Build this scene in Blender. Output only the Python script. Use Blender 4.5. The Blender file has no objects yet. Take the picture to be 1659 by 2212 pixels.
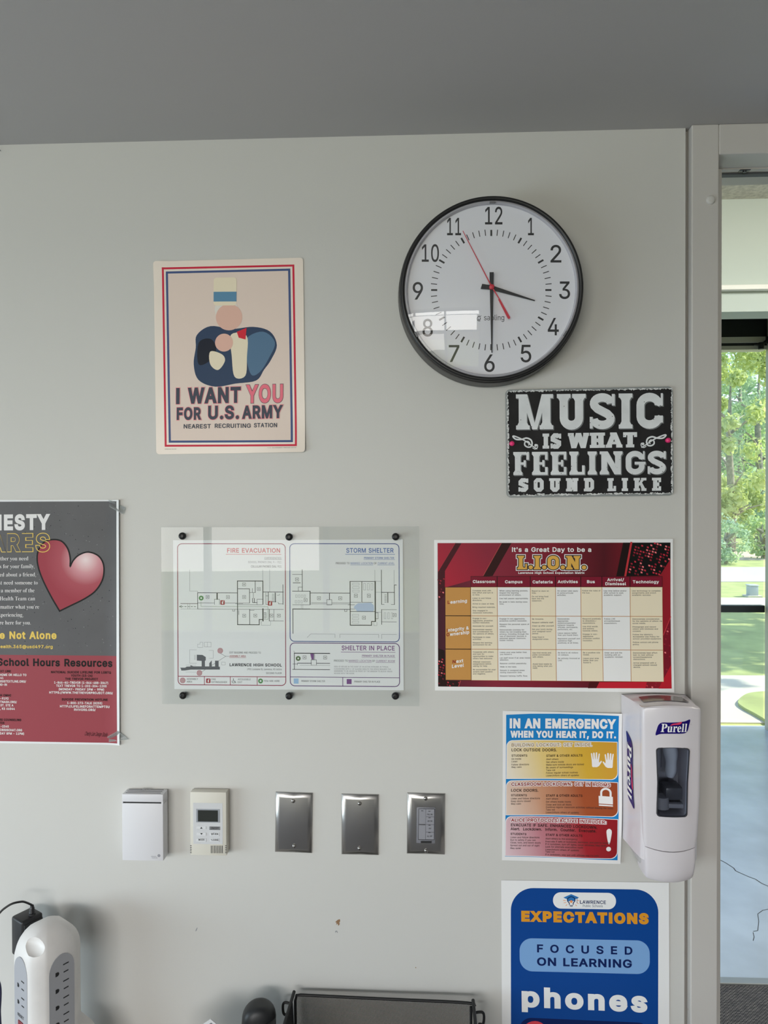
import bpy, bmesh, math, random
from mathutils import Vector, Matrix
from mathutils.geometry import delaunay_2d_cdt

SC = bpy.context.scene
COL = SC.collection
R = math.radians

# ------------------------------------------------------------------ camera
# The poster wall is the plane y = 0 (room at y < 0, corridor and street at y > 0), floor z = 0, metres.
FPX, CX, CY = 1533.0, 829.5, 1106.0
CAM = Vector((0.0, -1.339, 1.73))
YAW, PITCH, ROLL = R(2.37), R(-0.60), 0.003
_f = Vector((-math.sin(YAW) * math.cos(PITCH), math.cos(YAW) * math.cos(PITCH), math.sin(PITCH)))
_r0 = Vector((math.cos(YAW), math.sin(YAW), 0))
_u0 = _r0.cross(_f)
_r = _r0 * math.cos(ROLL) - _u0 * math.sin(ROLL)
_u = _u0 * math.cos(ROLL) + _r0 * math.sin(ROLL)
cd = bpy.data.cameras.new('camera')
cam = bpy.data.objects.new('camera', cd)
COL.objects.link(cam)
cam.matrix_world = Matrix(((_r.x, _u.x, -_f.x, CAM.x), (_r.y, _u.y, -_f.y, CAM.y), (_r.z, _u.z, -_f.z, CAM.z), (0, 0, 0, 1)))
cd.sensor_fit = 'AUTO'
cd.sensor_width = 36.0
cd.lens = FPX / 2212.0 * 36.0
cd.clip_start, cd.clip_end = 0.05, 300
SC.camera = cam

# ------------------------------------------------------------------ exposure and light
SC.view_settings.view_transform = 'Standard'
SC.view_settings.look = 'None'
SC.view_settings.gamma = 1.0
SC.view_settings.use_curve_mapping = False
SC.view_settings.exposure = 0.0
try:
    SC.cycles.use_denoising = True
    SC.cycles.max_bounces = 10
    SC.cycles.diffuse_bounces = 5
    SC.cycles.transparent_max_bounces = 12
    SC.cycles.sample_clamp_indirect = 6.0
    SC.cycles.caustics_reflective = False
    SC.cycles.caustics_refractive = False
except Exception:
    pass

W = bpy.data.worlds.new('sky')
SC.world = W
W.use_nodes = True
_n = W.node_tree.nodes
_bg = _n['Background']
_sky = _n.new('ShaderNodeTexSky')
_sky.sky_type = 'NISHITA'
_sky.sun_disc = False
_sky.sun_elevation = R(42)
_sky.sun_rotation = R(80)
W.node_tree.links.new(_sky.outputs[0], _bg.inputs[0])
SKY_STRENGTH = 0.42
_bg.inputs[1].default_value = SKY_STRENGTH


def lamp(name, kind, loc, energy, color=(1, 1, 1), direction=None, size=None):
    l = bpy.data.lights.new(name, kind)
    l.energy = energy
    l.color = color
    if kind == 'AREA':
        l.shape = 'RECTANGLE'
        l.size, l.size_y = size
    o = bpy.data.objects.new(name, l)
    COL.objects.link(o)
    o.location = loc
    if direction is not None:
        o.rotation_euler = Vector(direction).to_track_quat('-Z', 'Y').to_euler()
    return o


SUN = lamp('sun', 'SUN', (20, 5, 30), 6.0, (1.0, 0.95, 0.86), (-0.74, -0.02, -0.68))
SUN.data.angle = R(0.6)
# daylight at the room's left-hand window, and the bright sky that reaches in through its rear windows
lamp('window_daylight', 'AREA', (-2.93, -1.75, 1.02), 52, (0.74, 0.88, 1.0), (1, 0, -0.25), (2.6, 0.9))
lamp('sky_daylight', 'AREA', (-1.8, -8.6, 2.82), 300, (1.0, 0.985, 0.955), (0.10, 1, -0.15), (9.0, 0.85))
lamp('rear_window_daylight', 'AREA', (-1.15, -4.62, 1.98), 44, (1.0, 0.975, 0.93), (0.1, 1, -0.25), (2.7, 0.5))
lamp('rear_window_daylight', 'AREA', (-1.65, -4.62, 1.42), 15, (1.0, 0.965, 0.92), (0.1, 1, 0), (1.7, 0.5))
# unseen fill lamp added to brighten the corridor beyond the doorway
lamp('corridor_fill', 'AREA', (2.2, 0.75, 3.0), 44, (1.0, 0.97, 0.90), (0, 0.35, -1), (3.0, 0.5))


# ------------------------------------------------------------------ measuring helpers (photo pixel -> point on a real plane)
def ray(px, py):
    return _f * FPX + _r * (px - CX) - _u * (py - CY)


def on_y(px, py, y=0.0):
    d = ray(px, py)
    return CAM + d * ((y - CAM.y) / d.y)


def on_z(px, py, z=0.0):
    d = ray(px, py)
    return CAM + d * ((z - CAM.z) / d.z)


# ------------------------------------------------------------------ materials
def s2l(c):
    c = c / 255.0
    return c / 12.92 if c <= 0.04045 else ((c + 0.055) / 1.055) ** 2.4


ILLUM = [0.62]           # how strongly the wall is lit where the next sheet hangs: turns photographed colours into paint colours


def alb(c, E=None):
    E = E or ILLUM[0]
    return tuple(min(0.93, max(0.003, s2l(v) / E)) for v in c)


MATS = {}


def mat(name, rgb=None, rough=0.5, metal=0.0, spec=0.5, c255=None, E=None, bump=None, coat=0.0, aniso=0.0, noise=None):
    """Principled material; bump = (scale, strength); noise = (scale, dark factor) mottles the base colour."""
    if name in MATS:
        return MATS[name]
    m = bpy.data.materials.new(name)
    m.use_nodes = True
    nt = m.node_tree
    b = nt.nodes['Principled BSDF']
    col = rgb if rgb is not None else alb(c255, E)
    b.inputs['Base Color'].default_value = (*col, 1)
    b.inputs['Roughness'].default_value = rough
    b.inputs['Metallic'].default_value = metal
    b.inputs['Specular IOR Level'].default_value = spec
    b.inputs['Coat Weight'].default_value = coat
    b.inputs['Anisotropic'].default_value = aniso
    if bump or noise:
        tc = nt.nodes.new('ShaderNodeTexCoord')
    if bump:
        t = nt.nodes.new('ShaderNodeTexNoise')
        t.inputs['Scale'].default_value = bump[0]
        t.inputs['Detail'].default_value = 3
        bp = nt.nodes.new('ShaderNodeBump')
        bp.inputs['Strength'].default_value = bump[1]
        bp.inputs['Distance'].default_value = 0.001
        nt.links.new(tc.outputs['Object'], t.inputs['Vector'])
        nt.links.new(t.outputs['Fac'], bp.inputs['Height'])
        nt.links.new(bp.outputs['Normal'], b.inputs['Normal'])
    if noise:
        t = nt.nodes.new('ShaderNodeTexNoise')
        t.inputs['Scale'].default_value = noise[0]
        t.inputs['Detail'].default_value = 4
        rp = nt.nodes.new('ShaderNodeValToRGB')
        rp.color_ramp.elements[0].position = 0.35
        rp.color_ramp.elements[1].position = 0.65
        rp.color_ramp.elements[0].color = (*[v * noise[1] for v in col], 1)
        rp.color_ramp.elements[1].color = (*col, 1)
        nt.links.new(tc.outputs['Object'], t.inputs['Vector'])
        nt.links.new(t.outputs['Fac'], rp.inputs['Fac'])
        nt.links.new(rp.outputs['Color'], b.inputs['Base Color'])
    MATS[name] = m
    return m


def ink(c, E=None, rough=0.45):
    """A printed colour, named after its value."""
    E = E or ILLUM[0]
    dark = 0.010 if max(c) < 90 else 0.004        # the sheen that lies over the ink in the photograph
    a = [max(0.003, v - dark) for v in alb(c, E)]
    return mat('ink_%d_%d_%d_%d_%d' % (*c, int(rough * 100), int(E * 100)), rgb=a, rough=rough, spec=0.2)


def glass(name, tint=(1, 1, 1), ior=1.45, rough=0.0, haze=0.0, hazecol=(0.8, 0.8, 0.8), boost=1.0):
    m = bpy.data.materials.new(name)
    m.use_nodes = True
    nt = m.node_tree
    nt.nodes.clear()
    out = nt.nodes.new('ShaderNodeOutputMaterial')
    fr = nt.nodes.new('ShaderNodeFresnel')
    fr.inputs['IOR'].default_value = ior
    ml = nt.nodes.new('ShaderNodeMath')
    ml.operation = 'MULTIPLY'
    ml.use_clamp = True
    ml.inputs[1].default_value = boost
    ge = nt.nodes.new('ShaderNodeNewGeometry')
    fb = nt.nodes.new('ShaderNodeMath')
    fb.operation = 'SUBTRACT'
    fb.use_clamp = True
    nt.links.new(fr.outputs[0], fb.inputs[0])
    nt.links.new(ge.outputs['Backfacing'], fb.inputs[1])
    tr = nt.nodes.new('ShaderNodeBsdfTransparent')
    tr.inputs[0].default_value = (*tint, 1)
    gl = nt.nodes.new('ShaderNodeBsdfGlossy')
    gl.inputs['Roughness'].default_value = rough
    mx = nt.nodes.new('ShaderNodeMixShader')
    nt.links.new(fb.outputs[0], ml.inputs[0])
    nt.links.new(ml.outputs[0], mx.inputs[0])
    src = tr
    if haze:
        df = nt.nodes.new('ShaderNodeBsdfDiffuse')
        df.inputs[0].default_value = (*hazecol, 1)
        m2 = nt.nodes.new('ShaderNodeMixShader')
        m2.inputs[0].default_value = haze
        nt.links.new(tr.outputs[0], m2.inputs[1])
        nt.links.new(df.outputs[0], m2.inputs[2])
        src = m2
    nt.links.new(src.outputs[0], mx.inputs[1])
    nt.links.new(gl.outputs[0], mx.inputs[2])
    nt.links.new(mx.outputs[0], out.inputs[0])
    return m


def ramp_mat(name, p0, p1, stops, E=None, radial=False, rough=0.45):
    """A printed colour run between two points of the sheet (object space); stops = [(position, c255), ...]."""
    m = bpy.data.materials.new(name)
    m.use_nodes = True
    nt = m.node_tree
    b = nt.nodes['Principled BSDF']
    b.inputs['Roughness'].default_value = rough
    b.inputs['Specular IOR Level'].default_value = 0.2
    tc = nt.nodes.new('ShaderNodeTexCoord')
    sub = nt.nodes.new('ShaderNodeVectorMath')
    sub.operation = 'SUBTRACT'
    sub.inputs[1].default_value = (p0[0], 0, p0[1])
    nt.links.new(tc.outputs['Object'], sub.inputs[0])
    d = Vector((p1[0] - p0[0], 0, p1[1] - p0[1]))
    vm = nt.nodes.new('ShaderNodeVectorMath')
    rp = nt.nodes.new('ShaderNodeValToRGB')
    if radial:
        vm.operation = 'LENGTH'
        nt.links.new(sub.outputs[0], vm.inputs[0])
        mu = nt.nodes.new('ShaderNodeMath')
        mu.operation = 'DIVIDE'
        mu.inputs[1].default_value = d.length
        nt.links.new(vm.outputs['Value'], mu.inputs[0])
        nt.links.new(mu.outputs[0], rp.inputs['Fac'])
    else:
        vm.operation = 'DOT_PRODUCT'
        vm.inputs[1].default_value = d / d.length_squared
        nt.links.new(sub.outputs[0], vm.inputs[0])
        nt.links.new(vm.outputs['Value'], rp.inputs['Fac'])
    el = rp.color_ramp.elements
    while len(el) < len(stops):
        el.new(0.5)
    for e, (p, c) in zip(el, stops):
        e.position = p
        e.color = (*alb(c, E), 1)
    nt.links.new(rp.outputs['Color'], b.inputs['Base Color'])
    return m


# ------------------------------------------------------------------ object helpers
def obj(name, bm, m, parent=None, smooth=False, angle=None):
    me = bpy.data.meshes.new(name)
    bm.normal_update()
    bm.to_mesh(me)
    bm.free()
    for k in (m if isinstance(m, (list, tuple)) else [m]):
        me.materials.append(k)
    o = bpy.data.objects.new(name, me)
    COL.objects.link(o)
    if smooth:
        for p in me.polygons:
            p.use_smooth = True
        if angle:
            try:
                me.set_sharp_from_angle(angle=R(angle))
            except Exception:
                pass
    if parent is not None:
        o.parent = parent
    return o


def tag(o, label=None, cat=None, group=None, kind=None):
    for k, v in (('label', label), ('category', cat), ('group', group), ('kind', kind)):
        if v:
            o[k] = v
    return o


def thing(name, label, cat, loc, group=None, rot=(0, 0, 0)):
    o = bpy.data.objects.new(name, None)
    o.empty_display_size = 0.02
    COL.objects.link(o)
    o.location = loc
    o.rotation_euler = rot
    return tag(o, label, cat, group)


def struct(name, bm, m, parent=None, label=None, smooth=False):
    o = obj(name, bm, m, parent, smooth)
    if parent is None:
        o['kind'] = 'structure'
        if label:
            o['label'] = label
    return o


def box(bm, x0, x1, y0, y1, z0, z1, bev=0.0, seg=2, mi=0):
    vs = [bm.verts.new((x, y, z)) for x in (min(x0, x1), max(x0, x1)) for y in (min(y0, y1), max(y0, y1)) for z in (min(z0, z1), max(z0, z1))]
    fs = [bm.faces.new([vs[i] for i in q]) for q in ((0, 1, 3, 2), (4, 6, 7, 5), (0, 4, 5, 1), (2, 3, 7, 6), (0, 2, 6, 4), (1, 5, 7, 3))]
    for f in fs:
        f.material_index = mi
    if bev:
        es = list({e for f in fs for e in f.edges})
        r = bmesh.ops.bevel(bm, geom=es, offset=bev, segments=seg, affect='EDGES', profile=0.5)
        for f in r['faces']:
            f.material_index = mi
    return bm


def loft(bm, rings, cap=True, closed=True, mi=0):
    vr = [[bm.verts.new(p) for p in r] for r in rings]
    n = len(vr[0])
    for a, b in zip(vr, vr[1:]):
        for i in range(n if closed else n - 1):
            f = bm.faces.new((a[i], a[(i + 1) % n], b[(i + 1) % n], b[i]))
            f.material_index = mi
    if cap:
        for r in (vr[0], vr[-1]):
            try:
                bm.faces.new(r).material_index = mi
            except ValueError:
                pass
    bmesh.ops.recalc_face_normals(bm, faces=bm.faces)
    return bm


def lathe(bm, prof, axis='Y', n=64, mi=0, c=(0, 0, 0), ring=False):
    """Spin a profile of (radius, height) round an axis through c; ring closes the profile on itself (a hoop)."""
    if ring:
        prof = list(prof) + [prof[0]]
    rings = []
    for r, h in prof:
        ring = []
        for i in range(n):
            a = 2 * math.pi * i / n
            u, v = r * math.cos(a), r * math.sin(a)
            p = {'Y': (u, h, v), 'Z': (u, v, h), 'X': (h, u, v)}[axis]
            ring.append((p[0] + c[0], p[1] + c[1], p[2] + c[2]))
        rings.append(ring)
    loft(bm, rings, cap=not ring, mi=mi)
    if ring:
        bmesh.ops.remove_doubles(bm, verts=bm.verts, dist=1e-7)
        bmesh.ops.recalc_face_normals(bm, faces=bm.faces)
    return bm


def tube(bm, pts, r, n=10, mi=0, cap=True):
    pts = [Vector(p) for p in pts]
    rs = r if isinstance(r, (list, tuple)) else [r] * len(pts)
    t0 = (pts[1] - pts[0]).normalized()
    ref = Vector((0, 0, 1)) if abs(t0.z) < 0.9 else Vector((1, 0, 0))
    nrm = t0.cross(ref).normalized()
    rings = []
    for i, p in enumerate(pts):
        t = (pts[min(i + 1, len(pts) - 1)] - pts[max(i - 1, 0)]).normalized()
        nrm = (nrm - t * nrm.dot(t)).normalized()
        b = t.cross(nrm)
        rings.append([p + (nrm * math.cos(2 * math.pi * k / n) + b * math.sin(2 * math.pi * k / n)) * rs[i] for k in range(n)])
    return loft(bm, rings, cap, mi=mi)


def catmull(pts, k=6, closed=False):
    P = [tuple(p) for p in pts]
    n = len(P)
    out = []
    for i in range(n if closed else n - 1):
        p = [P[(i + j) % n] if closed else P[min(max(i + j, 0), n - 1)] for j in (-1, 0, 1, 2)]
        for s in range(k):
            t = s / k
            out.append(tuple(0.5 * (2 * b + (c - a) * t + (2 * a - 5 * b + 4 * c - d) * t * t + (3 * b - a - 3 * c + d) * t ** 3) for a, b, c, d in zip(*p)))
    if not closed:
        out.append(P[-1])
    return out


def evaluate_to_mesh(o):
    """Bake an object's modifiers into its mesh."""
    dg = bpy.context.evaluated_depsgraph_get()
    me = bpy.data.meshes.new_from_object(o.evaluated_get(dg))
    o.modifiers.clear()
    o.data = me


def carve(o, cutters):
    for c in cutters:
        md = o.modifiers.new('cut', 'BOOLEAN')
        md.operation = 'DIFFERENCE'
        md.solver = 'EXACT'
        md.object = c
    bpy.context.view_layer.update()
    evaluate_to_mesh(o)
    for c in cutters:
        bpy.data.objects.remove(c)

# ------------------------------------------------------------------ room shell
def X(px, py=1106, y=0.0):
    return on_y(px, py, y).x


def Z(px, py, y=0.0):
    return on_y(px, py, y).z


CEIL = Z(740, 295)
XL, XR, YB = -3.0, 2.6, -4.5
X_WALL = X(1480, 900)          # right end of the poster wall
X_JAMB0, X_JAMB1 = X(1488, 1100), X(1552, 1100, -0.012)
OPEN_W = 0.93
Z_HEAD = Z(1600, 332, -0.012)

def wall_paint():
    m = mat('wall_paint', rgb=(0.655, 0.645, 0.615), rough=0.42, spec=0.3, bump=(340, 0.12))
    return m
M_WALL = wall_paint()
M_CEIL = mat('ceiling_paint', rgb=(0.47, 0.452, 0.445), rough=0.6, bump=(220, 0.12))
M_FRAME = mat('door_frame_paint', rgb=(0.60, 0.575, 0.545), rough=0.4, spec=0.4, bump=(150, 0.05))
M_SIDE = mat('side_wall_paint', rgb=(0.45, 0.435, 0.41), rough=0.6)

bm = bmesh.new(); box(bm, XL - 0.15, X_WALL, 0, 0.12, 0, CEIL + 0.5)
wall = struct('wall_front', bm, M_WALL)
# small stain, scuffs and nail holes in the paint
M_STAIN = mat('brown_stain', c255=(120, 92, 66), rough=0.7)
M_SCUFF = mat('grey_scuff', c255=(120, 122, 124), rough=0.7)
def blot(cx, cy, pts, m, name):
    bm = bmesh.new()
    c = on_y(cx, cy, 0)
    vs = [bm.verts.new((c.x + x / 1145, -0.00025, c.z - y / 1145)) for x, y in pts]
    bm.faces.new(vs)
    bmesh.ops.recalc_face_normals(bm, faces=bm.faces)
    return obj(name, bm, m, wall)
blot(730, 1992, [(-1, -5), (4, -7), (5, -3), (3, 1), (4, 4), (1, 8), (-1, 3), (-4, 6), (-3, 1), (-6, 0), (-3, -3)], M_STAIN, 'stain')
blot(726, 2014, [(-2, -3), (2, -4), (4, 0), (2, 1), (1, -2), (-2, 1)], M_SCUFF, 'scuff')
blot(424, 2008, [(-2, 4), (-1, 0), (2, -5), (3, -4), (1, 2)], M_SCUFF, 'scuff')
blot(898, 2090, [(-1, -1), (1, -1), (1, 1), (-1, 1)], M_STAIN, 'scuff')
blot(1487, 2180, [(-1, -2), (1, -2), (1, 2), (-1, 2)], M_STAIN, 'scuff')

bm = bmesh.new(); box(bm, XL - 0.15, XR + 0.15, YB - 0.15, 0.12, CEIL, CEIL + 0.12)
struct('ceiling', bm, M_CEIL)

# floor: dark woven carpet up to a metal strip, polished concrete beyond
def carpet_mat():
    m = mat('woven_carpet', rgb=(0.13, 0.125, 0.125), rough=0.95, spec=0.1)
    nt = m.node_tree
    b = nt.nodes['Principled BSDF']
    tc = nt.nodes.new('ShaderNodeTexCoord')
    mp = nt.nodes.new('ShaderNodeMapping')
    mp.inputs['Scale'].default_value = (60, 95, 1)
    br = nt.nodes.new('ShaderNodeTexBrick')
    br.inputs['Color1'].default_value = (0.26, 0.245, 0.24, 1)
    br.inputs['Color2'].default_value = (0.15, 0.145, 0.15, 1)
    br.inputs['Mortar'].default_value = (0.03, 0.03, 0.035, 1)
    br.inputs['Scale'].default_value = 1.0
    br.inputs['Mortar Size'].default_value = 0.12
    br.inputs['Mortar Smooth'].default_value = 0.6
    br.inputs['Brick Width'].default_value = 0.8
    br.inputs['Row Height'].default_value = 0.5
    nt.links.new(tc.outputs['Object'], mp.inputs[0])
    nt.links.new(mp.outputs[0], br.inputs['Vector'])
    nt.links.new(br.outputs['Color'], b.inputs['Base Color'])
    return m
Y_STRIP = on_z(1600, 2128, 0.0).y
Y_EXT = on_z(1600, 1576, 0.0).y
bm = bmesh.new(); box(bm, XL - 0.15, 5.2, YB - 0.15, Y_STRIP, -0.1, 0)
struct('floor', bm, carpet_mat())
M_CONC = mat('polished_concrete', rgb=(0.60, 0.68, 0.76), rough=0.22, spec=0.8, noise=(3.5, 0.82), bump=(6, 0.12))  # blue of the reflected sky is put into the base colour
bm = bmesh.new(); box(bm, -1.0, 6.0, Y_STRIP + 0.035, Y_EXT + 0.1, -0.1, 0.0)
conc = struct('floor_corridor', bm, M_CONC)
# hairline cracks in the concrete
def crack(pts, wpx):
    bm = bmesh.new()
    P = [on_z(x, y, 0.0006) for x, y in pts]
    for a, b in zip(P, P[1:]):
        n = Vector((b.y - a.y, a.x - b.x, 0)).normalized() * wpx
        vs = [bm.verts.new(q) for q in (a + n, b + n, b - n, a - n)]
        bm.faces.new(vs)
    bmesh.ops.recalc_face_normals(bm, faces=bm.faces)
    return obj('crack', bm, mat('crack_dirt', rgb=(0.06, 0.065, 0.07), rough=0.9), conc)
crack([(1555, 1857), (1568, 1864), (1585, 1875), (1589, 1881), (1600, 1886), (1618, 1894), (1632, 1899), (1645, 1908), (1659, 1914), (1690, 1925)], 0.0022)
crack([(1665, 1963), (1648, 1966), (1637, 1974), (1639, 1990), (1637, 2010), (1627, 2012)], 0.0013)
crack([(1627, 2014), (1629, 2024), (1627, 2032)], 0.0013)
bm = bmesh.new(); box(bm, -1.0, 6.0, Y_STRIP, Y_STRIP + 0.035, -0.1, 0.006, 0.002)
struct('trim_1', bm, mat('threshold_metal', rgb=(0.42, 0.42, 0.40), rough=0.45, metal=0.6))

# left, right and rear walls of the classroom, with their windows
bm = bmesh.new()
box(bm, XL - 0.15, XL, YB - 0.15, 0, 0, 0.45)
box(bm, XL - 0.15, XL, YB - 0.15, 0, 1.70, CEIL)
box(bm, XL - 0.15, XL, YB - 0.15, -3.05, 0.45, 1.70)
box(bm, XL - 0.15, XL, -0.45, 0, 0.45, 1.70)
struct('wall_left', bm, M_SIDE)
bm = bmesh.new(); box(bm, XR, XR + 0.15, YB - 0.15, 0, 0, CEIL)
struct('wall_right', bm, M_SIDE)
REAR = [(-2.75, 0.30)]
WZ0, WZ1 = 0.62, 2.38
bm = bmesh.new()
box(bm, XL, XR, YB - 0.15, YB, 0, WZ0)
box(bm, XL, XR, YB - 0.15, YB, WZ1, CEIL)
xs = [XL] + [v for w in REAR for v in w] + [XR]
for a, b in zip(xs[::2], xs[1::2]):
    box(bm, a, b, YB - 0.15, YB, WZ0, WZ1)
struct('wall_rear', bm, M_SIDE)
M_ALU = mat('window_frame_grey', rgb=(0.10, 0.10, 0.105), rough=0.4, metal=0.3)
for k, (a, b) in enumerate(REAR):
    bm = bmesh.new()
    t = 0.05
    box(bm, a, b, YB - 0.10, YB - 0.03, WZ0, WZ0 + t); box(bm, a, b, YB - 0.10, YB - 0.03, WZ1 - t, WZ1)
    n = 3 if b - a > 2 else 2
    for i in range(n + 1):
        x = a + (b - a - t) * i / n
        box(bm, x, x + t, YB - 0.10, YB - 0.03, WZ0 + t, WZ1 - t)
    zt = WZ0 + 1.12
    box(bm, a + t, b - t, YB - 0.095, YB - 0.035, zt, zt + t)
    wo = struct('window_%d' % (k + 1), bm, M_ALU)
bm = bmesh.new()
for (z0, z1) in ((0.45, 0.50), (1.65, 1.70)):
    box(bm, XL - 0.11, XL - 0.03, -3.05, -0.45, z0, z1)
for y in (-3.05, -2.22, -1.38, -0.5):
    box(bm, XL - 0.11, XL - 0.03, y, y + 0.05, 0.50, 1.65)
struct('window_3', bm, M_ALU)

# door frame at the right of the poster wall
door = thing('door_1', 'grey painted metal door frame of the open doorway', None, (X_JAMB0, 0, 0))
door['kind'] = 'structure'
xo = door.location.x
jw = X_JAMB1 - X_JAMB0
x_stop = X(1558.5, 1100, 0.045) - xo
xr0 = jw + OPEN_W
z_stop = Z(1600, 365, 0.045)
bm = bmesh.new()
box(bm, 0, jw, -0.012, 0.12, 0, CEIL, 0.002)
box(bm, xr0, xr0 + jw, -0.012, 0.12, 0, CEIL, 0.002)
box(bm, jw, xr0, -0.012, 0.12, Z_HEAD, CEIL, 0.002)
obj('frame', bm, M_FRAME, door)
bm = bmesh.new()
box(bm, jw, x_stop, 0.045, 0.058, 0, Z_HEAD, 0.0015)
box(bm, xr0 - (x_stop - jw), xr0, 0.045, 0.058, 0, Z_HEAD, 0.0015)
box(bm, x_stop, xr0 - (x_stop - jw), 0.045, 0.058, z_stop, Z_HEAD, 0.0015)
obj('door_stop', bm, M_FRAME, door)
# recess joint between wall and frame, the gap's shade put into its darker colour
bm = bmesh.new(); box(bm, X_WALL - xo, 0, 0.012, 0.12, 0, CEIL)
obj('recess_joint', bm, mat('joint_shade', rgb=(0.42, 0.40, 0.38), rough=0.6), door)
# round bumper stuck to the jamb
bm = bmesh.new()
p = on_y(1535, 432, -0.012)
lathe(bm, [(0.0001, -0.004), (0.0045, -0.0038), (0.0072, -0.003), (0.0082, -0.0012), (0.0084, 0)], 'Y', 32, c=(p.x - xo, -0.012, p.z))
obj('bumper', bm, mat('bumper_rubber', rgb=(0.62, 0.60, 0.57), rough=0.5), door, True, 50)
# strike plate under the head
bm = bmesh.new()
p = on_y(1599, 366, 0.07)
box(bm, p.x - xo - 0.010, p.x - xo + 0.010, 0.047, 0.056, z_stop - 0.0012, z_stop + 0.001, 0.001)
lathe(bm, [(0.0001, -0.0040), (0.003, -0.0035), (0.004, -0.001)], 'Z', 16, c=(p.x - xo, 0.052, z_stop))
obj('strike_plate', bm, mat('strike_metal', rgb=(0.08, 0.08, 0.08), rough=0.35, metal=0.8), door, True, 40)
# dark bar behind the stop
bm = bmesh.new()
box(bm, jw, xr0, 0.064, 0.076, Z(1600, 377, 0.064), Z(1600, 371, 0.064) + 0.004)
box(bm, jw, xr0, 0.064, 0.076, Z(1600, 371, 0.064) + 0.004, Z_HEAD)
obj('head_bar', bm, mat('bar_grey', rgb=(0.10, 0.11, 0.12), rough=0.6), door)
# wall to the right of the doorway
bm = bmesh.new(); box(bm, xo + xr0 + jw, XR + 0.15, 0, 0.12, 0, CEIL + 0.5)
struct('wall_front_right', bm, M_WALL)

# corridor: ceiling, bulkhead and glazed outer doors
YBK = 2.15
z_bk = Z(1600, 430, YBK)
M_BULK = mat('bulkhead_paint', rgb=(0.50, 0.55, 0.49), rough=0.6)
M_TILE = mat('speckled_ceiling_tile', rgb=(0.74, 0.70, 0.60), rough=0.9, noise=(55, 0.72), bump=(60, 0.5))
bm = bmesh.new(); box(bm, -1.0, 6.0, 0.12, YBK, z_bk, z_bk + 0.1)
struct('ceiling_corridor', bm, M_TILE)
zb0 = Z(1600, 672, YBK)
bm = bmesh.new()
box(bm, -1.0, 6.0, YBK, YBK + 0.15, Z(1600, 622, YBK), z_bk + 0.1)
box(bm, -1.0, 6.0, YBK + 0.01, YBK + 0.15, zb0, Z(1600, 622, YBK))
bulk = struct('wall_bulkhead', bm, M_BULK)
bm = bmesh.new(); box(bm, -1.0, 6.0, YBK - 0.035, YBK, Z(1600, 626, YBK - 0.03), Z(1600, 615, YBK - 0.03), 0.004)
obj('ledge', bm, mat('ledge_white', rgb=(0.80, 0.78, 0.70), rough=0.5), bulk)
z_soff = Z(1600, 738, Y_EXT) + 0.03
ZV = Z(1600, 660, Y_EXT)
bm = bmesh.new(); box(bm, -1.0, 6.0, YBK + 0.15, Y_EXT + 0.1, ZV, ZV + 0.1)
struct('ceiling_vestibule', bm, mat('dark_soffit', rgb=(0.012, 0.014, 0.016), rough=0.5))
M_EXT = mat('outer_wall_paint', rgb=(0.50, 0.52, 0.43), rough=0.5)
x_j = X(1653, 1200, Y_EXT + 0.02)
bm = bmesh.new()
box(bm, x_j, x_j + 0.09, Y_EXT - 0.3, Y_EXT + 0.02, 0, ZV)
box(bm, x_j + 0.09, 6.0, Y_EXT, Y_EXT + 0.12, 2.3, ZV)
box(bm, x_j + 1.2, x_j + 1.3, Y_EXT, Y_EXT + 0.12, 0, 2.3)
x_l = X(1100, 1200, Y_EXT)
box(bm, -1.0, x_l, Y_EXT, Y_EXT + 0.12, 0, ZV)
struct('wall_corridor', bm, M_EXT)
bm = bmesh.new(); box(bm, -1.15, -1.0, 0.12, Y_EXT + 0.12, 0, z_bk + 0.1); box(bm, 6.0, 6.15, 0.12, Y_EXT + 0.12, 0, z_bk + 0.1)
struct('wall_corridor_ends', bm, M_EXT)
od = thing('door_2', 'black framed glazed outer door at the end of the corridor', None, (x_l, Y_EXT, 0))
od['kind'] = 'structure'
M_BLACK = mat('black_metal', rgb=(0.010, 0.011, 0.012), rough=0.4, metal=0.2)
M_CREAMM = mat('cream_head_metal', rgb=(0.50, 0.48, 0.40), rough=0.5)
w2 = x_j - x_l
bm = bmesh.new(); box(bm, 0, w2, 0.02, 0.08, Z(1600, 1324, Y_EXT), Z(1600, 1309, Y_EXT), 0.004)
box(bm, 0, 0.09, 0.0, 0.08, 0, z_soff)
obj('door_rail', bm, M_BLACK, od)
bm = bmesh.new()
box(bm, 0, w2, 0.0, 0.1, Z(1600, 755, Y_EXT), Z(1600, 747, Y_EXT))
box(bm, 0, w2, -0.02, 0.1, Z(1600, 741, Y_EXT), Z(1600, 729, Y_EXT))
obj('door_head', bm, M_CREAMM, od)
bm = bmesh.new()
box(bm, 0, w2, 0.0, 0.1, Z(1600, 747, Y_EXT), Z(1600, 741, Y_EXT))
box(bm, 0, w2, 0.0, 0.1, Z(1600, 729, Y_EXT), ZV)
obj('transom', bm, M_BLACK, od)
bm = bmesh.new()
c1, c2, c3 = on_y(1628, 744, Y_EXT - 0.06), on_y(1644, 746, Y_EXT - 0.06), on_y(1660, 733, Y_EXT - 0.06)
for c in (c1, c2, c3):
    c -= od.location
tube(bm, [c1, c2, c3], 0.011, 8)
lathe(bm, [(0.0001, -0.03), (0.02, -0.03), (0.022, 0.02), (0.0001, 0.02)], 'Z', 20, c=c2)
lathe(bm, [(0.0001, -0.03), (0.018, -0.03), (0.02, 0.02), (0.0001, 0.02)], 'Z', 20, c=(c3.x, c3.y, c3.z))
obj('door_closer', bm, M_BLACK, od, True, 40)
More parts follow.
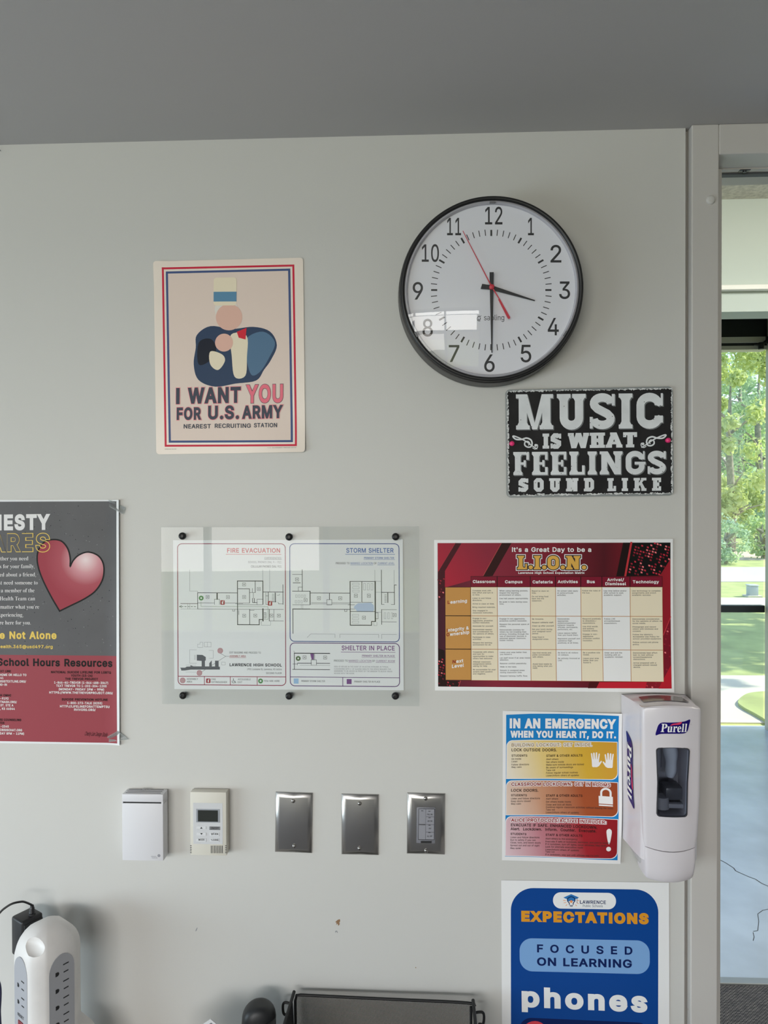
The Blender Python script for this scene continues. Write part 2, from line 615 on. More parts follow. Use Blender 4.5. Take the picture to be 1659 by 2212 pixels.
bm = bmesh.new(); box(bm, 0.09, w2, 0.045, 0.051, 0.06, Z(1600, 756, Y_EXT))
obj('door_glass', bm, glass('door_pane', (0.92, 0.96, 0.94), haze=0.06, hazecol=(0.8, 0.88, 0.85)), od)

# ------------------------------------------------------------------ street outside
GZ = -0.02
M_GRASS = mat('sunlit_grass', rgb=(0.50, 0.56, 0.20), rough=0.9, noise=(2.2, 0.7), bump=(30, 0.8))
M_PAVE = mat('concrete_path', rgb=(0.74, 0.68, 0.56), rough=0.9, noise=(1.2, 0.94))
M_ROAD = mat('pale_road', rgb=(0.58, 0.55, 0.50), rough=0.9, noise=(0.8, 0.92))
bm = bmesh.new(); box(bm, -30, 60, Y_EXT + 0.1, 70, GZ - 0.3, GZ)
box(bm, -60, 60, -60, YB - 0.16, GZ - 0.3, GZ)
struct('ground', bm, M_GRASS)

def strip(name, py0, py1, m, lift, x0=-20, x1=40, slant=0.0):
    ya, yb = max(Y_EXT + 0.1, on_z(1600, py0, GZ).y), on_z(1600, py1, GZ).y
    if name == 'path':
        ya = Y_EXT + 0.1
    bm = bmesh.new()
    q = [(x0, ya), (x1, ya + slant), (x1, yb + slant), (x0, yb)]
    lo = [bm.verts.new((x, y, GZ)) for x, y in q]
    hi = [bm.verts.new((x, y, GZ + lift)) for x, y in q]
    bm.faces.new(hi); bm.faces.new(lo[::-1])
    for i in range(4):
        bm.faces.new((lo[i], lo[(i + 1) % 4], hi[(i + 1) % 4], hi[i]))
    bmesh.ops.recalc_face_normals(bm, faces=bm.faces)
    return struct(name, bm, m)
strip('path', 1572.5, 1467, M_PAVE, 0.010, slant=0.3)
strip('kerb', 1308, 1292, M_PAVE, 0.010)
strip('road', 1265, 1231, M_ROAD, 0.012, slant=1.5)
strip('pavement', 1216, 1196, mat('pink_pavement', rgb=(0.66, 0.52, 0.42), rough=0.9), 0.012, slant=2.0)
# grass island in the path
bm = bmesh.new()
isl = catmull([(1594, 1523), (1612, 1507), (1640, 1502), (1668, 1502), (1690, 1512), (1690, 1560), (1665, 1570), (1648, 1560), (1628, 1548), (1606, 1536)], 5, True)
top = [bm.verts.new(on_z(x, y, GZ) + Vector((0, 0, 0.035))) for x, y in isl]
bot = [bm.verts.new(on_z(x, y, GZ)) for x, y in isl]
bm.faces.new(top)
for i in range(len(top)):
    bm.faces.new((top[i], top[(i + 1) % len(top)], bot[(i + 1) % len(top)], bot[i]))
bmesh.ops.recalc_face_normals(bm, faces=bm.faces)
struct('lawn_island', bm, M_GRASS)

def leaf_mat(name, c):
    m = mat(name, rgb=c, rough=0.6, spec=0.4)
    m.node_tree.nodes['Principled BSDF'].inputs['Transmission Weight'].default_value = 0
    nt = m.node_tree
    b = nt.nodes['Principled BSDF']
    tl = nt.nodes.new('ShaderNodeBsdfTranslucent')
    tl.inputs[0].default_value = (min(1, c[0] * 1.5), min(1, c[1] * 1.5), c[2], 1)
    mx = nt.nodes.new('ShaderNodeMixShader')
    mx.inputs[0].default_value = 0.4
    nt.links.new(b.outputs[0], mx.inputs[1])
    nt.links.new(tl.outputs[0], mx.inputs[2])
    nt.links.new(mx.outputs[0], nt.nodes['Material Output'].inputs[0])
    return m
LEAF = [leaf_mat('leaf_yellow_green', (0.52, 0.58, 0.30)), leaf_mat('leaf_blue_green', (0.40, 0.52, 0.42)), leaf_mat('leaf_mid_green', (0.42, 0.54, 0.30))]
M_BARK = mat('tree_bark', rgb=(0.42, 0.38, 0.31), rough=0.9, noise=(8, 0.5))

def tree(label, x, y, h, rad, kind, seed, leaves=2600, lsize=0.16, cz=0.55, zr=0.5, group=None, name='leafy_tree'):
    rnd = random.Random(seed)
    t = thing(name, label, 'tree', (x, y, GZ), group)
    bm = bmesh.new()
    tube(bm, [(0, 0, 0), (0.05, 0, h * 0.2), (-0.05, 0.05, h * 0.45), (0.0, 0, h * 0.7)], [0.05 * h ** 0.6, 0.04 * h ** 0.6, 0.03 * h ** 0.6, 0.02], 8)
    for k in range(9):
        a = rnd.uniform(0, 6.28); z0 = h * rnd.uniform(0.12, 0.55); L = rad * rnd.uniform(0.6, 0.95)
        tube(bm, [(0, 0, z0), (math.cos(a) * L * 0.5, math.sin(a) * L * 0.5, z0 + L * 0.35), (math.cos(a) * L, math.sin(a) * L, z0 + L * 0.5)], [0.06, 0.04, 0.012], 6)
    obj('trunk', bm, M_BARK, t, True)
    bm = bmesh.new()
    clumps = []
    for k in range(70):
        a, v, r = rnd.uniform(0, 6.28), rnd.uniform(-1, 1), rnd.uniform(0.45, 1) ** 0.5
        w = math.sqrt(1 - v * v) * r
        clumps.append((w * rad * math.cos(a), w * rad * math.sin(a), h * cz + v * r * h * zr, rnd.uniform(0.16, 0.34) * rad))
    for k in range(leaves):
        cx, cy, cz_, cr = rnd.choice(clumps)
        d = Vector((rnd.gauss(0, 1), rnd.gauss(0, 1), rnd.gauss(0, 1))).normalized() * cr * rnd.uniform(0.3, 1)
        c = Vector((cx, cy, max(0.15, cz_))) + d
        n = (d.normalized() + Vector((rnd.gauss(0, .5), rnd.gauss(0, .5), rnd.gauss(0.3, .5)))).normalized()
        u = n.orthogonal().normalized()
        u.rotate(Matrix.Rotation(rnd.uniform(0, 6.28), 3, n))
        v = n.cross(u)
        s = lsize * rnd.uniform(0.6, 1.4)
        q = [c + u * s, c + v * s * 0.55 + n * s * 0.15, c - u * s, c - v * s * 0.55 + n * s * 0.15]
        bm.faces.new([bm.verts.new(p) for p in q])
    obj('foliage', bm, LEAF[kind], t)
    return t

def along(px, depth_y):
    p = on_y(px, 1106, depth_y)
    return p.x, p.y
gtr = 'trees across the road'
for px, yy, h, rad, kind, seed, lab in (
        (1578, 25.0, 9.0, 1.7, 0, 1, 'tall yellow-green tree across the road nearest the door frame'),
        (1640, 29.6, 11.0, 2.3, 1, 2, 'tall blue-green tree standing behind the yellow-green tree across the road'),
        (1600, 35.4, 12.5, 2.9, 2, 3, 'mid green tree behind the blue-green tree across the road')):
    x, y = along(px, yy)
    tree(lab, x, y, h, rad, kind, seed, 9000, 0.105, 0.52, 0.50, gtr)
x, y = along(1610, 45.5)
tree('big dense dark tree filling the gap behind the street trees', x, y, 16.0, 5.4, 1, 7, 9000, 0.26, 0.5, 0.5, gtr)
x, y = along(1648, 21.6)
tree('low rounded shrub at the foot of the street trees', x, y, 1.6, 0.7, 2, 9, 1500, 0.06, 0.5, 0.5, name='garden_shrub')
x, y = along(1568, 19.6)
tree('low pale shrub by the pavement beneath the yellow-green tree', x, y, 1.3, 0.6, 1, 11, 1300, 0.055, 0.5, 0.5, name='garden_shrub')
# tree to the right that throws dappled shade over the lawn
tree('shade tree on the lawn beside the outer door', 9.2, 8.4, 8.5, 2.6, 2, 21, 1600, 0.22, 0.62, 0.36, name='lawn_tree')

# squat grey post box shape on the verge
p = on_z(1625, 1289, GZ)
ub = thing('utility_box', 'squat pale grey utility box on the grass verge outside', 'utility box', p)
s = (p.y - CAM.y) / FPX
bm = bmesh.new(); box(bm, -9.5 * s, 9.5 * s, -9 * s, 9 * s, 0, 23 * s, 0.02)
obj('body', bm, mat('utility_grey', rgb=(0.42, 0.47, 0.50), rough=0.5), ub, True, 40)
bm = bmesh.new(); box(bm, -10.5 * s, 10.5 * s, -10 * s, 10 * s, 23 * s, 26 * s, 0.015)
obj('lid', bm, mat('utility_grey_light', rgb=(0.55, 0.60, 0.62), rough=0.5), ub, True, 40)
bm = bmesh.new(); box(bm, -15 * s, 15 * s, -14 * s, 14 * s, 0, 0.03, 0.005)
obj('pad', bm, M_PAVE, ub)

# brick wing and hedge seen in the reflections, behind the rear windows
def brick_mat():
    m = mat('brick', rgb=(0.5, 0.3, 0.25), rough=0.9)
    nt = m.node_tree
    b = nt.nodes['Principled BSDF']
    tc = nt.nodes.new('ShaderNodeTexCoord')
    sp = nt.nodes.new('ShaderNodeSeparateXYZ')
    cb = nt.nodes.new('ShaderNodeCombineXYZ')
    br = nt.nodes.new('ShaderNodeTexBrick')
    br.inputs['Color1'].default_value = (0.62, 0.36, 0.26, 1)
    br.inputs['Color2'].default_value = (0.55, 0.31, 0.23, 1)
    br.inputs['Mortar'].default_value = (0.6, 0.55, 0.5, 1)
    br.inputs['Scale'].default_value = 4
    nt.links.new(tc.outputs['Object'], sp.inputs[0])
    nt.links.new(sp.outputs['X'], cb.inputs['X'])
    nt.links.new(sp.outputs['Z'], cb.inputs['Y'])
    nt.links.new(cb.outputs[0], br.inputs['Vector'])
    nt.links.new(br.outputs['Color'], b.inputs['Base Color'])
    return m
wing = thing('brick_building', 'brick school wing behind the rear windows', 'building', (-6, -18, GZ))
bm = bmesh.new(); box(bm, -12, 10, -6, 0, 0, 4.6)
obj('wall', bm, brick_mat(), wing)
for k in range(7):
    bm = bmesh.new(); box(bm, -10.5 + k * 2.7, -8.7 + k * 2.7, -0.1, 0.04, 1.6, 3.6)
    obj('window', bm, mat('far_window_glass', rgb=(0.10, 0.14, 0.16), rough=0.2), wing)

# ------------------------------------------------------------------ lettering
# Letter outlines on a 1000-unit grid: (advance width, (x, y, x, y, ...) for each contour).
GLYPHS = {}
GLYPHS['S'] = {
    'a': (389,(160,-9,126,-5,94,5,68,22,48,45,35,73,30,108,34,138,43,161,58,179,78,193,100,203,125,211,178,220,234,227,265,235,273,243,276,255,276,257,273,279,267,297,256,311,240,322,220,329,196,331,171,329,149,322,132,313,118,301,100,274,41,291,57,322,79,346,104,364,133,375,163,382,194,384,239,379,263,372,286,360,306,343,322,320,333,290,337,251,337,0,277,0,277,52,272,52,252,25,236,12,215,1,190,-6),(170,45,202,49,228,59,248,74,263,93,272,115,276,138,276,190,259,182,231,176,200,171,175,168,134,159,117,150,103,139,95,124,92,105,94,87,102,72,114,61,130,52,149,47)),
    'b': (424,(229,-8,198,-5,172,4,153,17,138,31,118,59,112,59,112,0,53,0,53,509,114,509,114,319,118,319,137,346,152,360,171,373,197,381,229,384,274,378,294,371,313,361,345,332,370,293,385,245,390,189,385,133,370,84,346,45,313,16,294,5,274,-2),(220,47,253,51,279,66,301,88,316,117,325,151,328,189,325,227,316,261,301,290,280,311,253,325,220,330,188,325,161,312,140,291,125,263,116,229,113,189,116,150,125,115,140,86,162,65,188,51)),
    'c': (396,(207,-8,182,-7,159,-2,137,6,117,16,98,30,82,46,56,85,40,133,34,187,40,243,56,291,82,330,98,346,117,360,137,371,159,378,182,383,207,384,234,383,260,377,284,368,305,356,324,341,340,322,353,301,362,277,303,262,290,289,270,311,242,325,207,330,173,325,145,310,124,287,108,258,99,224,96,187,99,151,108,117,124,89,145,66,173,51,207,46,243,52,271,66,292,89,304,117,363,102,354,78,341,56,325,37,306,21,285,9,261,-1,235,-6)),
    'd': (424,(195,-8,151,-2,130,5,111,16,79,45,55,84,39,133,34,189,39,245,55,293,79,332,112,361,131,371,151,378,196,384,228,381,253,373,272,360,287,346,306,319,311,319,311,509,372,509,372,0,313,0,313,59,307,59,287,31,272,17,252,4,227,-5),(205,47,236,51,263,65,284,86,299,115,309,150,312,189,309,229,300,263,284,291,263,312,237,325,205,330,172,325,145,311,124,290,108,261,99,227,96,189,99,151,109,117,124,88,145,66,172,51)),
    'e': (404,(212,-8,185,-7,161,-2,138,6,117,16,98,30,82,46,68,64,56,85,40,132,34,187,39,242,55,290,81,329,97,346,115,359,135,370,157,378,180,383,205,384,236,382,266,374,294,361,319,341,341,315,357,282,368,242,371,194,371,169,75,169,75,221,338,221,310,202,307,237,298,269,283,294,263,314,237,326,205,330,173,326,146,313,125,294,109,270,99,241,96,211,96,178,100,139,110,106,128,80,151,61,179,50,212,46,234,48,254,53,271,61,285,73,297,88,306,105,365,91,353,63,335,39,311,19,283,4,249,-5)),
    'f': (254,(228,379,228,327,6,327,6,379),(81,0,81,432,84,461,96,486,113,505,135,519,161,527,187,530,222,527,243,521,227,468,215,472,195,474,171,470,154,460,145,443,142,419,142,0)),
    'g': (425,(207,-151,168,-148,134,-140,105,-127,82,-110,64,-91,51,-69,101,-41,122,-66,136,-78,154,-88,178,-95,207,-97,249,-92,267,-85,282,-75,295,-62,304,-47,310,-28,311,-6,311,68,306,68,287,41,272,28,252,16,227,8,195,5,152,10,113,27,80,53,55,90,46,112,39,136,34,191,39,246,55,293,80,332,112,361,131,371,152,378,196,384,228,382,253,373,273,360,288,346,308,319,313,319,313,379,372,379,372,-9,367,-54,360,-73,350,-90,324,-117,291,-136,251,-147),(205,59,237,63,264,75,285,95,300,121,309,154,312,193,309,231,300,264,285,291,264,312,237,325,205,330,172,325,145,312,124,290,109,262,99,229,96,193,99,155,109,123,124,96,145,76,172,63)),
    'h': (410,(114,227,114,0,53,0,53,509,114,509,114,287,102,287,112,312,124,332,137,349,152,362,187,379,227,384,264,380,295,369,321,349,341,321,353,285,357,240,357,0,296,0,296,235,295,256,290,275,283,291,273,304,260,315,246,323,229,328,210,329,184,326,161,317,141,303,126,283,117,257)),
    'i': (167,(53,0,53,379,114,379,114,0),(84,443,67,446,54,455,44,468,41,483,44,499,54,512,67,521,84,524,100,521,114,512,123,499,126,483,123,468,114,455,100,446)),
    'j': (167,(53,379,114,379,114,-30,111,-63,102,-90,86,-113,65,-129,37,-139,4,-143,-10,-143,-10,-87,2,-87,25,-83,40,-72,50,-54,53,-29),(83,443,67,446,53,455,44,468,41,483,44,499,53,512,67,521,83,524,100,521,114,512,123,499,126,483,123,468,114,455,100,446)),
    'k': (381,(110,137,110,212,121,212,284,379,360,379,184,199,177,199),(53,0,53,509,114,509,114,0),(294,0,148,186,191,229,372,0)),
    'l': (189,(139,-2,101,3,86,10,74,20,65,33,58,47,53,84,53,509,114,509,114,99,115,77,120,62,130,54,146,52,160,53,170,54,181,3,162,-1)),
    'm': (610,(53,0,53,379,112,379,112,295,108,295,118,323,132,346,151,363,172,376,195,384,219,386,239,385,257,380,273,372,287,361,309,331,321,295,312,295,322,321,337,343,357,361,381,375,407,383,437,386,468,383,497,372,522,354,541,328,553,296,557,255,557,0,496,0,496,254,494,273,490,289,483,302,473,313,447,326,419,330,395,328,374,320,358,307,345,290,338,270,335,247,335,0,274,0,274,260,269,288,253,311,229,326,199,330,178,328,158,320,140,307,126,289,117,266,114,238,114,0)),
    'n': (410,(114,227,114,0,53,0,53,379,112,379,112,287,102,287,112,312,124,332,137,349,152,362,187,379,227,384,264,380,295,369,321,349,341,321,353,285,357,240,357,0,296,0,296,235,295,256,290,275,283,291,273,304,260,315,246,323,229,328,210,329,184,326,161,317,141,303,126,283,117,257)),
    'o': (415,(207,-8,182,-7,159,-2,137,6,117,16,98,30,82,46,56,85,40,133,34,187,40,243,56,291,82,330,98,346,117,360,137,371,159,378,182,383,207,384,233,383,256,378,278,371,299,360,317,346,333,330,359,291,376,243,381,187,376,133,359,85,333,46,317,30,299,16,278,6,256,-2,233,-7),(207,46,242,51,270,66,292,89,307,117,316,151,319,187,316,224,307,258,292,287,270,310,242,325,207,330,173,325,145,310,124,287,108,258,99,224,96,187,99,151,108,117,124,89,145,66,173,51)),
    'p': (424,(53,-143,53,379,112,379,112,319,118,319,137,346,152,360,171,373,197,381,229,384,274,378,294,371,313,361,345,332,370,293,385,245,390,189,385,133,370,84,346,45,313,16,294,5,274,-2,229,-8,198,-5,173,4,153,17,138,31,118,59,114,59,114,-143),(220,47,253,51,279,66,301,88,316,117,325,151,328,189,325,227,316,261,301,290,280,311,253,325,220,330,188,325,161,312,140,291,125,263,116,229,113,189,116,150,125,115,140,86,162,65,188,51)),
    'q': (424,(372,-143,311,-143,311,59,306,59,287,31,272,17,252,4,227,-5,195,-8,151,-2,130,5,111,16,79,45,55,84,39,133,34,189,39,245,55,293,79,332,112,361,131,371,151,378,196,384,228,381,253,373,272,360,287,346,307,319,313,319,313,379,372,379),(205,47,236,51,263,65,284,86,299,115,309,150,312,189,309,229,300,263,284,291,263,312,237,325,205,330,172,325,145,311,124,290,108,261,99,227,96,189,99,151,109,117,124,88,145,66,172,51)),
    'r': (259,(53,0,53,379,112,379,112,321,115,321,130,347,152,367,181,380,213,385,229,384,243,384,243,322,230,324,207,326,182,323,159,315,140,301,126,284,117,262,114,237,114,0)),
    's': (365,(182,-8,145,-5,112,3,84,18,62,38,45,63,36,94,94,107,105,79,124,60,150,49,181,45,217,50,244,62,262,81,268,103,265,121,254,136,237,147,212,155,149,170,104,186,87,196,72,208,61,222,53,237,48,255,47,274,51,305,65,332,87,354,115,370,149,381,187,384,223,381,254,372,279,358,299,339,314,316,324,290,268,277,258,298,243,316,219,328,187,333,156,329,131,317,114,299,109,277,112,258,124,243,144,232,172,223,229,209,275,194,292,183,306,171,317,158,325,142,330,125,331,107,326,75,312,47,290,24,260,6,223,-5)),
    't': (227,(204,379,204,327,6,327,6,379),(65,471,126,471,126,98,128,76,136,61,150,53,170,50,185,51,202,54,213,2,192,-3,168,-4,145,-3,125,2,107,10,92,21,80,35,72,52,67,71,65,93)),
    'u': (410,(182,-5,146,-1,115,11,89,31,69,59,57,95,53,139,53,379,114,379,114,144,115,123,119,105,127,89,137,75,150,64,164,56,181,52,200,50,226,53,249,62,268,77,283,97,293,122,296,153,296,379,357,379,357,0,298,0,298,92,307,92,297,67,286,47,272,30,257,17,222,0)),
    'v': (389,(163,0,17,379,84,379,165,155,187,87,206,21,184,21,203,87,224,155,305,379,371,379,226,0)),
    'w': (567,(138,0,23,379,87,379,133,214,154,137,175,41,165,41,186,135,206,214,252,379,316,379,362,214,382,136,402,41,391,41,413,135,434,214,480,379,545,379,429,0,368,0,319,172,305,225,291,280,277,338,291,338,277,280,263,225,248,172,199,0)),
    'x': (379,(21,0,171,218,171,171,29,379,100,379,147,306,179,253,207,206,175,206,202,253,233,306,282,379,352,379,209,169,209,214,358,0,287,0,231,85,200,136,173,182,205,182,178,136,148,85,91,0)),
    'y': (389,(47,-139,61,-86,71,-87,88,-90,104,-89,118,-84,130,-74,141,-58,151,-36,163,-1,17,379,84,379,165,155,187,87,206,21,184,21,202,87,224,155,305,379,371,379,204,-58,191,-85,177,-107,159,-124,139,-136,117,-143,91,-145,65,-143)),
    'z': (380,(42,0,42,46,254,320,254,323,48,323,48,379,333,379,333,331,126,60,126,56,339,56,339,0)),
    'A': (480,(16,0,201,509,276,509,463,0,395,0,287,302,264,372,232,478,245,478,213,371,191,302,85,0),(110,142,110,199,370,199,370,142)),
    'B': (456,(60,0,60,509,241,509,289,504,329,491,359,469,381,442,394,410,398,374,395,344,387,320,373,301,356,286,336,275,315,267,315,262,339,257,363,245,385,227,402,203,414,173,418,136,413,100,400,67,377,39,344,18,301,4,247,0),(125,57,245,57,272,58,296,63,315,70,330,80,341,92,349,105,354,120,355,137,352,161,342,184,327,203,306,218,279,228,248,231,125,231),(125,285,238,285,265,288,288,296,308,309,323,326,333,348,336,372,330,403,313,429,299,439,283,446,263,450,240,452,125,452)),
    'C': (510,(267,-7,235,-5,205,1,177,11,150,25,126,42,104,63,86,88,70,115,57,146,48,179,42,215,40,254,42,293,48,329,57,362,70,393,86,421,104,445,126,466,150,484,177,498,205,508,235,514,267,516,305,513,340,504,373,490,402,471,427,447,448,418,463,385,473,348,408,348,401,373,389,395,375,413,357,428,337,440,315,449,292,454,267,456,223,450,184,432,166,419,150,403,125,364,116,340,109,314,103,254,109,194,116,168,125,145,151,105,166,89,184,76,223,59,267,53,292,55,315,60,337,69,357,81,375,96,389,114,401,136,408,160,473,160,463,124,448,91,428,62,402,38,373,19,341,5,305,-4)),
    'D': (502,(219,0,96,0,96,57,215,57,244,58,272,63,296,70,318,81,337,94,354,110,368,128,379,149,394,198,399,255,394,312,379,361,368,381,354,399,338,415,320,428,299,438,275,446,221,452,93,452,93,509,225,509,261,507,294,501,325,492,353,478,377,461,399,441,418,418,433,391,446,361,455,329,460,293,462,255,460,217,455,181,446,149,433,119,417,92,398,68,376,48,351,31,322,17,291,8,256,2),(125,509,125,0,60,0,60,509)),
    'E': (419,(60,0,60,509,372,509,372,452,125,452,125,286,355,286,355,229,125,229,125,57,375,57,375,0)),
    'F': (410,(60,0,60,509,369,509,369,452,125,452,125,278,346,278,346,221,125,221,125,0)),
    'G': (520,(269,-7,236,-5,205,1,176,11,149,25,125,43,104,64,85,88,69,116,57,146,47,179,42,215,40,254,42,293,47,329,57,362,69,393,85,421,103,445,125,466,149,484,175,498,203,508,233,514,265,516,304,513,340,504,374,489,403,469,429,445,449,416,465,384,474,349,408,349,399,372,387,393,373,411,356,427,337,439,315,448,291,454,265,456,222,450,183,432,166,419,150,404,125,364,116,340,109,314,103,254,109,194,116,168,125,145,151,105,166,90,184,76,224,59,269,53,309,57,345,71,374,93,396,123,410,160,415,202,434,199,283,199,283,256,478,256,478,200,476,170,471,141,463,115,451,91,436,69,419,50,399,33,377,19,352,8,326,0,298,-5)),
    'H': (517,(60,0,60,509,125,509,125,289,392,289,392,509,457,509,457,0,392,0,392,232,125,232,125,0)),
    'I': (190,(62,0,62,509,128,509,128,0)),
    'J': (396,(185,-7,153,-4,124,3,98,15,75,33,57,55,44,81,36,111,33,145,33,173,98,173,98,145,99,123,104,104,111,88,122,74,134,64,149,56,166,51,185,50,204,51,220,56,235,64,248,74,258,88,266,104,270,123,272,145,272,509,336,509,336,145,334,111,326,81,313,55,294,33,271,15,246,3,217,-4)),
    'K': (467,(104,145,104,216,139,261,174,303,212,344,364,509,448,509,231,276,228,276),(60,0,60,509,125,509,125,334,124,225,125,193,125,0),(372,0,188,259,228,309,449,0)),
    'L': (393,(60,0,60,509,125,509,125,57,361,57,361,0)),
    'M': (628,(60,0,60,509,152,509,277,187,287,159,299,123,311,84,322,49,307,49,318,83,330,121,342,158,352,187,476,509,568,509,568,0,504,0,504,291,504,327,505,369,506,413,507,457,513,457,498,409,482,363,467,322,456,291,342,0,286,0,170,291,159,321,145,361,129,408,112,457,119,457,120,416,121,372,122,328,122,291,122,0)),
    'N': (523,(60,0,60,509,136,509,343,183,363,151,388,107,414,55,405,54,401,108,399,157,399,195,399,509,463,509,463,0,387,0,202,290,177,331,148,381,108,452,119,454,122,384,124,328,125,291,125,0)),
    'O': (533,(267,-7,235,-5,205,1,177,11,150,25,126,42,105,63,86,88,70,115,57,146,48,179,42,215,40,254,42,293,48,329,57,362,70,393,86,421,105,445,126,466,150,484,177,498,205,508,235,514,267,516,299,514,329,508,357,498,384,484,408,466,429,445,448,421,464,393,477,362,486,329,491,293,493,254,491,215,486,179,477,146,464,115,448,88,429,63,408,42,384,25,357,11,329,1,299,-5),(267,53,310,59,349,76,367,89,383,105,408,144,418,168,425,194,430,254,425,314,418,341,408,365,383,404,367,420,349,433,310,450,267,456,223,450,184,433,167,420,151,404,125,364,116,340,109,314,103,254,109,194,116,168,125,144,151,105,167,89,184,76,223,59)),
    'P': (445,(60,0,60,509,235,509,289,503,312,497,332,487,366,462,390,430,404,391,409,348,404,304,390,265,366,233,332,207,312,198,289,191,235,186,109,186,109,242,233,242,269,246,297,256,318,272,333,294,342,319,344,348,342,376,333,402,318,423,297,439,268,449,232,452,125,452,125,0)),
    'Q': (533,(245,159,313,159,369,85,384,65,468,-48,401,-48,346,27,331,46),(267,-7,235,-5,205,1,177,11,150,25,126,42,105,63,86,88,70,115,57,146,48,179,42,215,40,254,42,293,48,329,57,362,70,393,86,421,105,445,126,466,150,484,177,498,205,508,235,514,267,516,299,514,329,508,357,498,384,484,408,466,429,445,448,421,464,393,477,362,486,329,491,293,493,254,491,215,486,179,477,146,464,115,448,88,429,63,408,42,384,25,357,11,329,1,299,-5),(267,53,310,59,349,76,367,89,383,105,408,144,418,168,425,194,430,254,425,314,418,341,408,365,383,404,367,420,349,433,310,450,267,456,223,450,184,433,167,420,151,404,125,364,116,340,109,314,103,254,109,194,116,168,125,144,151,105,167,89,184,76,223,59)),
    'R': (449,(60,0,60,509,236,509,290,504,313,497,333,489,367,465,390,433,405,395,409,352,405,309,390,271,367,240,333,217,289,203,236,198,96,198,96,255,234,255,269,258,298,267,319,281,334,300,342,324,345,352,342,380,334,405,319,425,298,440,269,449,233,452,125,452,125,0),(353,0,230,229,303,229,428,0)),
    'S': (447,(224,-9,172,-4,128,9,91,31,64,60,46,96,38,137,104,137,110,110,123,88,142,71,166,59,194,52,224,49,257,52,286,60,311,74,329,92,341,114,346,139,342,161,332,179,316,193,296,205,245,222,184,239,128,260,105,274,86,289,71,307,60,326,54,348,52,372,58,413,75,448,102,476,138,498,180,511,227,516,275,511,316,498,351,476,377,449,394,415,401,378,337,378,334,396,326,412,316,426,302,437,267,453,225,459,194,456,167,448,145,435,129,418,118,398,115,376,119,352,131,334,148,319,169,308,212,293,264,279,312,264,336,252,359,238,379,220,395,198,405,171,408,139,403,99,386,64,360,34,323,11,278,-4)),
    'T': (449,(32,452,32,509,417,509,417,452,257,452,257,0,193,0,193,452)),
    'U': (517,(259,-8,203,-2,177,5,154,15,133,28,114,43,98,60,85,80,74,101,66,124,62,148,60,173,60,509,124,509,124,178,128,144,141,113,160,87,187,68,220,56,259,52,298,56,331,68,357,87,377,113,389,144,393,178,393,509,457,509,457,173,456,148,451,124,443,101,433,80,419,60,403,43,384,28,363,15,340,5,315,-2)),
    'V': (480,(204,0,16,509,84,509,192,206,215,137,248,31,235,31,267,138,290,206,395,509,463,509,278,0)),
    'W': (686,(155,0,16,509,82,509,163,196,175,145,187,94,197,40,189,40,200,94,211,145,224,196,306,509,380,509,462,196,474,145,486,94,497,40,488,40,499,94,510,145,523,196,603,509,670,509,530,0,455,0,368,323,351,391,336,475,350,475,335,395,318,323,230,0)),
    'X': (474,(18,0,217,284,217,236,29,509,104,509,178,400,204,361,223,329,243,292,232,292,252,329,272,361,298,400,374,509,446,509,259,239,259,287,456,0,382,0,292,129,268,165,250,195,230,231,244,231,225,196,206,166,182,129,91,0)),
    'Y': (472,(203,0,203,208,16,509,91,509,192,344,222,292,250,230,224,230,251,293,280,344,381,509,455,509,268,208,268,0)),
    'Z': (438,(42,0,42,46,273,385,306,431,341,476,348,454,285,452,223,452,40,452,40,509,397,509,397,462,169,129,134,81,97,33,90,54,152,57,214,57,399,57,399,0)),
    '0': (453,(227,-7,199,-5,174,1,151,11,130,24,111,41,95,62,80,86,69,113,60,144,53,178,48,254,53,330,60,364,69,395,81,422,95,447,112,467,130,484,151,498,174,508,200,514,227,516,254,514,279,508,302,498,323,484,342,467,358,447,372,422,384,395,393,364,400,330,405,254,400,178,393,144,384,113,373,86,359,62,342,41,323,24,302,11,279,1,254,-5),(227,50,245,51,261,56,276,63,290,74,313,103,330,144,340,194,344,254,340,314,330,365,313,405,290,435,276,446,261,453,245,458,227,460,209,458,192,453,177,446,163,435,140,405,123,365,113,314,109,254,113,194,123,144,140,103,163,74,177,63,192,56,209,51)),
    '1': (453,(76,0,76,55,391,55,391,0),(276,509,276,0,212,0,212,448,209,448,86,358,86,427,198,509)),
    '2': (453,(64,0,64,47,234,229,282,282,299,305,311,327,318,348,320,371,317,397,308,419,293,436,273,449,250,457,224,460,196,457,172,447,153,433,139,413,130,390,127,362,66,362,71,405,86,442,111,473,143,496,182,511,225,516,268,511,306,497,337,474,361,445,376,411,381,372,378,345,371,318,357,290,336,259,267,180,153,60,153,57,389,57,389,0)),
    '3': (453,(218,-7,173,-3,133,10,98,30,70,57,52,91,44,132,109,132,115,107,126,87,144,71,165,59,191,52,219,50,248,53,275,61,297,74,315,93,325,116,329,145,326,172,316,196,299,217,275,234,242,244,201,248,157,248,157,299,288,448,288,452,70,452,70,509,372,509,372,461,211,278,211,289,264,288,287,284,308,276,344,253,371,222,387,186,393,145,387,103,370,66,344,36,309,12,266,-2)),
    '4': (453,(40,105,40,158,247,509,311,509,109,166,109,163,413,163,413,105),(282,0,282,121,282,146,282,318,343,318,343,0)),
    '5': (453,(221,-7,178,-2,140,11,108,32,83,60,66,93,60,130,122,130,127,108,138,89,154,73,173,60,196,52,221,50,250,53,276,64,298,82,314,104,324,131,328,162,324,193,314,221,297,244,275,262,248,273,218,277,192,275,167,268,145,258,128,246,67,253,96,509,366,509,366,452,151,452,134,301,136,301,155,315,178,325,203,331,229,334,263,330,294,321,321,306,345,285,364,260,379,231,388,199,391,163,385,117,369,76,343,41,309,15,268,-1)),
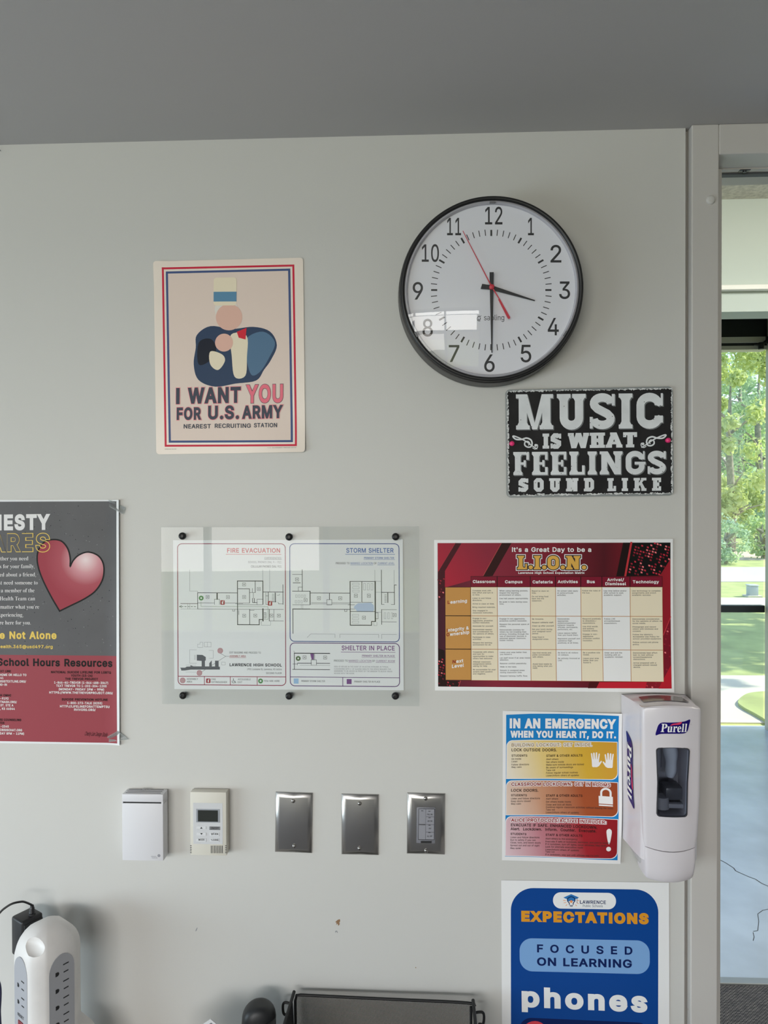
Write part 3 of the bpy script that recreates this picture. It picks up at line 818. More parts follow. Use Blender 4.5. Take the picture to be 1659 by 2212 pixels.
    '6': (453,(226,-7,182,-1,142,15,109,40,84,74,69,115,64,162,68,199,80,239,102,285,137,340,252,509,322,509,151,261,145,261,165,288,179,299,196,307,214,312,235,314,278,309,316,295,346,271,370,240,384,201,389,157,384,112,368,73,343,39,310,14,271,-2),(226,48,254,52,279,63,299,79,314,101,324,128,327,157,324,187,314,213,299,235,279,251,254,262,226,265,198,262,174,252,153,235,138,214,128,188,125,158,128,128,138,102,153,79,174,63,198,52)),
    '7': (453,(97,0,323,448,323,452,62,452,62,509,391,509,391,449,165,0)),
    '8': (453,(226,-7,178,-2,136,11,101,33,74,62,57,96,52,135,55,166,65,195,81,220,101,241,125,256,153,265,153,267,135,273,119,282,105,293,93,308,76,342,70,380,75,417,90,450,114,477,146,498,184,511,226,516,269,511,306,498,337,477,361,450,377,417,382,380,376,342,359,308,347,293,333,282,318,273,300,267,300,265,327,256,351,241,372,220,387,195,397,166,401,135,395,96,378,62,352,33,317,11,275,-2),(226,49,258,52,285,60,307,74,323,91,333,113,337,139,333,165,322,189,305,208,283,223,256,232,226,235,196,232,169,223,147,208,130,189,119,165,115,139,119,113,129,91,145,74,167,60,195,52),(226,290,252,292,274,300,293,313,307,330,316,351,319,376,316,399,308,420,294,437,275,449,252,457,226,460,200,457,177,449,159,437,145,420,136,399,133,376,136,351,145,330,159,313,178,300,201,292)),
    '9': (453,(226,516,271,510,310,494,343,468,368,434,384,393,389,347,385,309,373,270,350,224,315,168,200,0,130,0,301,248,307,248,287,221,273,210,257,202,238,196,218,195,175,199,137,214,106,237,83,269,68,307,64,352,69,397,85,436,110,469,143,494,182,510),(226,460,199,457,174,446,154,429,138,407,129,381,125,352,129,322,138,295,154,274,174,257,199,247,226,243,254,247,279,257,299,273,314,295,324,321,327,350,324,381,314,407,299,429,279,446,254,457)),
    '.': (188,(95,-4,78,-1,63,9,53,24,50,41,53,59,63,73,78,83,95,87,113,83,128,73,138,59,141,41,138,24,128,9,113,-1)),
    ',': (188,(38,-119,68,71,137,71,84,-119)),
    ':': (188,(95,-4,78,-1,63,9,53,24,50,41,53,59,63,73,78,83,95,87,113,83,128,73,138,59,141,41,138,24,128,9,113,-1),(95,271,78,274,63,284,53,299,50,316,53,334,63,349,78,359,95,362,113,359,128,349,138,334,141,316,138,299,128,284,113,274)),
    ';': (188,(38,-119,68,71,137,71,84,-119),(103,271,86,274,71,284,61,299,58,316,61,334,71,349,86,359,103,362,121,359,136,349,146,334,149,316,146,299,136,284,121,274)),
    '!': (196,(67,160,63,509,132,509,128,160),(98,-4,81,-1,66,9,56,24,52,41,56,58,66,73,81,83,98,86,116,83,130,73,140,58,143,41,140,24,130,9,116,-1)),
    "'": (206,(78,318,70,509,136,509,128,318)),
    '-': (453,(337,244,337,188,114,188,114,244)),
    '/': (249,(235,533,71,-76,14,-76,178,533)),
    '&': (448,(197,-7,150,-2,110,12,78,34,54,62,39,96,34,133,37,163,47,189,63,213,85,235,140,279,216,335,237,352,255,375,260,389,262,405,258,427,245,445,226,457,201,461,184,459,168,453,155,444,145,431,139,416,137,399,139,380,145,363,169,327,204,284,438,0,364,0,171,231,121,293,102,319,87,344,78,370,75,398,79,430,91,458,109,481,134,499,165,510,200,513,235,510,266,499,290,482,308,459,320,433,324,404,322,382,315,362,305,342,291,325,256,293,154,217,128,195,110,174,100,154,97,131,100,108,109,87,124,70,143,57,166,49,193,46,223,50,251,59,278,75,301,95,321,121,336,151,346,186,349,224,408,224,405,180,397,144,385,115,371,92,345,62,333,47,305,23,271,7,234,-3)),
    '(': (273,(89,207,92,264,101,324,114,384,132,441,153,494,177,539,236,539,212,485,191,428,174,370,161,313,154,258,151,207,154,161,160,115,172,67,188,16,236,-96,177,-96,139,-21,111,55,95,131)),
    ')': (273,(37,-96,64,-37,86,18,102,69,113,116,120,162,122,207,119,258,112,313,99,370,82,428,62,485,37,539,97,539,121,494,142,441,159,384,173,323,181,264,184,207,178,130,161,53,134,-22,97,-96)),
    '@': (676,(355,-135,284,-130,221,-114,167,-88,144,-72,122,-53,103,-31,87,-8,61,46,45,109,40,179,46,248,61,309,87,363,123,408,167,444,220,470,281,486,349,492,415,486,445,479,472,469,522,442,562,407,594,366,617,319,631,268,635,215,631,142,625,107,615,76,599,49,579,28,551,15,517,11,476,17,457,24,441,36,429,50,423,68,420,68,408,48,388,30,361,17,326,13,285,18,267,25,251,35,224,62,204,96,192,137,188,182,193,226,207,265,228,297,257,322,291,338,330,343,360,340,385,331,404,319,416,306,419,306,419,335,474,335,474,110,476,91,485,74,499,63,518,59,540,63,557,76,568,97,576,127,580,166,581,215,577,259,567,301,548,339,523,373,490,402,450,424,402,438,347,442,292,438,242,424,199,402,164,372,135,334,115,289,102,236,98,178,102,119,115,66,135,21,165,-17,201,-46,246,-68,298,-81,357,-85,412,-80,458,-69,489,-59,504,-107,464,-120,411,-131),(329,65,359,68,382,78,400,95,412,118,419,148,422,185,419,221,411,249,399,269,381,282,358,289,331,292,305,288,283,277,265,260,252,239,244,213,242,185,244,154,251,125,262,101,279,81,301,69)),
    '*': (453,(201,223,206,331,114,272,89,315,186,365,89,415,114,459,206,400,201,509,250,509,246,400,337,459,362,415,266,365,362,315,337,272,246,331,250,223)),
    '%': (676,(175,283,146,286,121,297,101,314,86,335,78,360,75,388,75,412,78,440,87,464,101,486,121,503,146,513,175,517,206,513,230,503,250,486,264,464,273,440,276,412,276,388,273,360,264,335,250,314,230,297,205,286),(175,327,198,332,212,346,221,365,223,388,223,412,221,435,213,454,198,468,175,473,153,468,138,454,130,435,127,412,127,388,130,365,138,346,153,332),(501,-10,471,-6,446,5,426,21,412,43,403,68,400,95,400,120,403,147,412,172,427,194,447,210,471,221,501,225,531,221,556,210,576,194,590,172,598,147,601,120,601,95,598,68,589,43,575,21,555,5,531,-6),(501,35,523,39,538,53,546,73,549,95,549,120,546,142,538,162,524,176,501,180,479,176,464,162,456,142,453,120,453,95,455,73,464,53,479,39),(132,0,482,509,540,509,191,0)),
    '"': (321,(78,318,70,509,136,509,128,318),(193,318,185,509,250,509,243,318)),
    '+': (453,(198,34,198,364,255,364,255,34),(61,172,61,226,391,226,391,172)),
    '=': (453,(72,245,72,301,381,301,381,245),(72,97,72,153,381,153,381,97)),
}
GLYPHS['B'] = {
    'H': (523,(15,0,15,17,45,22,62,32,72,50,75,81,75,379,71,406,62,424,44,434,16,439,16,455,242,455,242,439,204,432,193,425,187,415,182,379,182,251,342,251,342,379,337,415,331,425,320,432,282,439,282,455,507,455,507,439,478,434,461,424,452,407,449,379,449,81,452,52,461,33,478,22,507,17,507,0,282,0,282,17,311,21,329,31,339,49,342,81,342,221,182,221,182,81,185,50,194,32,212,22,242,17,242,0)),
    'L': (426,(15,0,15,17,45,22,62,32,72,50,75,81,75,379,71,407,62,425,44,434,16,439,16,455,250,455,250,439,208,434,196,427,188,416,183,401,182,379,182,83,185,47,191,37,200,31,234,28,278,31,315,40,345,56,370,80,391,112,409,154,427,154,402,0)),
    'M': (634,(14,0,14,17,43,22,61,32,72,50,75,79,75,382,71,416,64,426,53,432,15,439,15,455,185,455,317,142,449,455,617,455,617,439,590,433,573,423,563,405,560,378,560,85,565,43,571,31,582,23,617,17,617,0,396,0,396,17,433,25,443,32,450,44,455,83,455,399,288,0,270,0,105,389,105,80,109,48,120,30,139,20,169,17,169,0)),
    'P': (418,(15,0,15,17,45,22,62,32,72,50,75,81,75,379,71,406,62,424,44,434,16,439,16,455,214,455,287,452,315,447,336,440,366,422,390,398,404,367,409,332,406,305,398,280,385,259,367,240,343,225,314,214,281,208,242,206,182,206,182,81,185,50,194,32,212,22,242,17,242,0),(182,230,201,230,225,231,244,235,260,243,272,253,281,266,287,283,292,329,288,375,283,392,275,406,265,417,252,425,236,430,216,431,199,429,189,424,184,414,182,398)),
    'T': (423,(92,0,92,17,123,21,142,31,152,50,156,81,156,433,149,433,124,431,102,426,82,416,65,403,51,387,41,367,33,344,29,318,11,318,11,455,410,455,410,317,394,317,389,344,381,368,371,388,357,404,339,417,319,426,295,431,269,433,263,433,263,81,267,49,276,30,296,21,328,17,328,0)),
    'W': (611,(171,-11,32,393,24,413,15,427,3,435,-15,439,-15,455,181,455,181,439,162,437,150,432,143,423,140,410,148,373,223,153,301,353,286,399,278,418,267,429,252,435,229,439,229,455,439,455,439,439,419,437,404,432,396,423,393,412,399,386,474,166,541,369,549,406,546,421,538,430,524,436,503,439,503,455,624,455,624,439,607,433,594,421,575,379,446,-11,428,-11,316,309,190,-11)),
    'a': (344,(255,-10,232,-7,216,1,205,15,200,35,176,16,151,2,124,-6,95,-9,64,-4,40,11,25,34,20,63,23,84,31,104,45,121,63,136,119,164,199,190,199,241,196,266,187,282,171,292,148,296,129,294,115,290,107,283,104,274,113,257,121,243,123,231,120,215,110,202,95,194,77,191,59,194,45,203,36,218,33,236,37,259,49,278,69,295,95,308,126,316,162,318,195,317,223,312,246,304,263,292,276,277,285,259,291,236,293,210,293,62,295,40,298,36,304,34,320,42,329,28,312,11,294,-1,275,-8),(151,34,174,41,187,50,199,63,199,169,164,157,138,139,123,114,118,84,120,62,126,46,137,37)),
    'b': (361,(43,-11,43,388,41,414,37,428,26,436,8,439,8,455,138,455,138,279,156,296,175,308,197,316,221,318,254,313,284,299,308,276,326,245,338,208,342,166,337,118,323,75,300,40,270,13,233,-4,192,-10,170,-8,148,-1,126,11,105,28,53,-11),(183,14,199,16,213,23,224,34,232,49,242,95,245,160,242,213,231,251,223,264,212,273,199,278,184,280,169,277,155,270,144,257,138,242,138,69,141,45,149,28,163,18)),
    'c': (293,(156,-10,119,-5,87,11,59,35,38,68,24,106,19,150,25,196,40,237,64,271,96,297,133,313,175,319,218,314,235,307,250,298,262,287,271,275,276,261,277,245,275,228,266,215,253,207,236,204,219,207,206,216,199,230,196,251,197,261,197,271,196,282,190,290,182,295,169,297,156,295,144,290,134,281,126,269,116,235,112,187,114,153,118,123,126,97,137,76,151,60,166,48,184,41,204,38,222,40,239,47,255,57,271,72,285,60,258,30,227,8,193,-6)),
    'd': (370,(140,-10,107,-5,78,10,53,35,35,66,23,104,19,147,24,196,36,237,55,272,81,297,112,313,146,318,168,316,189,309,207,297,223,280,223,401,220,419,212,430,198,437,176,439,176,455,319,455,319,75,320,54,325,41,335,32,353,28,353,11,294,6,223,-10,223,39,207,18,188,2,166,-7),(171,28,187,31,202,41,215,56,223,76,223,242,217,257,206,270,191,278,174,281,159,279,147,273,138,263,130,250,121,210,118,153,120,98,130,58,137,45,146,36,158,30)),
    'e': (301,(154,-10,117,-5,85,10,58,35,37,69,24,109,19,157,24,201,38,240,59,273,87,298,120,313,157,318,185,316,209,309,230,297,249,280,264,259,274,234,281,206,283,173,283,166,117,166,123,112,129,91,138,73,150,60,164,50,180,44,199,42,219,45,237,53,254,67,270,86,285,73,258,36,228,11,193,-5),(116,192,201,192,201,215,199,252,193,277,181,292,161,297,141,291,127,274,119,244,116,203)),
    'f': (214,(15,0,15,16,40,22,50,35,52,73,52,277,16,277,16,310,52,310,52,353,54,378,60,400,71,419,85,436,102,448,123,457,147,463,174,465,212,460,240,446,257,425,263,400,260,381,252,367,239,358,224,355,208,358,195,365,187,376,185,391,187,405,193,420,196,426,197,433,193,441,180,443,163,440,153,430,149,413,148,390,148,310,203,310,203,277,148,277,148,65,150,40,158,26,173,18,199,16,199,0)),
    'g': (327,(146,-140,89,-136,66,-130,48,-122,33,-111,22,-100,16,-88,14,-75,18,-59,28,-46,45,-35,69,-26,49,-14,35,-1,26,14,24,30,28,54,42,74,67,92,102,110,67,128,42,150,27,179,22,212,27,242,40,268,60,289,88,305,120,315,157,318,196,315,233,304,317,304,317,268,268,268,286,237,291,203,288,176,276,151,258,131,234,116,205,106,172,103,157,103,142,104,126,102,112,94,104,84,101,71,103,61,111,55,123,50,141,49,175,49,223,47,259,40,285,29,303,13,312,-9,316,-37,313,-60,305,-80,291,-98,272,-113,248,-125,219,-133,185,-139),(157,124,178,130,190,146,197,173,199,211,197,249,190,276,178,292,157,297,137,292,124,276,117,249,114,211,117,173,124,146,137,130),(161,-116,205,-113,238,-104,249,-97,257,-88,262,-78,263,-66,260,-51,249,-41,231,-36,205,-34,97,-34,79,-52,73,-73,79,-89,95,-103,122,-113)),
    'h': (381,(18,0,18,16,35,19,45,26,51,37,52,56,52,399,51,417,46,429,36,437,19,440,19,455,148,455,148,267,168,289,190,305,215,315,243,318,264,317,281,312,296,303,309,292,318,277,325,258,330,212,330,56,332,38,337,26,347,19,363,16,363,0,202,0,202,16,207,16,219,19,228,26,233,38,235,56,235,217,234,241,229,258,219,268,203,271,188,269,173,262,160,251,148,235,148,56,149,38,154,26,164,19,180,16,180,0)),
    'i': (198,(101,362,81,366,65,376,54,393,50,412,54,432,65,449,81,460,101,463,120,460,137,449,147,432,151,412,147,393,136,376,120,366),(18,0,18,16,35,19,45,26,51,37,52,56,52,252,51,272,47,285,37,291,20,293,21,310,148,310,148,56,150,38,154,26,164,19,180,16,180,0)),
    'j': (210,(106,363,86,367,70,378,59,394,56,414,59,434,71,450,87,461,106,465,126,461,142,450,153,434,157,414,153,394,142,378,126,367),(36,-140,11,-138,-11,-131,-29,-120,-44,-105,-53,-88,-56,-70,-53,-53,-45,-40,-32,-32,-15,-29,2,-31,15,-39,23,-51,26,-66,24,-76,19,-87,11,-103,16,-113,31,-117,49,-113,58,-100,62,-80,64,-54,64,250,62,271,56,284,43,291,22,294,22,310,159,310,159,-21,157,-49,151,-73,141,-94,127,-110,109,-124,88,-133,63,-138)),
    'k': (359,(17,0,17,16,35,19,45,26,51,38,52,56,52,398,51,417,47,429,38,436,20,439,21,455,148,455,148,169,227,248,240,264,244,278,242,285,235,290,209,293,206,293,206,310,345,310,345,293,326,291,308,284,291,274,275,260,222,209,346,34,360,21,376,16,376,0,211,0,211,16,217,16,234,20,238,25,239,32,232,49,163,147,148,134,148,56,149,38,154,26,164,19,180,16,180,0)),
    'l': (199,(18,0,18,16,35,19,45,26,51,37,52,56,52,398,51,417,47,429,38,436,20,439,20,455,148,455,148,56,150,38,154,26,164,19,180,16,180,0)),
    'm': (554,(18,0,18,16,35,19,45,26,51,37,52,56,52,253,51,271,46,284,36,291,19,294,19,310,146,310,146,265,166,288,188,305,212,315,237,318,268,315,292,304,310,286,320,261,341,286,364,304,390,315,418,318,438,317,455,312,470,303,482,292,492,277,498,258,504,212,504,56,505,38,510,26,520,19,536,16,536,0,377,0,377,16,393,19,403,26,408,38,410,56,410,217,408,241,404,258,394,268,377,271,363,269,349,263,337,252,324,237,324,56,326,38,331,26,340,19,356,16,356,0,199,0,199,16,215,19,225,26,230,38,232,56,232,217,230,241,226,258,216,268,199,271,184,269,170,262,158,251,146,235,146,56,148,38,152,27,162,19,177,16,177,0)),
    'n': (381,(18,0,18,16,35,19,45,26,51,37,52,56,52,253,51,271,46,284,36,291,19,294,19,310,148,310,148,267,168,290,190,306,215,315,243,318,264,317,281,312,296,303,309,292,318,277,325,258,330,212,330,56,332,38,337,26,347,19,363,16,363,0,202,0,202,16,207,16,219,19,228,26,233,38,235,56,235,217,234,241,229,258,219,268,203,271,188,269,173,262,160,251,148,235,148,56,149,38,154,26,164,19,180,16,180,0)),
    'o': (336,(169,-10,127,-5,90,11,60,37,38,70,24,110,19,154,24,199,38,239,60,272,90,297,127,313,168,318,209,313,245,298,275,273,298,240,312,200,317,154,312,108,298,69,275,36,245,11,210,-5),(169,11,182,13,193,18,202,27,209,39,214,56,217,81,220,154,217,227,208,271,201,283,192,292,181,297,169,299,155,297,144,292,135,283,128,271,120,227,117,154,120,82,128,39,135,27,144,18,155,13)),
    'p': (371,(17,-139,17,-124,31,-122,40,-117,47,-110,50,-101,52,-64,52,243,51,269,46,283,37,291,19,295,19,310,143,310,143,263,160,287,180,305,203,315,230,319,264,314,293,298,317,274,335,241,346,203,350,160,346,113,334,72,316,38,291,12,261,-5,227,-10,204,-7,183,1,164,14,148,32,148,-58,152,-99,158,-110,167,-118,197,-123,197,-139),(195,28,210,30,222,36,232,46,239,59,249,99,253,154,250,208,241,248,234,261,225,270,213,276,199,278,184,275,171,267,158,254,148,235,148,69,157,51,167,38,180,31)),
    'r': (287,(18,0,18,16,35,19,45,26,51,37,52,56,52,252,51,273,46,285,37,291,20,293,21,310,146,310,146,252,165,280,187,301,210,314,233,318,258,315,275,304,286,287,289,266,287,248,278,234,265,225,248,222,233,224,222,231,207,250,199,257,189,260,175,255,162,241,152,220,149,192,149,56,152,37,159,25,173,19,197,16,197,0)),
    's': (288,(151,-10,122,-6,87,6,73,9,60,4,51,-9,36,-9,36,105,53,105,66,68,87,39,112,21,140,15,162,18,179,27,189,40,192,58,190,72,183,84,172,95,156,105,107,130,76,148,54,169,41,193,37,220,39,241,44,259,53,276,65,291,80,303,98,312,118,317,141,319,166,316,199,308,206,306,213,305,223,308,230,319,244,319,244,222,228,222,215,254,196,277,174,291,149,296,130,294,116,286,108,274,105,259,107,244,115,232,146,212,191,189,221,172,241,151,253,127,257,95,255,72,250,51,241,33,228,18,212,6,194,-3,174,-8)),
    't': (228,(124,-9,89,-4,76,2,66,10,53,36,48,71,48,279,20,279,20,300,88,369,112,398,129,424,144,424,144,310,208,310,208,279,144,279,144,82,146,64,149,51,157,43,168,40,179,42,189,49,198,60,206,75,222,66,205,33,182,9,155,-5)),
    'u': (375,(131,-10,109,-8,91,-3,77,5,65,17,57,32,51,51,46,97,46,248,44,268,39,282,29,291,11,294,11,310,142,310,142,74,144,58,151,46,162,38,177,36,191,37,205,43,217,53,228,66,228,248,226,269,221,283,209,291,189,294,189,310,324,310,324,70,326,51,331,39,342,33,360,30,360,13,300,7,228,-10,228,40,209,19,186,3,160,-7)),
    'w': (435,(122,-10,17,265,6,284,-1,290,-11,293,-11,310,138,310,138,293,120,289,116,284,114,276,116,266,120,253,167,127,211,235,201,266,190,288,181,293,168,295,168,310,323,310,323,293,302,288,297,283,296,276,296,269,298,262,336,141,382,256,387,275,385,283,380,289,356,295,356,310,445,310,445,295,433,292,425,284,412,258,304,-10,289,-10,223,197,140,-10)),
    'x': (319,(5,0,5,15,34,29,62,56,123,136,43,263,24,285,4,293,4,310,169,310,169,294,147,291,142,286,140,280,149,260,183,206,224,257,232,268,234,279,232,286,227,290,201,294,201,310,311,310,311,296,297,291,283,283,254,254,198,184,291,36,303,21,319,15,319,0,155,0,155,16,178,19,184,24,185,30,182,43,173,59,138,114,97,61,88,46,85,34,86,26,92,20,114,15,118,15,118,0)),
    'y': (300,(52,-140,29,-137,10,-125,-3,-107,-7,-84,-4,-67,5,-53,18,-43,36,-40,51,-42,64,-49,72,-61,75,-76,74,-81,74,-87,77,-96,86,-99,99,-92,114,-74,129,-44,140,-5,36,251,25,275,15,287,8,292,-3,293,-5,293,-5,310,162,310,162,293,136,289,130,284,128,275,130,267,133,257,185,119,230,241,236,260,238,274,236,284,229,289,203,293,203,310,300,310,300,293,287,290,277,281,259,242,162,-24,145,-65,129,-96,113,-117,95,-131,76,-138)),
}
CAPH = {'S': 509.0, 'B': 0.0}


def _contours(font, ch):
    d = GLYPHS[font][ch]
    return d[0], [list(zip(c[::2], c[1::2])) for c in d[1:]]


for _k in ('B',):
    CAPH[_k] = float(max(y for c in _contours(_k, 'L')[1] for _, y in c))


def area(c):
    return 0.5 * sum(a[0] * b[1] - b[0] * a[1] for a, b in zip(c, c[1:] + c[:1]))


def fill(loops):
    """(points, triangles) of a shape with holes; loops may cross themselves or each other (non-zero winding)."""
    if len(loops) == 1 and len(loops[0]) == 3:
        return list(loops[0]), [(0, 1, 2)]
    if len(loops) == 1 and len(loops[0]) == 4:
        c = loops[0]
        cr = [(c[(i + 1) % 4][0] - c[i][0]) * (c[(i + 2) % 4][1] - c[(i + 1) % 4][1]) - (c[(i + 1) % 4][1] - c[i][1]) * (c[(i + 2) % 4][0] - c[(i + 1) % 4][0]) for i in range(4)]
        if all(v >= 0 for v in cr) or all(v <= 0 for v in cr):
            return list(c), [(0, 1, 2), (0, 2, 3)]
    xs = [p[0] for c in loops for p in c]; ys = [p[1] for c in loops for p in c]
    k = max(max(xs) - min(xs), max(ys) - min(ys)) or 1.0
    ox, oy = min(xs), min(ys)
    loops = [[((x - ox) / k, (y - oy) / k) for x, y in c] for c in loops]
    P, E = [], []
    for c in loops:
        o = len(P)
        P += c
        E += [(o + i, o + (i + 1) % len(c)) for i in range(len(c))]
    V, _, T = delaunay_2d_cdt([Vector(p) for p in P], E, [], 0, 1e-6)[:3]
    out = []
    for t in T:
        x = sum(V[i].x for i in t) / 3; y = sum(V[i].y for i in t) / 3
        w = 0
        for c in loops:
            for (x0, y0), (x1, y1) in zip(c, c[1:] + c[:1]):
                if (y0 > y) != (y1 > y) and x < (x1 - x0) * (y - y0) / (y1 - y0) + x0:
                    w += 1 if y1 > y0 else -1
        if w:
            out.append(tuple(t))
    return [(v.x * k + ox, v.y * k + oy) for v in V], out


def oriented(c, ccw):
    return list(c) if (area(c) > 0) == ccw else list(c)[::-1]


def grow(c, g):
    """Push a contour outwards (left of its clockwise run) by g."""
    n = len(c)
    out = []
    for i in range(n):
        a, p, b = c[i - 1], c[i], c[(i + 1) % n]
        d1 = (p[0] - a[0], p[1] - a[1]); d2 = (b[0] - p[0], b[1] - p[1])
        l1 = math.hypot(*d1) or 1; l2 = math.hypot(*d2) or 1
        n1 = (-d1[1] / l1, d1[0] / l1); n2 = (-d2[1] / l2, d2[0] / l2)
        k = 1 + n1[0] * n2[0] + n1[1] * n2[1]
        k = max(k, 0.45)
        out.append((p[0] + g * (n1[0] + n2[0]) / k, p[1] + g * (n1[1] + n2[1]) / k))
    return out


_cache = {}


def glyph(font, ch, g):
    """(advance, points, triangles, outer contours) in cap-height units, emboldened by g cap heights."""
    key = (font, ch, round(g, 4))
    if key in _cache:
        return _cache[key]
    adv, cs = _contours(font, ch)
    H = CAPH[font]
    res = []
    for c in cs:
        if g:
            c2 = grow(c, g * H)
            if area(c2) * area(c) <= 0:
                continue
            c = c2
        res.append([((x + g * H) / (H + 2 * g * H), (y + g * H) / (H + 2 * g * H)) for x, y in c])
    pts, tris = fill(res) if res else ([], [])
    _cache[key] = ((adv + 1.7 * g * H) / (H + 2 * g * H), pts, tris, res)
    return _cache[key]


def layout(text, font='S', g=0.0, track=0.0):
    """[(x, glyph), ...] and the inked extent of a line of text, cap height 1."""
    x, out, x0, x1 = 0.0, [], None, 0
    for ch in text:
        if ch == ' ':
            x += 0.50 if font == 'S' else 0.42
            x += track
            continue
        if ch not in GLYPHS[font]:
            f2 = 'S'
        else:
            f2 = font
        gl = glyph(f2, ch, g)
        out.append((x, gl))
        if gl[1]:
            lo, hi = x + min(p[0] for p in gl[1]), x + max(p[0] for p in gl[1])
            x0 = lo if x0 is None else x0
            x1 = hi
        x += gl[0] + track
    return out, x0 or 0.0, x1


# ------------------------------------------------------------------ printed sheets on the wall
def split_long(V, T, L):
    """Halve every edge longer than L until none is left (neighbours halve the shared edge at the same point)."""
    V = list(V)
    mid = {}
    todo, out = list(T), []
    while todo:
        t = todo.pop()
        e = max(((t[i], t[(i + 1) % 3], t[(i + 2) % 3]) for i in range(3)), key=lambda e: (V[e[0]][0] - V[e[1]][0]) ** 2 + (V[e[0]][1] - V[e[1]][1]) ** 2)
        a, b, c = e
        if math.hypot(V[a][0] - V[b][0], V[a][1] - V[b][1]) <= L:
            out.append(t)
            continue
        k = (min(a, b), max(a, b))
        if k not in mid:
            mid[k] = len(V)
            V.append(((V[a][0] + V[b][0]) / 2, (V[a][1] + V[b][1]) / 2))
        m = mid[k]
        todo += [(a, m, c), (m, b, c)]
    return V, out


class Layer:
    """One printed part of a sheet: flat shapes gathered into one mesh."""
    def __init__(self, sheet):
        self.s, self.v, self.f, self.mi, self.mats, self.n = sheet, [], [], [], [], 0

    def put(self, V, T, m, lvl):
        """V local (x, z) points, T triangles."""
        if m not in self.mats:
            self.mats.append(m)
        k, o = self.mats.index(m), len(self.v)
        # shapes of one level may overlap: each lies a few microns above the one before
        self.n = (self.n + 0.618034) % 1.0
        step = 0.00007 if self.s.curved else 0.00003
        for x, z in V:
            self.v.append((x, self.s.front(x, z) - (lvl + self.n * 0.9) * step, z))
        for t in T:
            a, b, c = (V[i] for i in t)
            if (b[0] - a[0]) * (c[1] - a[1]) - (b[1] - a[1]) * (c[0] - a[0]) < 0:
                t = (t[0], t[2], t[1])
            self.f.append((o + t[0], o + t[1], o + t[2]))
            self.mi.append(k)

    def poly(self, pts, m, lvl=1, holes=()):
        """A filled shape in crop coordinates."""
        loops = [[self.s.P(*p) for p in c] for c in (pts, *holes)]
        V, T = fill([oriented(c, not i) for i, c in enumerate(loops)])
        if self.s.curved:
            V, T = split_long(V, T, 0.007)
        self.put(V, T, m, lvl)

    def rect(self, x0, y0, x1, y1, m, lvl=1):
        self.poly([(x0, y0), (x1, y0), (x1, y1), (x0, y1)], m, lvl)

    def line(self, pts, w, m, lvl=2, closed=False):
        P = [Vector(p) for p in pts]
        if closed:
            P.append(P[0])
        for a, b in zip(P, P[1:]):
            d = b - a
            if d.length < 1e-6:
                continue
            d = d.normalized()
            n = Vector((-d.y, d.x)) * w / 2
            e = d * w / 2 * 0.9
            self.poly([tuple(a - e + n), tuple(b + e + n), tuple(b + e - n), tuple(a - e - n)], m, lvl)

    def band(self, pts, w, m, lvl=2, closed=False):
        """A smooth stroke with mitred joints (w may change along it)."""
        P = [Vector(p[:2]) for p in pts]
        n = len(P)
        ws = w if isinstance(w, (list, tuple)) else [w] * n
        A, B = [], []
        for i, p in enumerate(P):
            a = P[i - 1] if (closed or i) else p
            b = P[(i + 1) % n] if (closed or i < n - 1) else p
            d1, d2 = (p - a), (b - p)
            d1 = d1.normalized() if d1.length else d2.normalized()
            d2 = d2.normalized() if d2.length else d1
            n1, n2 = Vector((-d1.y, d1.x)), Vector((-d2.y, d2.x))
            k = max(0.4, 1 + n1.dot(n2))
            q = (n1 + n2) / k * ws[i] / 2
            A.append(tuple(p + q)); B.append(tuple(p - q))
        for i in range(n if closed else n - 1):
            j = (i + 1) % n
            self.poly([A[i], A[j], B[j], B[i]], m, lvl)

    def disc(self, cx, cy, r, m, lvl=2, hole=0, n=28, ry=None):
        ry = ry or r
        c = [(cx + r * math.cos(6.2832 * i / n), cy + ry * math.sin(6.2832 * i / n)) for i in range(n)]
        h = [[(cx + hole * math.cos(6.2832 * i / n), cy + hole * math.sin(6.2832 * i / n)) for i in range(n)]] if hole else ()
        self.poly(c, m, lvl, h)

    def text(self, t, x0, yb, cap, m, x1=None, g=0.0, font='S', lvl=4, align='l', cond=1.0, dy=0.0, track=0.0, slant=0.0, outline=None, halo=None):
        """A line of text on baseline yb from x0 (to x1, or at its natural width times cond); dy is the rise of yb over the line."""
        lay, a, b = layout(t, font, g, track)
        if not lay:
            return
        sx = (x1 - x0) / (b - a) if x1 is not None else cap * cond
        w = (b - a) * sx
        if x1 is None:
            x0 = {'l': x0, 'c': x0 - w / 2, 'r': x0 - w}[align]
        def at(px, py):
            X_ = (px - a) * sx
            return self.s.P(x0 + X_ + py * cap * slant, yb + dy * X_ / max(w, 1e-6) - py * cap)
        for gx, gl in lay:
            if halo and gl[3]:
                V, T = fill([grow(c, halo[1]) for c in gl[3]])
                self.put([at(gx + p[0], p[1]) for p in V], T, halo[0], lvl - 2)
            if outline:
                for c in gl[3]:
                    inner = grow(c, -outline)
                    if abs(area(inner)) < 1e-6:
                        continue
                    n = len(c)
                    V = [at(gx + p[0], p[1]) for p in c] + [at(gx + p[0], p[1]) for p in inner]
                    T = []
                    for i in range(n):
                        j = (i + 1) % n
                        T += [(i, j, n + j), (i, n + j, n + i)]
                    self.put(V, T, m, lvl)
            else:
                self.put([at(gx + p[0], p[1]) for p in gl[1]], gl[2], m, lvl)

    def lines(self, rows, cap, m, fit=None, cond=1.0, **kw):
        """Rows of (x, baseline, text); fit = (text, width) sets the condensation."""
        if fit:
            _, a, b = layout(fit[0], kw.get('font', 'S'), kw.get('g', 0.0))
            cond = fit[1] / (b - a) / cap
        for x, y, t in rows:
            self.text(t, x, y, cap, m, cond=cond, **kw)

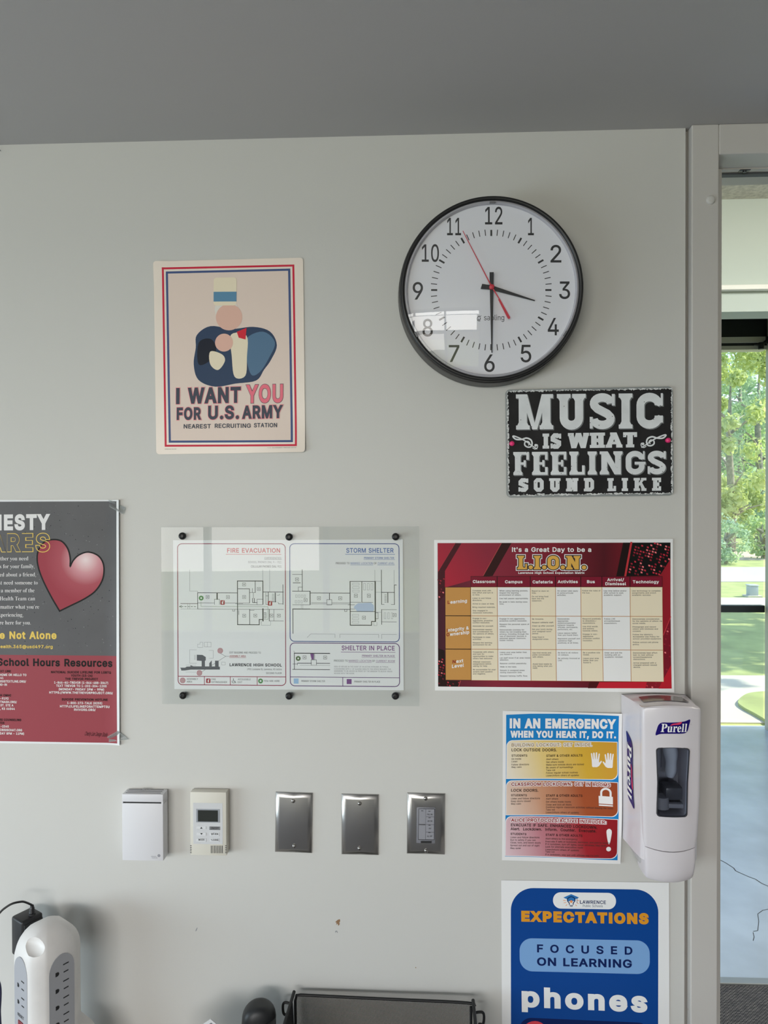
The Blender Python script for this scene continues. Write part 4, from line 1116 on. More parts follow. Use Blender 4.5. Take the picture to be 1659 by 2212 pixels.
    def build(self, name, parent, label=None):
        me = bpy.data.meshes.new(name)
        me.from_pydata(self.v, [], self.f)
        for m in self.mats:
            me.materials.append(m)
        me.polygons.foreach_set('material_index', self.mi)
        # face the room
        me.update()
        o = bpy.data.objects.new(name, me)
        COL.objects.link(o)
        o.parent = parent
        if label:
            o['label'] = label
        return o


class Sheet:
    """A rectangular sheet fixed to the wall. quad: its corners in the photograph (crop coordinates, from top left clockwise)."""
    def __init__(self, name, label, cat, quad, crop, lift=0.0015, thick=0.0004, bend=None, group=None):
        self.crop = crop
        px = [self.px(*q) for q in quad]
        c = [on_y(x, y, -lift - thick) for x, y in px]
        self.W = ((c[1] - c[0]).length + (c[2] - c[3]).length) / 2
        self.H = ((c[3] - c[0]).length + (c[2] - c[1]).length) / 2
        ang = ((c[1].z - c[0].z) + (c[2].z - c[3].z)) / (2 * self.W) + ((c[3].x - c[0].x) + (c[2].x - c[1].x)) / (2 * self.H)
        self.ang = ang / 2
        ctr = sum(c, Vector()) / 4
        self.q = px
        self.lift, self.thick, self.bend = lift, thick, bend
        self.curved = bend is not None
        self.root = thing(name, label, cat, (ctr.x, 0, ctr.z), group, (0, -self.ang, 0))

    def px(self, x, y):
        return self.crop[0] + x / self.crop[2], self.crop[1] + y / self.crop[2]

    def P(self, X_, Y_):
        """Crop coordinates -> the sheet's own (x, z), by inverting the corner blend."""
        x, y = self.px(X_, Y_)
        (ax, ay), (bx, by), (cx, cy), (dx, dy) = self.q
        s = t = 0.5
        for _ in range(4):
            fx = ax * (1 - s) * (1 - t) + bx * s * (1 - t) + cx * s * t + dx * (1 - s) * t - x
            fy = ay * (1 - s) * (1 - t) + by * s * (1 - t) + cy * s * t + dy * (1 - s) * t - y
            xs = (bx - ax) * (1 - t) + (cx - dx) * t; xt = (dx - ax) * (1 - s) + (cx - bx) * s
            ys = (by - ay) * (1 - t) + (cy - dy) * t; yt = (dy - ay) * (1 - s) + (cy - by) * s
            det = xs * yt - xt * ys
            s -= (fx * yt - fy * xt) / det
            t -= (fy * xs - fx * ys) / det
        return (s - 0.5) * self.W, (0.5 - t) * self.H

    def front(self, x, z):
        d = self.bend(x / self.W + 0.5, 0.5 - z / self.H) if self.bend else 0.0
        return -self.lift - self.thick - d

    def layer(self):
        return Layer(self)

    def base(self, m, radius=0.0, name='paper', label=None, outline=None):
        """The sheet itself, with real thickness; outline gives another border than the rectangle (local metres)."""
        w, h, r = self.W / 2, self.H / 2, radius
        if outline is None:
            outline = []
            for (cx, cz, a0) in ((w - r, h - r, 0), (-w + r, h - r, 90), (-w + r, -h + r, 180), (w - r, -h + r, 270)):
                for k in range(7 if r else 1):
                    a = R(a0 + 90 * k / 6) if r else 0
                    outline.append((cx + r * math.cos(a), cz + r * math.sin(a)))
        L = 0.007
        b = []
        for p, q in zip(outline, outline[1:] + outline[:1]):
            n = max(1, math.ceil(math.hypot(q[0] - p[0], q[1] - p[1]) / L)) if self.curved else 1
            b += [(p[0] + (q[0] - p[0]) * k / n, p[1] + (q[1] - p[1]) * k / n) for k in range(n)]
        V, T = fill([b])
        if self.curved:
            V, T = split_long(V, T, L * 1.05)
        n, nb = len(V), len(b)
        v = [(x, self.front(x, z), z) for x, z in V] + [(x, self.front(x, z) + self.thick, z) for x, z in V]
        f = []
        for t in T:
            a, c, d = (V[i] for i in t)
            if (c[0] - a[0]) * (d[1] - a[1]) - (c[1] - a[1]) * (d[0] - a[0]) < 0:
                t = (t[0], t[2], t[1])
            f.append(t)
            f.append((t[0] + n, t[2] + n, t[1] + n))
        if not self.curved or True:
            for i in range(nb):
                j = (i + 1) % nb
                f.append((i, i + n, j + n, j))
        me = bpy.data.meshes.new(name)
        me.from_pydata(v, [], f)
        me.materials.append(m)
        me.update()
        o = bpy.data.objects.new(name, me)
        COL.objects.link(o)
        o.parent = self.root
        if label:
            o['label'] = label
        return o


def rrect(x0, y0, x1, y1, r, n=6, corners='1111'):
    out = []
    for k, (cx, cy, a0) in enumerate(((x1 - r, y0 + r, 270), (x1 - r, y1 - r, 0), (x0 + r, y1 - r, 90), (x0 + r, y0 + r, 180))):
        if corners[k] == '0':
            out.append((cx + r * (1 if k < 2 else -1), cy + r * (1 if k in (1, 2) else -1)))
            continue
        for i in range(n + 1):
            a = R(a0 + 90 * i / n)
            out.append((cx + r * math.cos(a), cy + r * math.sin(a)))
    return out


# ------------------------------------------------------------------ slab letters for the metal sign and the matrix heading
def slab(ch, t=0.22, s=0.12, o=0.08, g=0.0, seg=6, wmul=1.0):
    """(width, polygons) of a slab-serif capital, cap height 1: stem t, slab s thick and o wide beyond the stem, grown by g."""
    P = []
    def rc(x0, y0, x1, y1):
        P.append([(x0 - g, y0 - g), (x1 + g, y0 - g), (x1 + g, y1 + g), (x0 - g, y1 + g)])
    def stem(x, y0=0.0, y1=1.0, bot=True, top=True, lo=o, ro=o):
        rc(x, y0, x + t, y1)
        k = s * 0.75
        for on_, y, d in ((bot, y0, 1), (top, y1, -1)):
            if on_:
                rc(x - lo, min(y, y + d * s), x + t + ro, max(y, y + d * s))
                if seg > 2:
                    for xe, sg in ((x, -1), (x + t, 1)):
                        if (lo if sg < 0 else ro) > 0.02:
                            P.append([(xe + sg * g, y + d * s), (xe + sg * (g + k * 0.55), y + d * s), (xe + sg * g, y + d * (s + k))])
    def stroke(pts, w):
        pts = [Vector(p) for p in pts]
        n = len(pts)
        A, B = [], []
        w = w / 2 + g
        for i, p in enumerate(pts):
            d1 = (p - pts[i - 1]).normalized() if i else (pts[1] - p).normalized()
            d2 = (pts[i + 1] - p).normalized() if i < n - 1 else d1
            if i == 0:
                p = p - d1 * g
            if i == n - 1:
                p = p + d2 * g
            n1, n2 = Vector((-d1.y, d1.x)), Vector((-d2.y, d2.x))
            q = (n1 + n2) / max(0.5, 1 + n1.dot(n2)) * w
            A.append(tuple(p + q)); B.append(tuple(p - q))
        for i in range(n - 1):
            P.append([A[i], A[i + 1], B[i + 1], B[i]])
    def arc(cx, cy, rx, ry, a0, a1):
        if seg <= 2:
            # block letters: corners cut off straight
            out, k, st = [], 0.13, 90 if a1 > a0 else -90
            for q in range(int(round(abs(a1 - a0) / 90))):
                p0 = Vector((cx + rx * math.cos(R(a0 + st * q)), cy + ry * math.sin(R(a0 + st * q))))
                p1 = Vector((cx + rx * math.cos(R(a0 + st * (q + 1))), cy + ry * math.sin(R(a0 + st * (q + 1)))))
                c = Vector((p0.x, p1.y)) if abs(p0.y - cy) < 1e-4 else Vector((p1.x, p0.y))
                for e in (p0, p1):
                    d = e - c
                    out.append(tuple(c + d * min(1, k / max(d.length, 1e-6))))
            return out
        n = max(1, int(abs(a1 - a0) / 90 * seg))
        return [(cx + rx * math.cos(R(a0 + (a1 - a0) * i / n)), cy + ry * math.sin(R(a0 + (a1 - a0) * i / n))) for i in range(n + 1)]
    h = t / 2
    hv = t * 0.42          # half thickness of horizontals
    if ch == 'I':
        stem(o); w = t + 2 * o
    elif ch == 'L':
        stem(o); w = 0.66 * wmul
        rc(o, 0, w, s); rc(w - s * 0.95, 0, w, 0.40)
    elif ch in 'FE':
        stem(o, top=True, bot=True); w = 0.68 * wmul
        rc(o, 1 - s, w, 1); rc(w - s * 0.95, 0.66, w, 1)
        rc(o, 0.5 - s * 0.45, w * 0.80, 0.5 + s * 0.45); rc(w * 0.80 - s * 0.8, 0.36, w * 0.80, 0.64)
        if ch == 'E':
            rc(o, 0, w, s); rc(w - s * 0.95, 0, w, 0.34)
    elif ch == 'T':
        w = 0.80 * wmul
        stem(w / 2 - h, top=False); rc(0, 1 - s, w, 1); rc(0, 0.68, s * 0.9, 1); rc(w - s * 0.9, 0.68, w, 1)
    elif ch == 'H':
        w = 0.88 * wmul
        stem(o); stem(w - o - t); rc(o, 0.5 - s * 0.6, w - o, 0.5 + s * 0.6)
    elif ch == 'M':
        w = 1.16 * wmul
        stem(o, top=False); stem(w - o - t, top=False)
        rc(0, 1 - s, o + t * 0.9, 1); rc(w - o - t * 0.9, 1 - s, w, 1)
        m = w / 2
        P.append([(o + t * 0.30 - g, 1 + g), (o + t * 1.05 + g, 1 + g), (m + t * 0.20, -g), (m - t * 0.30, -g)])
        P.append([(w - o - t * 0.30 + g, 1 + g), (w - o - t * 1.05 - g, 1 + g), (m - t * 0.20, -g), (m + t * 0.30, -g)])
    elif ch == 'N':
        w = 0.98 * wmul
        stem(o, top=False); rc(0, 1 - s, o + t, 1); stem(w - o - t, bot=False)
        P.append([(o - g, 1 + g), (o + t * 1.1 + g, 1 + g), (w - o + g, -g), (w - o - t * 1.1 - g, -g)])
    elif ch == 'U':
        w = 0.90 * wmul
        stem(o, 0.32, 1, bot=False); stem(w - o - t, 0.32, 1, bot=False)
        stroke([(o + h, 0.36)] + arc(w / 2, 0.32, w / 2 - o - h, 0.32 - hv, 180, 360) + [(w - o - h, 0.36)], t)
    elif ch == 'D':
        w = 0.82 * wmul
        stem(o, lo=o, ro=0.02)
        stroke([(o + h, 1 - hv), (w * 0.5, 1 - hv)] + arc(w * 0.5, 1 - hv - 0.28, w * 0.5 - h, 0.28, 90, 0) + arc(w * 0.5, hv + 0.28, w * 0.5 - h, 0.28, 0, -90) + [(o + h, hv)], t * 0.9)
    elif ch == 'O':
        w = 0.80 * wmul
        stroke([(h, 0.5)] + arc(w / 2, 0.66, w / 2 - h, 0.34 - hv, 180, 0) + arc(w / 2, 0.34, w / 2 - h, 0.34 - hv, 0, -180) + [(h, 0.52)], t * 0.95)
    elif ch in 'CG':
        w = 0.82 * wmul
        stroke([(w - h, 0.70)] + arc(w / 2, 0.66, w / 2 - h, 0.34 - hv, 0, 180) + arc(w / 2, 0.34, w / 2 - h, 0.34 - hv, 180, 360) + ([(w - h, 0.30)] if ch == 'C' else [(w - h, 0.46)]), t * 0.95)
        rc(w - t, 0.66, w, 0.86); rc(w - s * 0.55, 0.64, w, 1.0)
        if ch == 'C':
            rc(w - t, 0.16, w, 0.36)
        else:
            rc(w * 0.48, 0.42, w + 0.04, 0.42 + s)
    elif ch == 'S':
        w = 0.78 * wmul
        stroke([(w - h, 0.72)] + arc(w / 2, 0.72, w / 2 - h, 0.28 - hv, 0, 200 if seg > 2 else 180) + ([(h, 0.60)] if seg <= 2 else []) +
               [(w * 0.30, 0.575), (w * 0.70, 0.425)] + ([(w - h, 0.40)] if seg <= 2 else []) + arc(w / 2, 0.28, w / 2 - h, 0.28 - hv, 20 if seg > 2 else 0, -180) + [(h, 0.28)], t * 0.95)
        rc(w - s * 0.8, 0.66, w, 0.99); rc(0, 0.01, s * 0.8, 0.34)
    elif ch == 'W':
        w = 1.22 * wmul
        for a, b in ((0.16, 0.34), (0.62, 0.34), (0.60, 0.88), (1.06, 0.88)):
            a *= wmul; b *= wmul
            P.append([(a - h - g, 1 + g), (a + h + g, 1 + g), (b + h * 0.9 + g, -g), (b - h * 0.9 - g, -g)])
        rc(0, 1 - s, 0.34 * wmul, 1); rc(0.46 * wmul, 1 - s, 0.76 * wmul, 1); rc(0.88 * wmul, 1 - s, w, 1)
    elif ch == 'A':
        w = 0.96 * wmul
        for x in (0.14, 0.82):
            x *= wmul
            P.append([(w / 2 - h * 0.9 - g, 1 + g), (w / 2 + h * 0.9 + g, 1 + g), (x + h + g, -g), (x - h - g, -g)])
        rc(w * 0.28, 0.22, w * 0.72, 0.22 + s * 0.9); rc(0, 0, 0.36 * wmul, s); rc(w - 0.36 * wmul, 0, w, s); rc(w * 0.26, 1 - s * 0.8, w * 0.6, 1)
    elif ch == 'K':
        w = 0.96 * wmul
        stem(o)
        P.append([(o + t, 0.36), (o + t, 0.60), (w * 0.66, 1), (w * 0.96, 1)])
        P.append([(o + t + 0.02, 0.62), (o + t + 0.18, 0.74), (w, 0.0), (w * 0.68, 0.0)])
        rc(w * 0.58, 1 - s, w, 1); rc(w * 0.60, 0, w, s)
    elif ch == '.':
        w = t * 1.15
        P.append([(w / 2 + (w / 2 + g) * math.cos(6.2832 * i / 16), w / 2 + (w / 2 + g) * math.sin(6.2832 * i / 16)) for i in range(16)])
    else:
        w = 0.4
    return w, P


def slab_text(L, text, x0, x1, yb, cap, m, lvl, dy=0.0, gap=0.14, shift=(0, 0), space=0.5, **kw):
    g = kw.get('g', 0.0)
    x, items = 0.0, []
    for ch in text:
        if ch == ' ':
            x += space
            continue
        w, P = slab(ch, **kw)
        items.append((x, P))
        x += w + (gap if ch != '.' else gap * 0.6)
    tot = x - gap
    k = (x1 - x0) / tot
    for gx, P in items:
        for c in P:
            L.poly([(x0 + (gx + px) * k + shift[0], yb + dy * (gx + px) / tot - py * cap + shift[1]) for px, py in c], m, lvl)

# ================================================================== recruiting poster
ILLUM[0] = 0.60
CR = (320, 550, 4.74)
S = Sheet('recruiting_poster', 'cream poster with red and blue borders reading I WANT YOU FOR U.S. ARMY', 'poster',
          [(47, 66), (1583, 36), (1614, 2028), (92, 2040)], CR, lift=0.0012,
          bend=lambda s, t: 0.006 * max(0, (t - 0.80) / 0.2) ** 2 * max(0, (s - 0.55) / 0.45) + 0.003 * max(0, 1 - (s + t) / 0.12))
S.base(mat('cream_poster_paper', c255=(199, 186, 175), rough=0.33, spec=0.5, bump=(600, 0.05)), 0.006)
L = S.layer()
RED, NAVY = ink((172, 38, 58)), ink((58, 72, 110))
PAPER = ink((206, 200, 194), rough=0.4)
for k, (o, w, m) in enumerate(((0, 24, RED), (42, 26, NAVY))):
    L.line([(144 + o, 138 + o), (1484 - o, 116 + o), (1520 - o, 1956 - o), (188 + o, 1953 - o)], w - 4, m, 2, True)
L.build('printed_border', S.root)
# a plain colour study stands in for the picture
L = S.layer()
FIELD, CRM = ink((190, 174, 164), rough=0.35), ink((200, 186, 164))
L.poly([(198, 192), (1432, 172), (1470, 1900), (232, 1902)], FIELD, 1)
NV, BL2, DK = ink((44, 58, 80)), ink((72, 98, 122)), ink((26, 30, 40))
L.poly(catmull([(500, 820), (640, 730), (860, 760), (1080, 740), (1250, 790), (1320, 930), (1260, 1080), (1190, 1180), (1110, 1290), (900, 1320), (690, 1350), (520, 1280), (470, 1120), (490, 950)], 5, True), NV, 2)
L.poly(catmull([(1010, 860), (1180, 790), (1300, 900), (1240, 1060), (1150, 1200), (1060, 1230), (1010, 1050)], 5, True), BL2, 3)
L.poly(catmull([(520, 900), (640, 860), (700, 960), (640, 1080), (520, 1120)], 5, True), DK, 3)
L.poly(catmull([(850, 820), (1010, 830), (1015, 1050), (1000, 1240), (890, 1250), (860, 1040)], 5, True), CRM, 4)
L.disc(830, 640, 135, ink((188, 152, 138)), 5, n=36)
L.disc(800, 560, 118, ink((190, 184, 176)), 4, n=36)
L.poly(rrect(670, 235, 905, 520, 30), CRM, 6)
L.rect(670, 380, 905, 480, ink((78, 116, 142)), 7)
L.poly([(910, 790), (1010, 750), (1000, 870), (930, 850)], ink((178, 36, 50)), 7)
L.disc(780, 900, 92, ink((190, 152, 138)), 6, n=32)
L.poly(catmull([(640, 990), (760, 1020), (790, 1090), (720, 1180), (640, 1120)], 5, True), CRM, 6)
L.build('printed_picture', S.root)
L = S.layer()
TXT, PINK, YOU = ink((58, 62, 72)), ink((205, 120, 128)), ink((214, 98, 112))
def duo(t, x0, x1, yb, cap, g, dy, m, m2, d=5):
    L.text(t, x0, yb, cap, m, x1=x1, g=g, lvl=10, dy=dy, halo=(m2, d / cap * 1.1))
duo('I', 292, 328, 1527, 165, 0.075, 0, TXT, PINK)
duo('WANT', 412, 955, 1525, 165, 0.075, -8, TXT, PINK)
duo('YOU', 1008, 1385, 1522, 188, 0.06, -6, YOU, TXT, 4)
L.build('slogan_line', S.root)
L = S.layer()
duo('FOR', 300, 552, 1690, 128, 0.075, -2, TXT, PINK)
duo('U.S.', 622, 938, 1686, 140, 0.07, -2, TXT, PINK)
duo('ARMY', 968, 1386, 1683, 136, 0.075, -6, TXT, PINK)
L.build('slogan_line', S.root)
L = S.layer()
for t, a, b, y in (('NEAREST', 372, 650, 1777), ('RECRUITING', 690, 1058, 1774), ('STATION', 1090, 1326, 1770)):
    L.text(t, a, y, 44, TXT, x1=b, g=0.04, lvl=8)
L.build('station_line', S.root)
L = S.layer()
TINY = ink((110, 108, 106))
L.text('OFFICE Print 1981 378', 180, 1992, 9, TINY, x1=298, lvl=8)
L.build('fine_print', S.root)
L = S.layer()
L.text('* U.S. GOVERNMENT PRINTING OFFICE', 1228, 1985, 9, TINY, x1=1525, lvl=8)
L.build('fine_print', S.root)

# ================================================================== black metal sign
ILLUM[0] = 0.55
CR = (1080, 820, 4.254)
S = Sheet('metal_sign', 'black weathered metal sign with white slab lettering below the clock', 'sign',
          [(52, 96), (1590, 56), (1596, 1062), (56, 1086)], CR, lift=0.004, thick=0.0012)
S.base(mat('bare_sign_metal', rgb=(0.30, 0.32, 0.32), rough=0.42, metal=0.25), 0.009, 'plate')
L = S.layer()
rnd = random.Random(5)
BLK = mat('sign_black', rgb=(0.022, 0.021, 0.022), rough=0.55, spec=0.2, noise=(30, 0.7))
CHIP = mat('chipped_white', rgb=(0.74, 0.75, 0.75), rough=0.6)
def ragged(x0, y0, x1, y1, n, amp):
    out = []
    for k in range(n):
        f = k / n
        out.append((x0 + (x1 - x0) * f + rnd.uniform(-amp, amp), y0 + (y1 - y0) * f + rnd.uniform(-amp, amp)))
    return out
cor = [(74, 116), (1576, 80), (1578, 1040), (80, 1062)]
def ring(d, amp, n):
    c = [(cor[0][0] - d, cor[0][1] - d), (cor[1][0] + d, cor[1][1] - d), (cor[2][0] + d, cor[2][1] + d), (cor[3][0] - d, cor[3][1] + d)]
    out = []
    for a, b in zip(c, c[1:] + c[:1]):
        m = int(n * math.hypot(b[0] - a[0], b[1] - a[1]) / 1000)
        out += ragged(*a, *b, m, amp)
    return out
L.poly(ring(6, 7, 90), CHIP, 1)
L.poly(ring(-2, 8, 100), BLK, 2)
for k in range(46):
    side = rnd.choice('tblr')
    f = rnd.random()
    x, y = {'t': (80 + 1490 * f, 112 - 34 * f), 'b': (85 + 1490 * f, 1056 - 20 * f), 'l': (80, 120 + 930 * f), 'r': (1574, 90 + 940 * f)}[side]
    r = rnd.uniform(3, 10)
    lw = r * rnd.uniform(1.2, 3.0) if side in 'tb' else r * 0.7
    lh = r * rnd.uniform(1.2, 3.0) if side in 'lr' else r * 0.7
    n = 9
    L.poly([(x + lw * math.cos(6.28 * i / n) * rnd.uniform(0.6, 1.1), y + lh * math.sin(6.28 * i / n) * rnd.uniform(0.6, 1.1)) for i in range(n)], CHIP, 3)
L.build('painted_face', S.root)
L = S.layer()
WHT, SHD = mat('sign_white', rgb=(0.84, 0.86, 0.88), rough=0.55, noise=(26, 0.88)), mat('sign_grey', rgb=(0.17, 0.18, 0.185), rough=0.55)
def specks(L, x0, x1, y0, y1, n):
    # wear specks in the letters
    for k in range(n):
        L.disc(rnd.uniform(x0, x1), rnd.uniform(y0, y1), rnd.choice((1.5, 2, 2.5, 4)), BLK, 7, n=7)
for t, a, b, yb, cap, dy, kw in (
        ('MUSIC', 150, 1498, 462, 322, -20, dict(t=0.255, s=0.115, o=0.085, gap=0.12)),
        ('FEELINGS', 122, 1524, 880, 212, -16, dict(t=0.25, s=0.12, o=0.07, gap=0.13))):
    for k in range(1, 5):
        slab_text(L, t, a, b, yb, cap, SHD, 4, dy, shift=(k * 2.2, k * 2.2), **kw)
    slab_text(L, t, a, b, yb, cap, WHT, 6, dy, **kw)
    specks(L, a, b, yb - cap, yb, 38)
    L.build('word_line', S.root)
    L = S.layer()
blockkw = dict(t=0.32, s=0.20, o=0.08, seg=1)
slab_text(L, 'IS', 394, 566, 636, 138, WHT, 6, -2, gap=0.10, **blockkw)
slab_text(L, 'WHAT', 628, 1262, 632, 140, WHT, 6, -12, gap=0.04, **blockkw)
specks(L, 394, 1262, 500, 630, 20)
L.build('word_line', S.root)
L = S.layer()
slab_text(L, 'SOUND', 168, 868, 1032, 122, WHT, 6, -6, gap=0.42, **blockkw)
slab_text(L, 'LIKE', 988, 1480, 1025, 120, WHT, 6, -6, gap=0.42, **blockkw)
specks(L, 168, 1480, 915, 1030, 24)
L.build('word_line', S.root)
for sx in (1, -1):
    L = S.layer()
    def q(x, y):
        return (x, y) if sx > 0 else (1646 - x, y - 18)
    c = [q(*p) for p in catmull([(345, 640), (300, 612), (240, 570), (180, 540), (130, 522), (122, 530), (150, 552), (200, 552), (245, 540), (285, 556), (297, 590), (285, 618), (255, 622), (230, 605), (232, 578), (258, 570), (275, 588), (262, 606)], 5)]
    L.band(c, [9 + 6 * math.sin(3.14 * i / len(c)) for i in range(len(c))], WHT, 6)
    c = [q(*p) for p in catmull([(300, 628), (325, 640), (346, 625), (346, 602), (330, 598)], 5)]
    L.band(c, 8, WHT, 6)
    L.disc(*q(330, 606), 13, WHT, 7, n=14)
    L.build('treble_clef', S.root)

def pushpin(px, py, label):
    c = on_y(px, py, -0.0054)
    t = thing('push_pin', label, 'push pin', (c.x, 0, c.z))
    m = mat('pink_plastic', c255=(196, 40, 92), E=0.5, rough=0.35, spec=0.5)
    bm = bmesh.new()
    lathe(bm, [(0.0001, -0.0125), (0.003, -0.0122), (0.0043, -0.0108), (0.0047, -0.009), (0.0040, -0.0075), (0.0032, -0.0068), (0.0040, -0.0058), (0.0042, -0.0053)], 'Y', 28)
    obj('head', bm, m, t, True, 60)
    bm = bmesh.new()
    lathe(bm, [(0.0005, -0.0055), (0.0005, 0.003)], 'Y', 8)
    obj('needle', bm, mat('pin_steel', rgb=(0.6, 0.6, 0.6), rough=0.3, metal=1), t)
pushpin(1105.5, 958.5, 'pink push pin at the left edge of the black metal sign')
pushpin(1442, 951.5, 'pink push pin at the right edge of the black metal sign')

# ================================================================== grey and red resources poster (cut by the photo's left edge)
ILLUM[0] = 0.80
CR = (0, 1070, 4.021)
S = Sheet('resources_poster', 'grey and red poster with a big red heart, taped up left of the evacuation map', 'poster',
          [(-395, 30), (1033, 48), (1050, 2156), (-400, 2158)], CR, lift=0.0012,
          bend=lambda s, t: 0.004 * max(0, (s - 0.9) / 0.1) ** 2)
S.base(mat('white_poster_paper', c255=(214, 215, 217), rough=0.4))
L = S.layer()
GREY, BRICK = mat('ink_speckled_grey', c255=(92, 91, 93), rough=0.42, spec=0.2, noise=(9, 0.86)), ink((144, 66, 74))
L.poly([(-370, 48), (1012, 60), (1018, 1388), (-372, 1384)], GREY, 1)
L.poly([(-372, 1384), (1018, 1388), (1028, 2140), (-376, 2140)], BRICK, 1)
rnd = random.Random(8)
SP1, SP2 = ink((50, 50, 54)), ink((120, 120, 122))
for k in range(420):
    x, y, r = rnd.uniform(0, 1005), rnd.uniform(70, 1375), rnd.choice((1.5, 2, 2, 3, 4.5))
    L.disc(x, y, r, rnd.choice((SP1, SP1, SP2)), 2, n=6)
L.build('printed_ground', S.root)
L = S.layer()
INKB, HR = ink((26, 22, 24)), None
h0, h1 = S.P(745, 560), S.P(745, 960)
HR = ramp_mat('heart_red', h0, h1, [(0.0, (226, 206, 206)), (0.28, (196, 140, 146)), (0.55, (160, 74, 84)), (0.9, (146, 54, 66))], radial=True)
lobe1 = catmull([(612, 622), (612, 540), (590, 460), (540, 400), (470, 384), (395, 402), (345, 460), (328, 540), (340, 630), (380, 740), (450, 880), (522, 1003)], 6)
lobe2 = catmull([(522, 1003), (620, 955), (740, 895), (830, 830), (888, 740), (904, 650), (890, 575), (845, 520), (765, 494), (690, 518), (640, 565), (612, 622)], 6)
heart = lobe1[:-1] + lobe2[:-1]
L.poly(heart, HR, 4)
L.band(heart, 13, INKB, 5, True)
L.build('printed_heart', S.root, 'red printed heart with a pale highlight')
L = S.layer()
WH, GOLD = ink((216, 214, 214)), ink((216, 186, 92))
L.text('CHESTY', -190, 302, 138, WH, x1=442, g=0.09, lvl=6, dy=-2)
L.text('CARE', -215, 492, 165, GOLD, x1=296, g=0.085, lvl=6, dy=-1)
L.text('CARE', -208, 486, 153, GREY, x1=289, g=0.055, lvl=8, dy=-1)
L.text('S', 312, 492, 166, GOLD, x1=440, g=0.085, lvl=6, outline=0.038)
L.build('title', S.root, 'white and gold outlined title lettering')
L = S.layer()
rows = [(252, 562, 'Whether you need'), (306, 630, 'resources for your family,'), (318, 702, 'concerned about a friend,'), (333, 772, 'or just need someone to'), (305, 840, 'talk to, a member of the'),
        (310, 910, 'Mental Health Team can'), (345, 982, "help no matter what you're"), (206, 1052, 'experiencing,'), (272, 1120, "we're here for you.")]
for x, y, t in rows:
    L.text(t, x, y, 33, WH, font='B', g=-0.016, align='r', cond=0.86, lvl=6)
L.build('message', S.root)
L = S.layer()
L.text("You're Not Alone", -230, 1246, 66, GOLD, x1=496, g=0.07, lvl=6)
L.text('mentalhealth.365@usd497.org', -150, 1326, 28, GOLD, x1=462, g=0.045, lvl=6)
L.build('gold_line', S.root)
L = S.layer()
L.text('After School Hours Resources', -260, 1480, 66, INKB, x1=980, g=0.055, lvl=6, dy=4)
L.build('subtitle', S.root)
L = S.layer()
for yb, t, m, x0, x1 in ((1542, 'NATIONAL SUICIDE LIFELINE FOR LGBTQ', INKB, 447, 968), (1571, 'YOUTH (13-24)', INKB, 620, 806), (1600, 'THE TREVOR PROJECT', INKB, 570, 854),
                         (1632, '1-866-4U-TREVOR (1-866-488-3867)', WH, 474, 944), (1660, 'TEXT TREVOR TO 1-202-304-1200', WH, 492, 930), (1690, '(MONDAY- FRIDAY 2PM - 9PM)', WH, 514, 908),
                         (1719, 'HTTPS://WWW.THETREVORPROJECT.ORG/', WH, 432, 988), (1778, 'SUICIDE PREVENTION HOTLINE', INKB, 540, 940), (1808, '1-800-273-TALK (8255)', WH, 588, 892),
                         (1838, 'HTTP://LIFELINEFORATTEMPTSU', WH, 525, 957), (1866, 'RVIVORS.ORG/', WH, 648, 836)):
    L.text(t, x0, yb, 20, m, x1=x1, g=0.05, lvl=6)
L.build('contact_column', S.root)
L = S.layer()
for yb, t, m, x1 in ((1538, 'CRISIS TEXT LINE', INKB, 96), (1569, 'TEXT HOME OR HELLO TO', WH, 233), (1596, '741741', WH, 32), (1626, 'HTTPS://WWW.CRISISTEXTLINE.ORG/', WH, 229), (1655, 'TEXTING-IN', WH, 62),
                     (1748, 'BERT NASH CMHC', INKB, 100), (1776, '785-843-9192', WH, 75), (1806, 'HTTPS://BERTNASH.ORG/', WH, 148), (1835, 'MAINE ST. STE A', WH, 118), (1865, 'LAWRENCE, KS 66044', WH, 130),
                     (1962, 'HEADQUARTERS COUNSELING', INKB, 186), (1990, 'CENTER', INKB, 38), (2020, '785-841-2345', WH, 77), (2051, 'HTTPS://HQCRISISCHAT.ORG', WH, 194), (2081, '(SUNDAY-SATURDAY 8PM - 11PM)', WH, 211)):
    L.text(t, x1, yb, 20, m, g=0.05, lvl=6, align='r', cond=0.86)
L.build('contact_column', S.root)
L = S.layer()
L.text('Chesty Lion Design Studio', 738, 2078, 34, INKB, x1=935, lvl=6, dy=8, slant=0.35)
L.build('signature', S.root)
# clear tape on its two right-hand corners
M_TAPE = glass('clear_tape', (0.80, 0.82, 0.82), haze=0.22, hazecol=(0.72, 0.74, 0.74), rough=0.2)
def tape(pts, label):
    c = on_y(*S.px(*pts[0]), -0.007)
    t = thing('clear_tape', label, 'tape', (c.x, 0, c.z))
    bm = bmesh.new()
    nn = 6
    A = [on_y(*S.px(*p), -0.0025) for p in pts]
    top, bot = [], []
    for i in range(nn + 1):
        f = i / nn
        a, b = A[0].lerp(A[1], f), A[3].lerp(A[2], f)
        wv = 0.0045 - 0.002 * math.sin(f * 5)
        row = []
        for j in range(5):
            p = a.lerp(b, j / 4)
            row.append((p.x - c.x, -wv - 0.0015 * (1 - j / 4) * math.sin(f * 9), p.z - c.z))
        top.append([bm.verts.new(q) for q in row])
        bot.append([bm.verts.new((q[0], q[1] + 0.0003, q[2])) for q in row])
    for i in range(nn):
        for j in range(4):
            bm.faces.new((top[i][j], top[i][j + 1], top[i + 1][j + 1], top[i + 1][j]))
            bm.faces.new((bot[i][j], bot[i + 1][j], bot[i + 1][j + 1], bot[i][j + 1]))
    obj('strip', bm, M_TAPE, t, True)
tape([(945, 36), (960, 100), (1075, 165), (1090, 105)], 'clear tape across the top right corner of the grey and red poster')
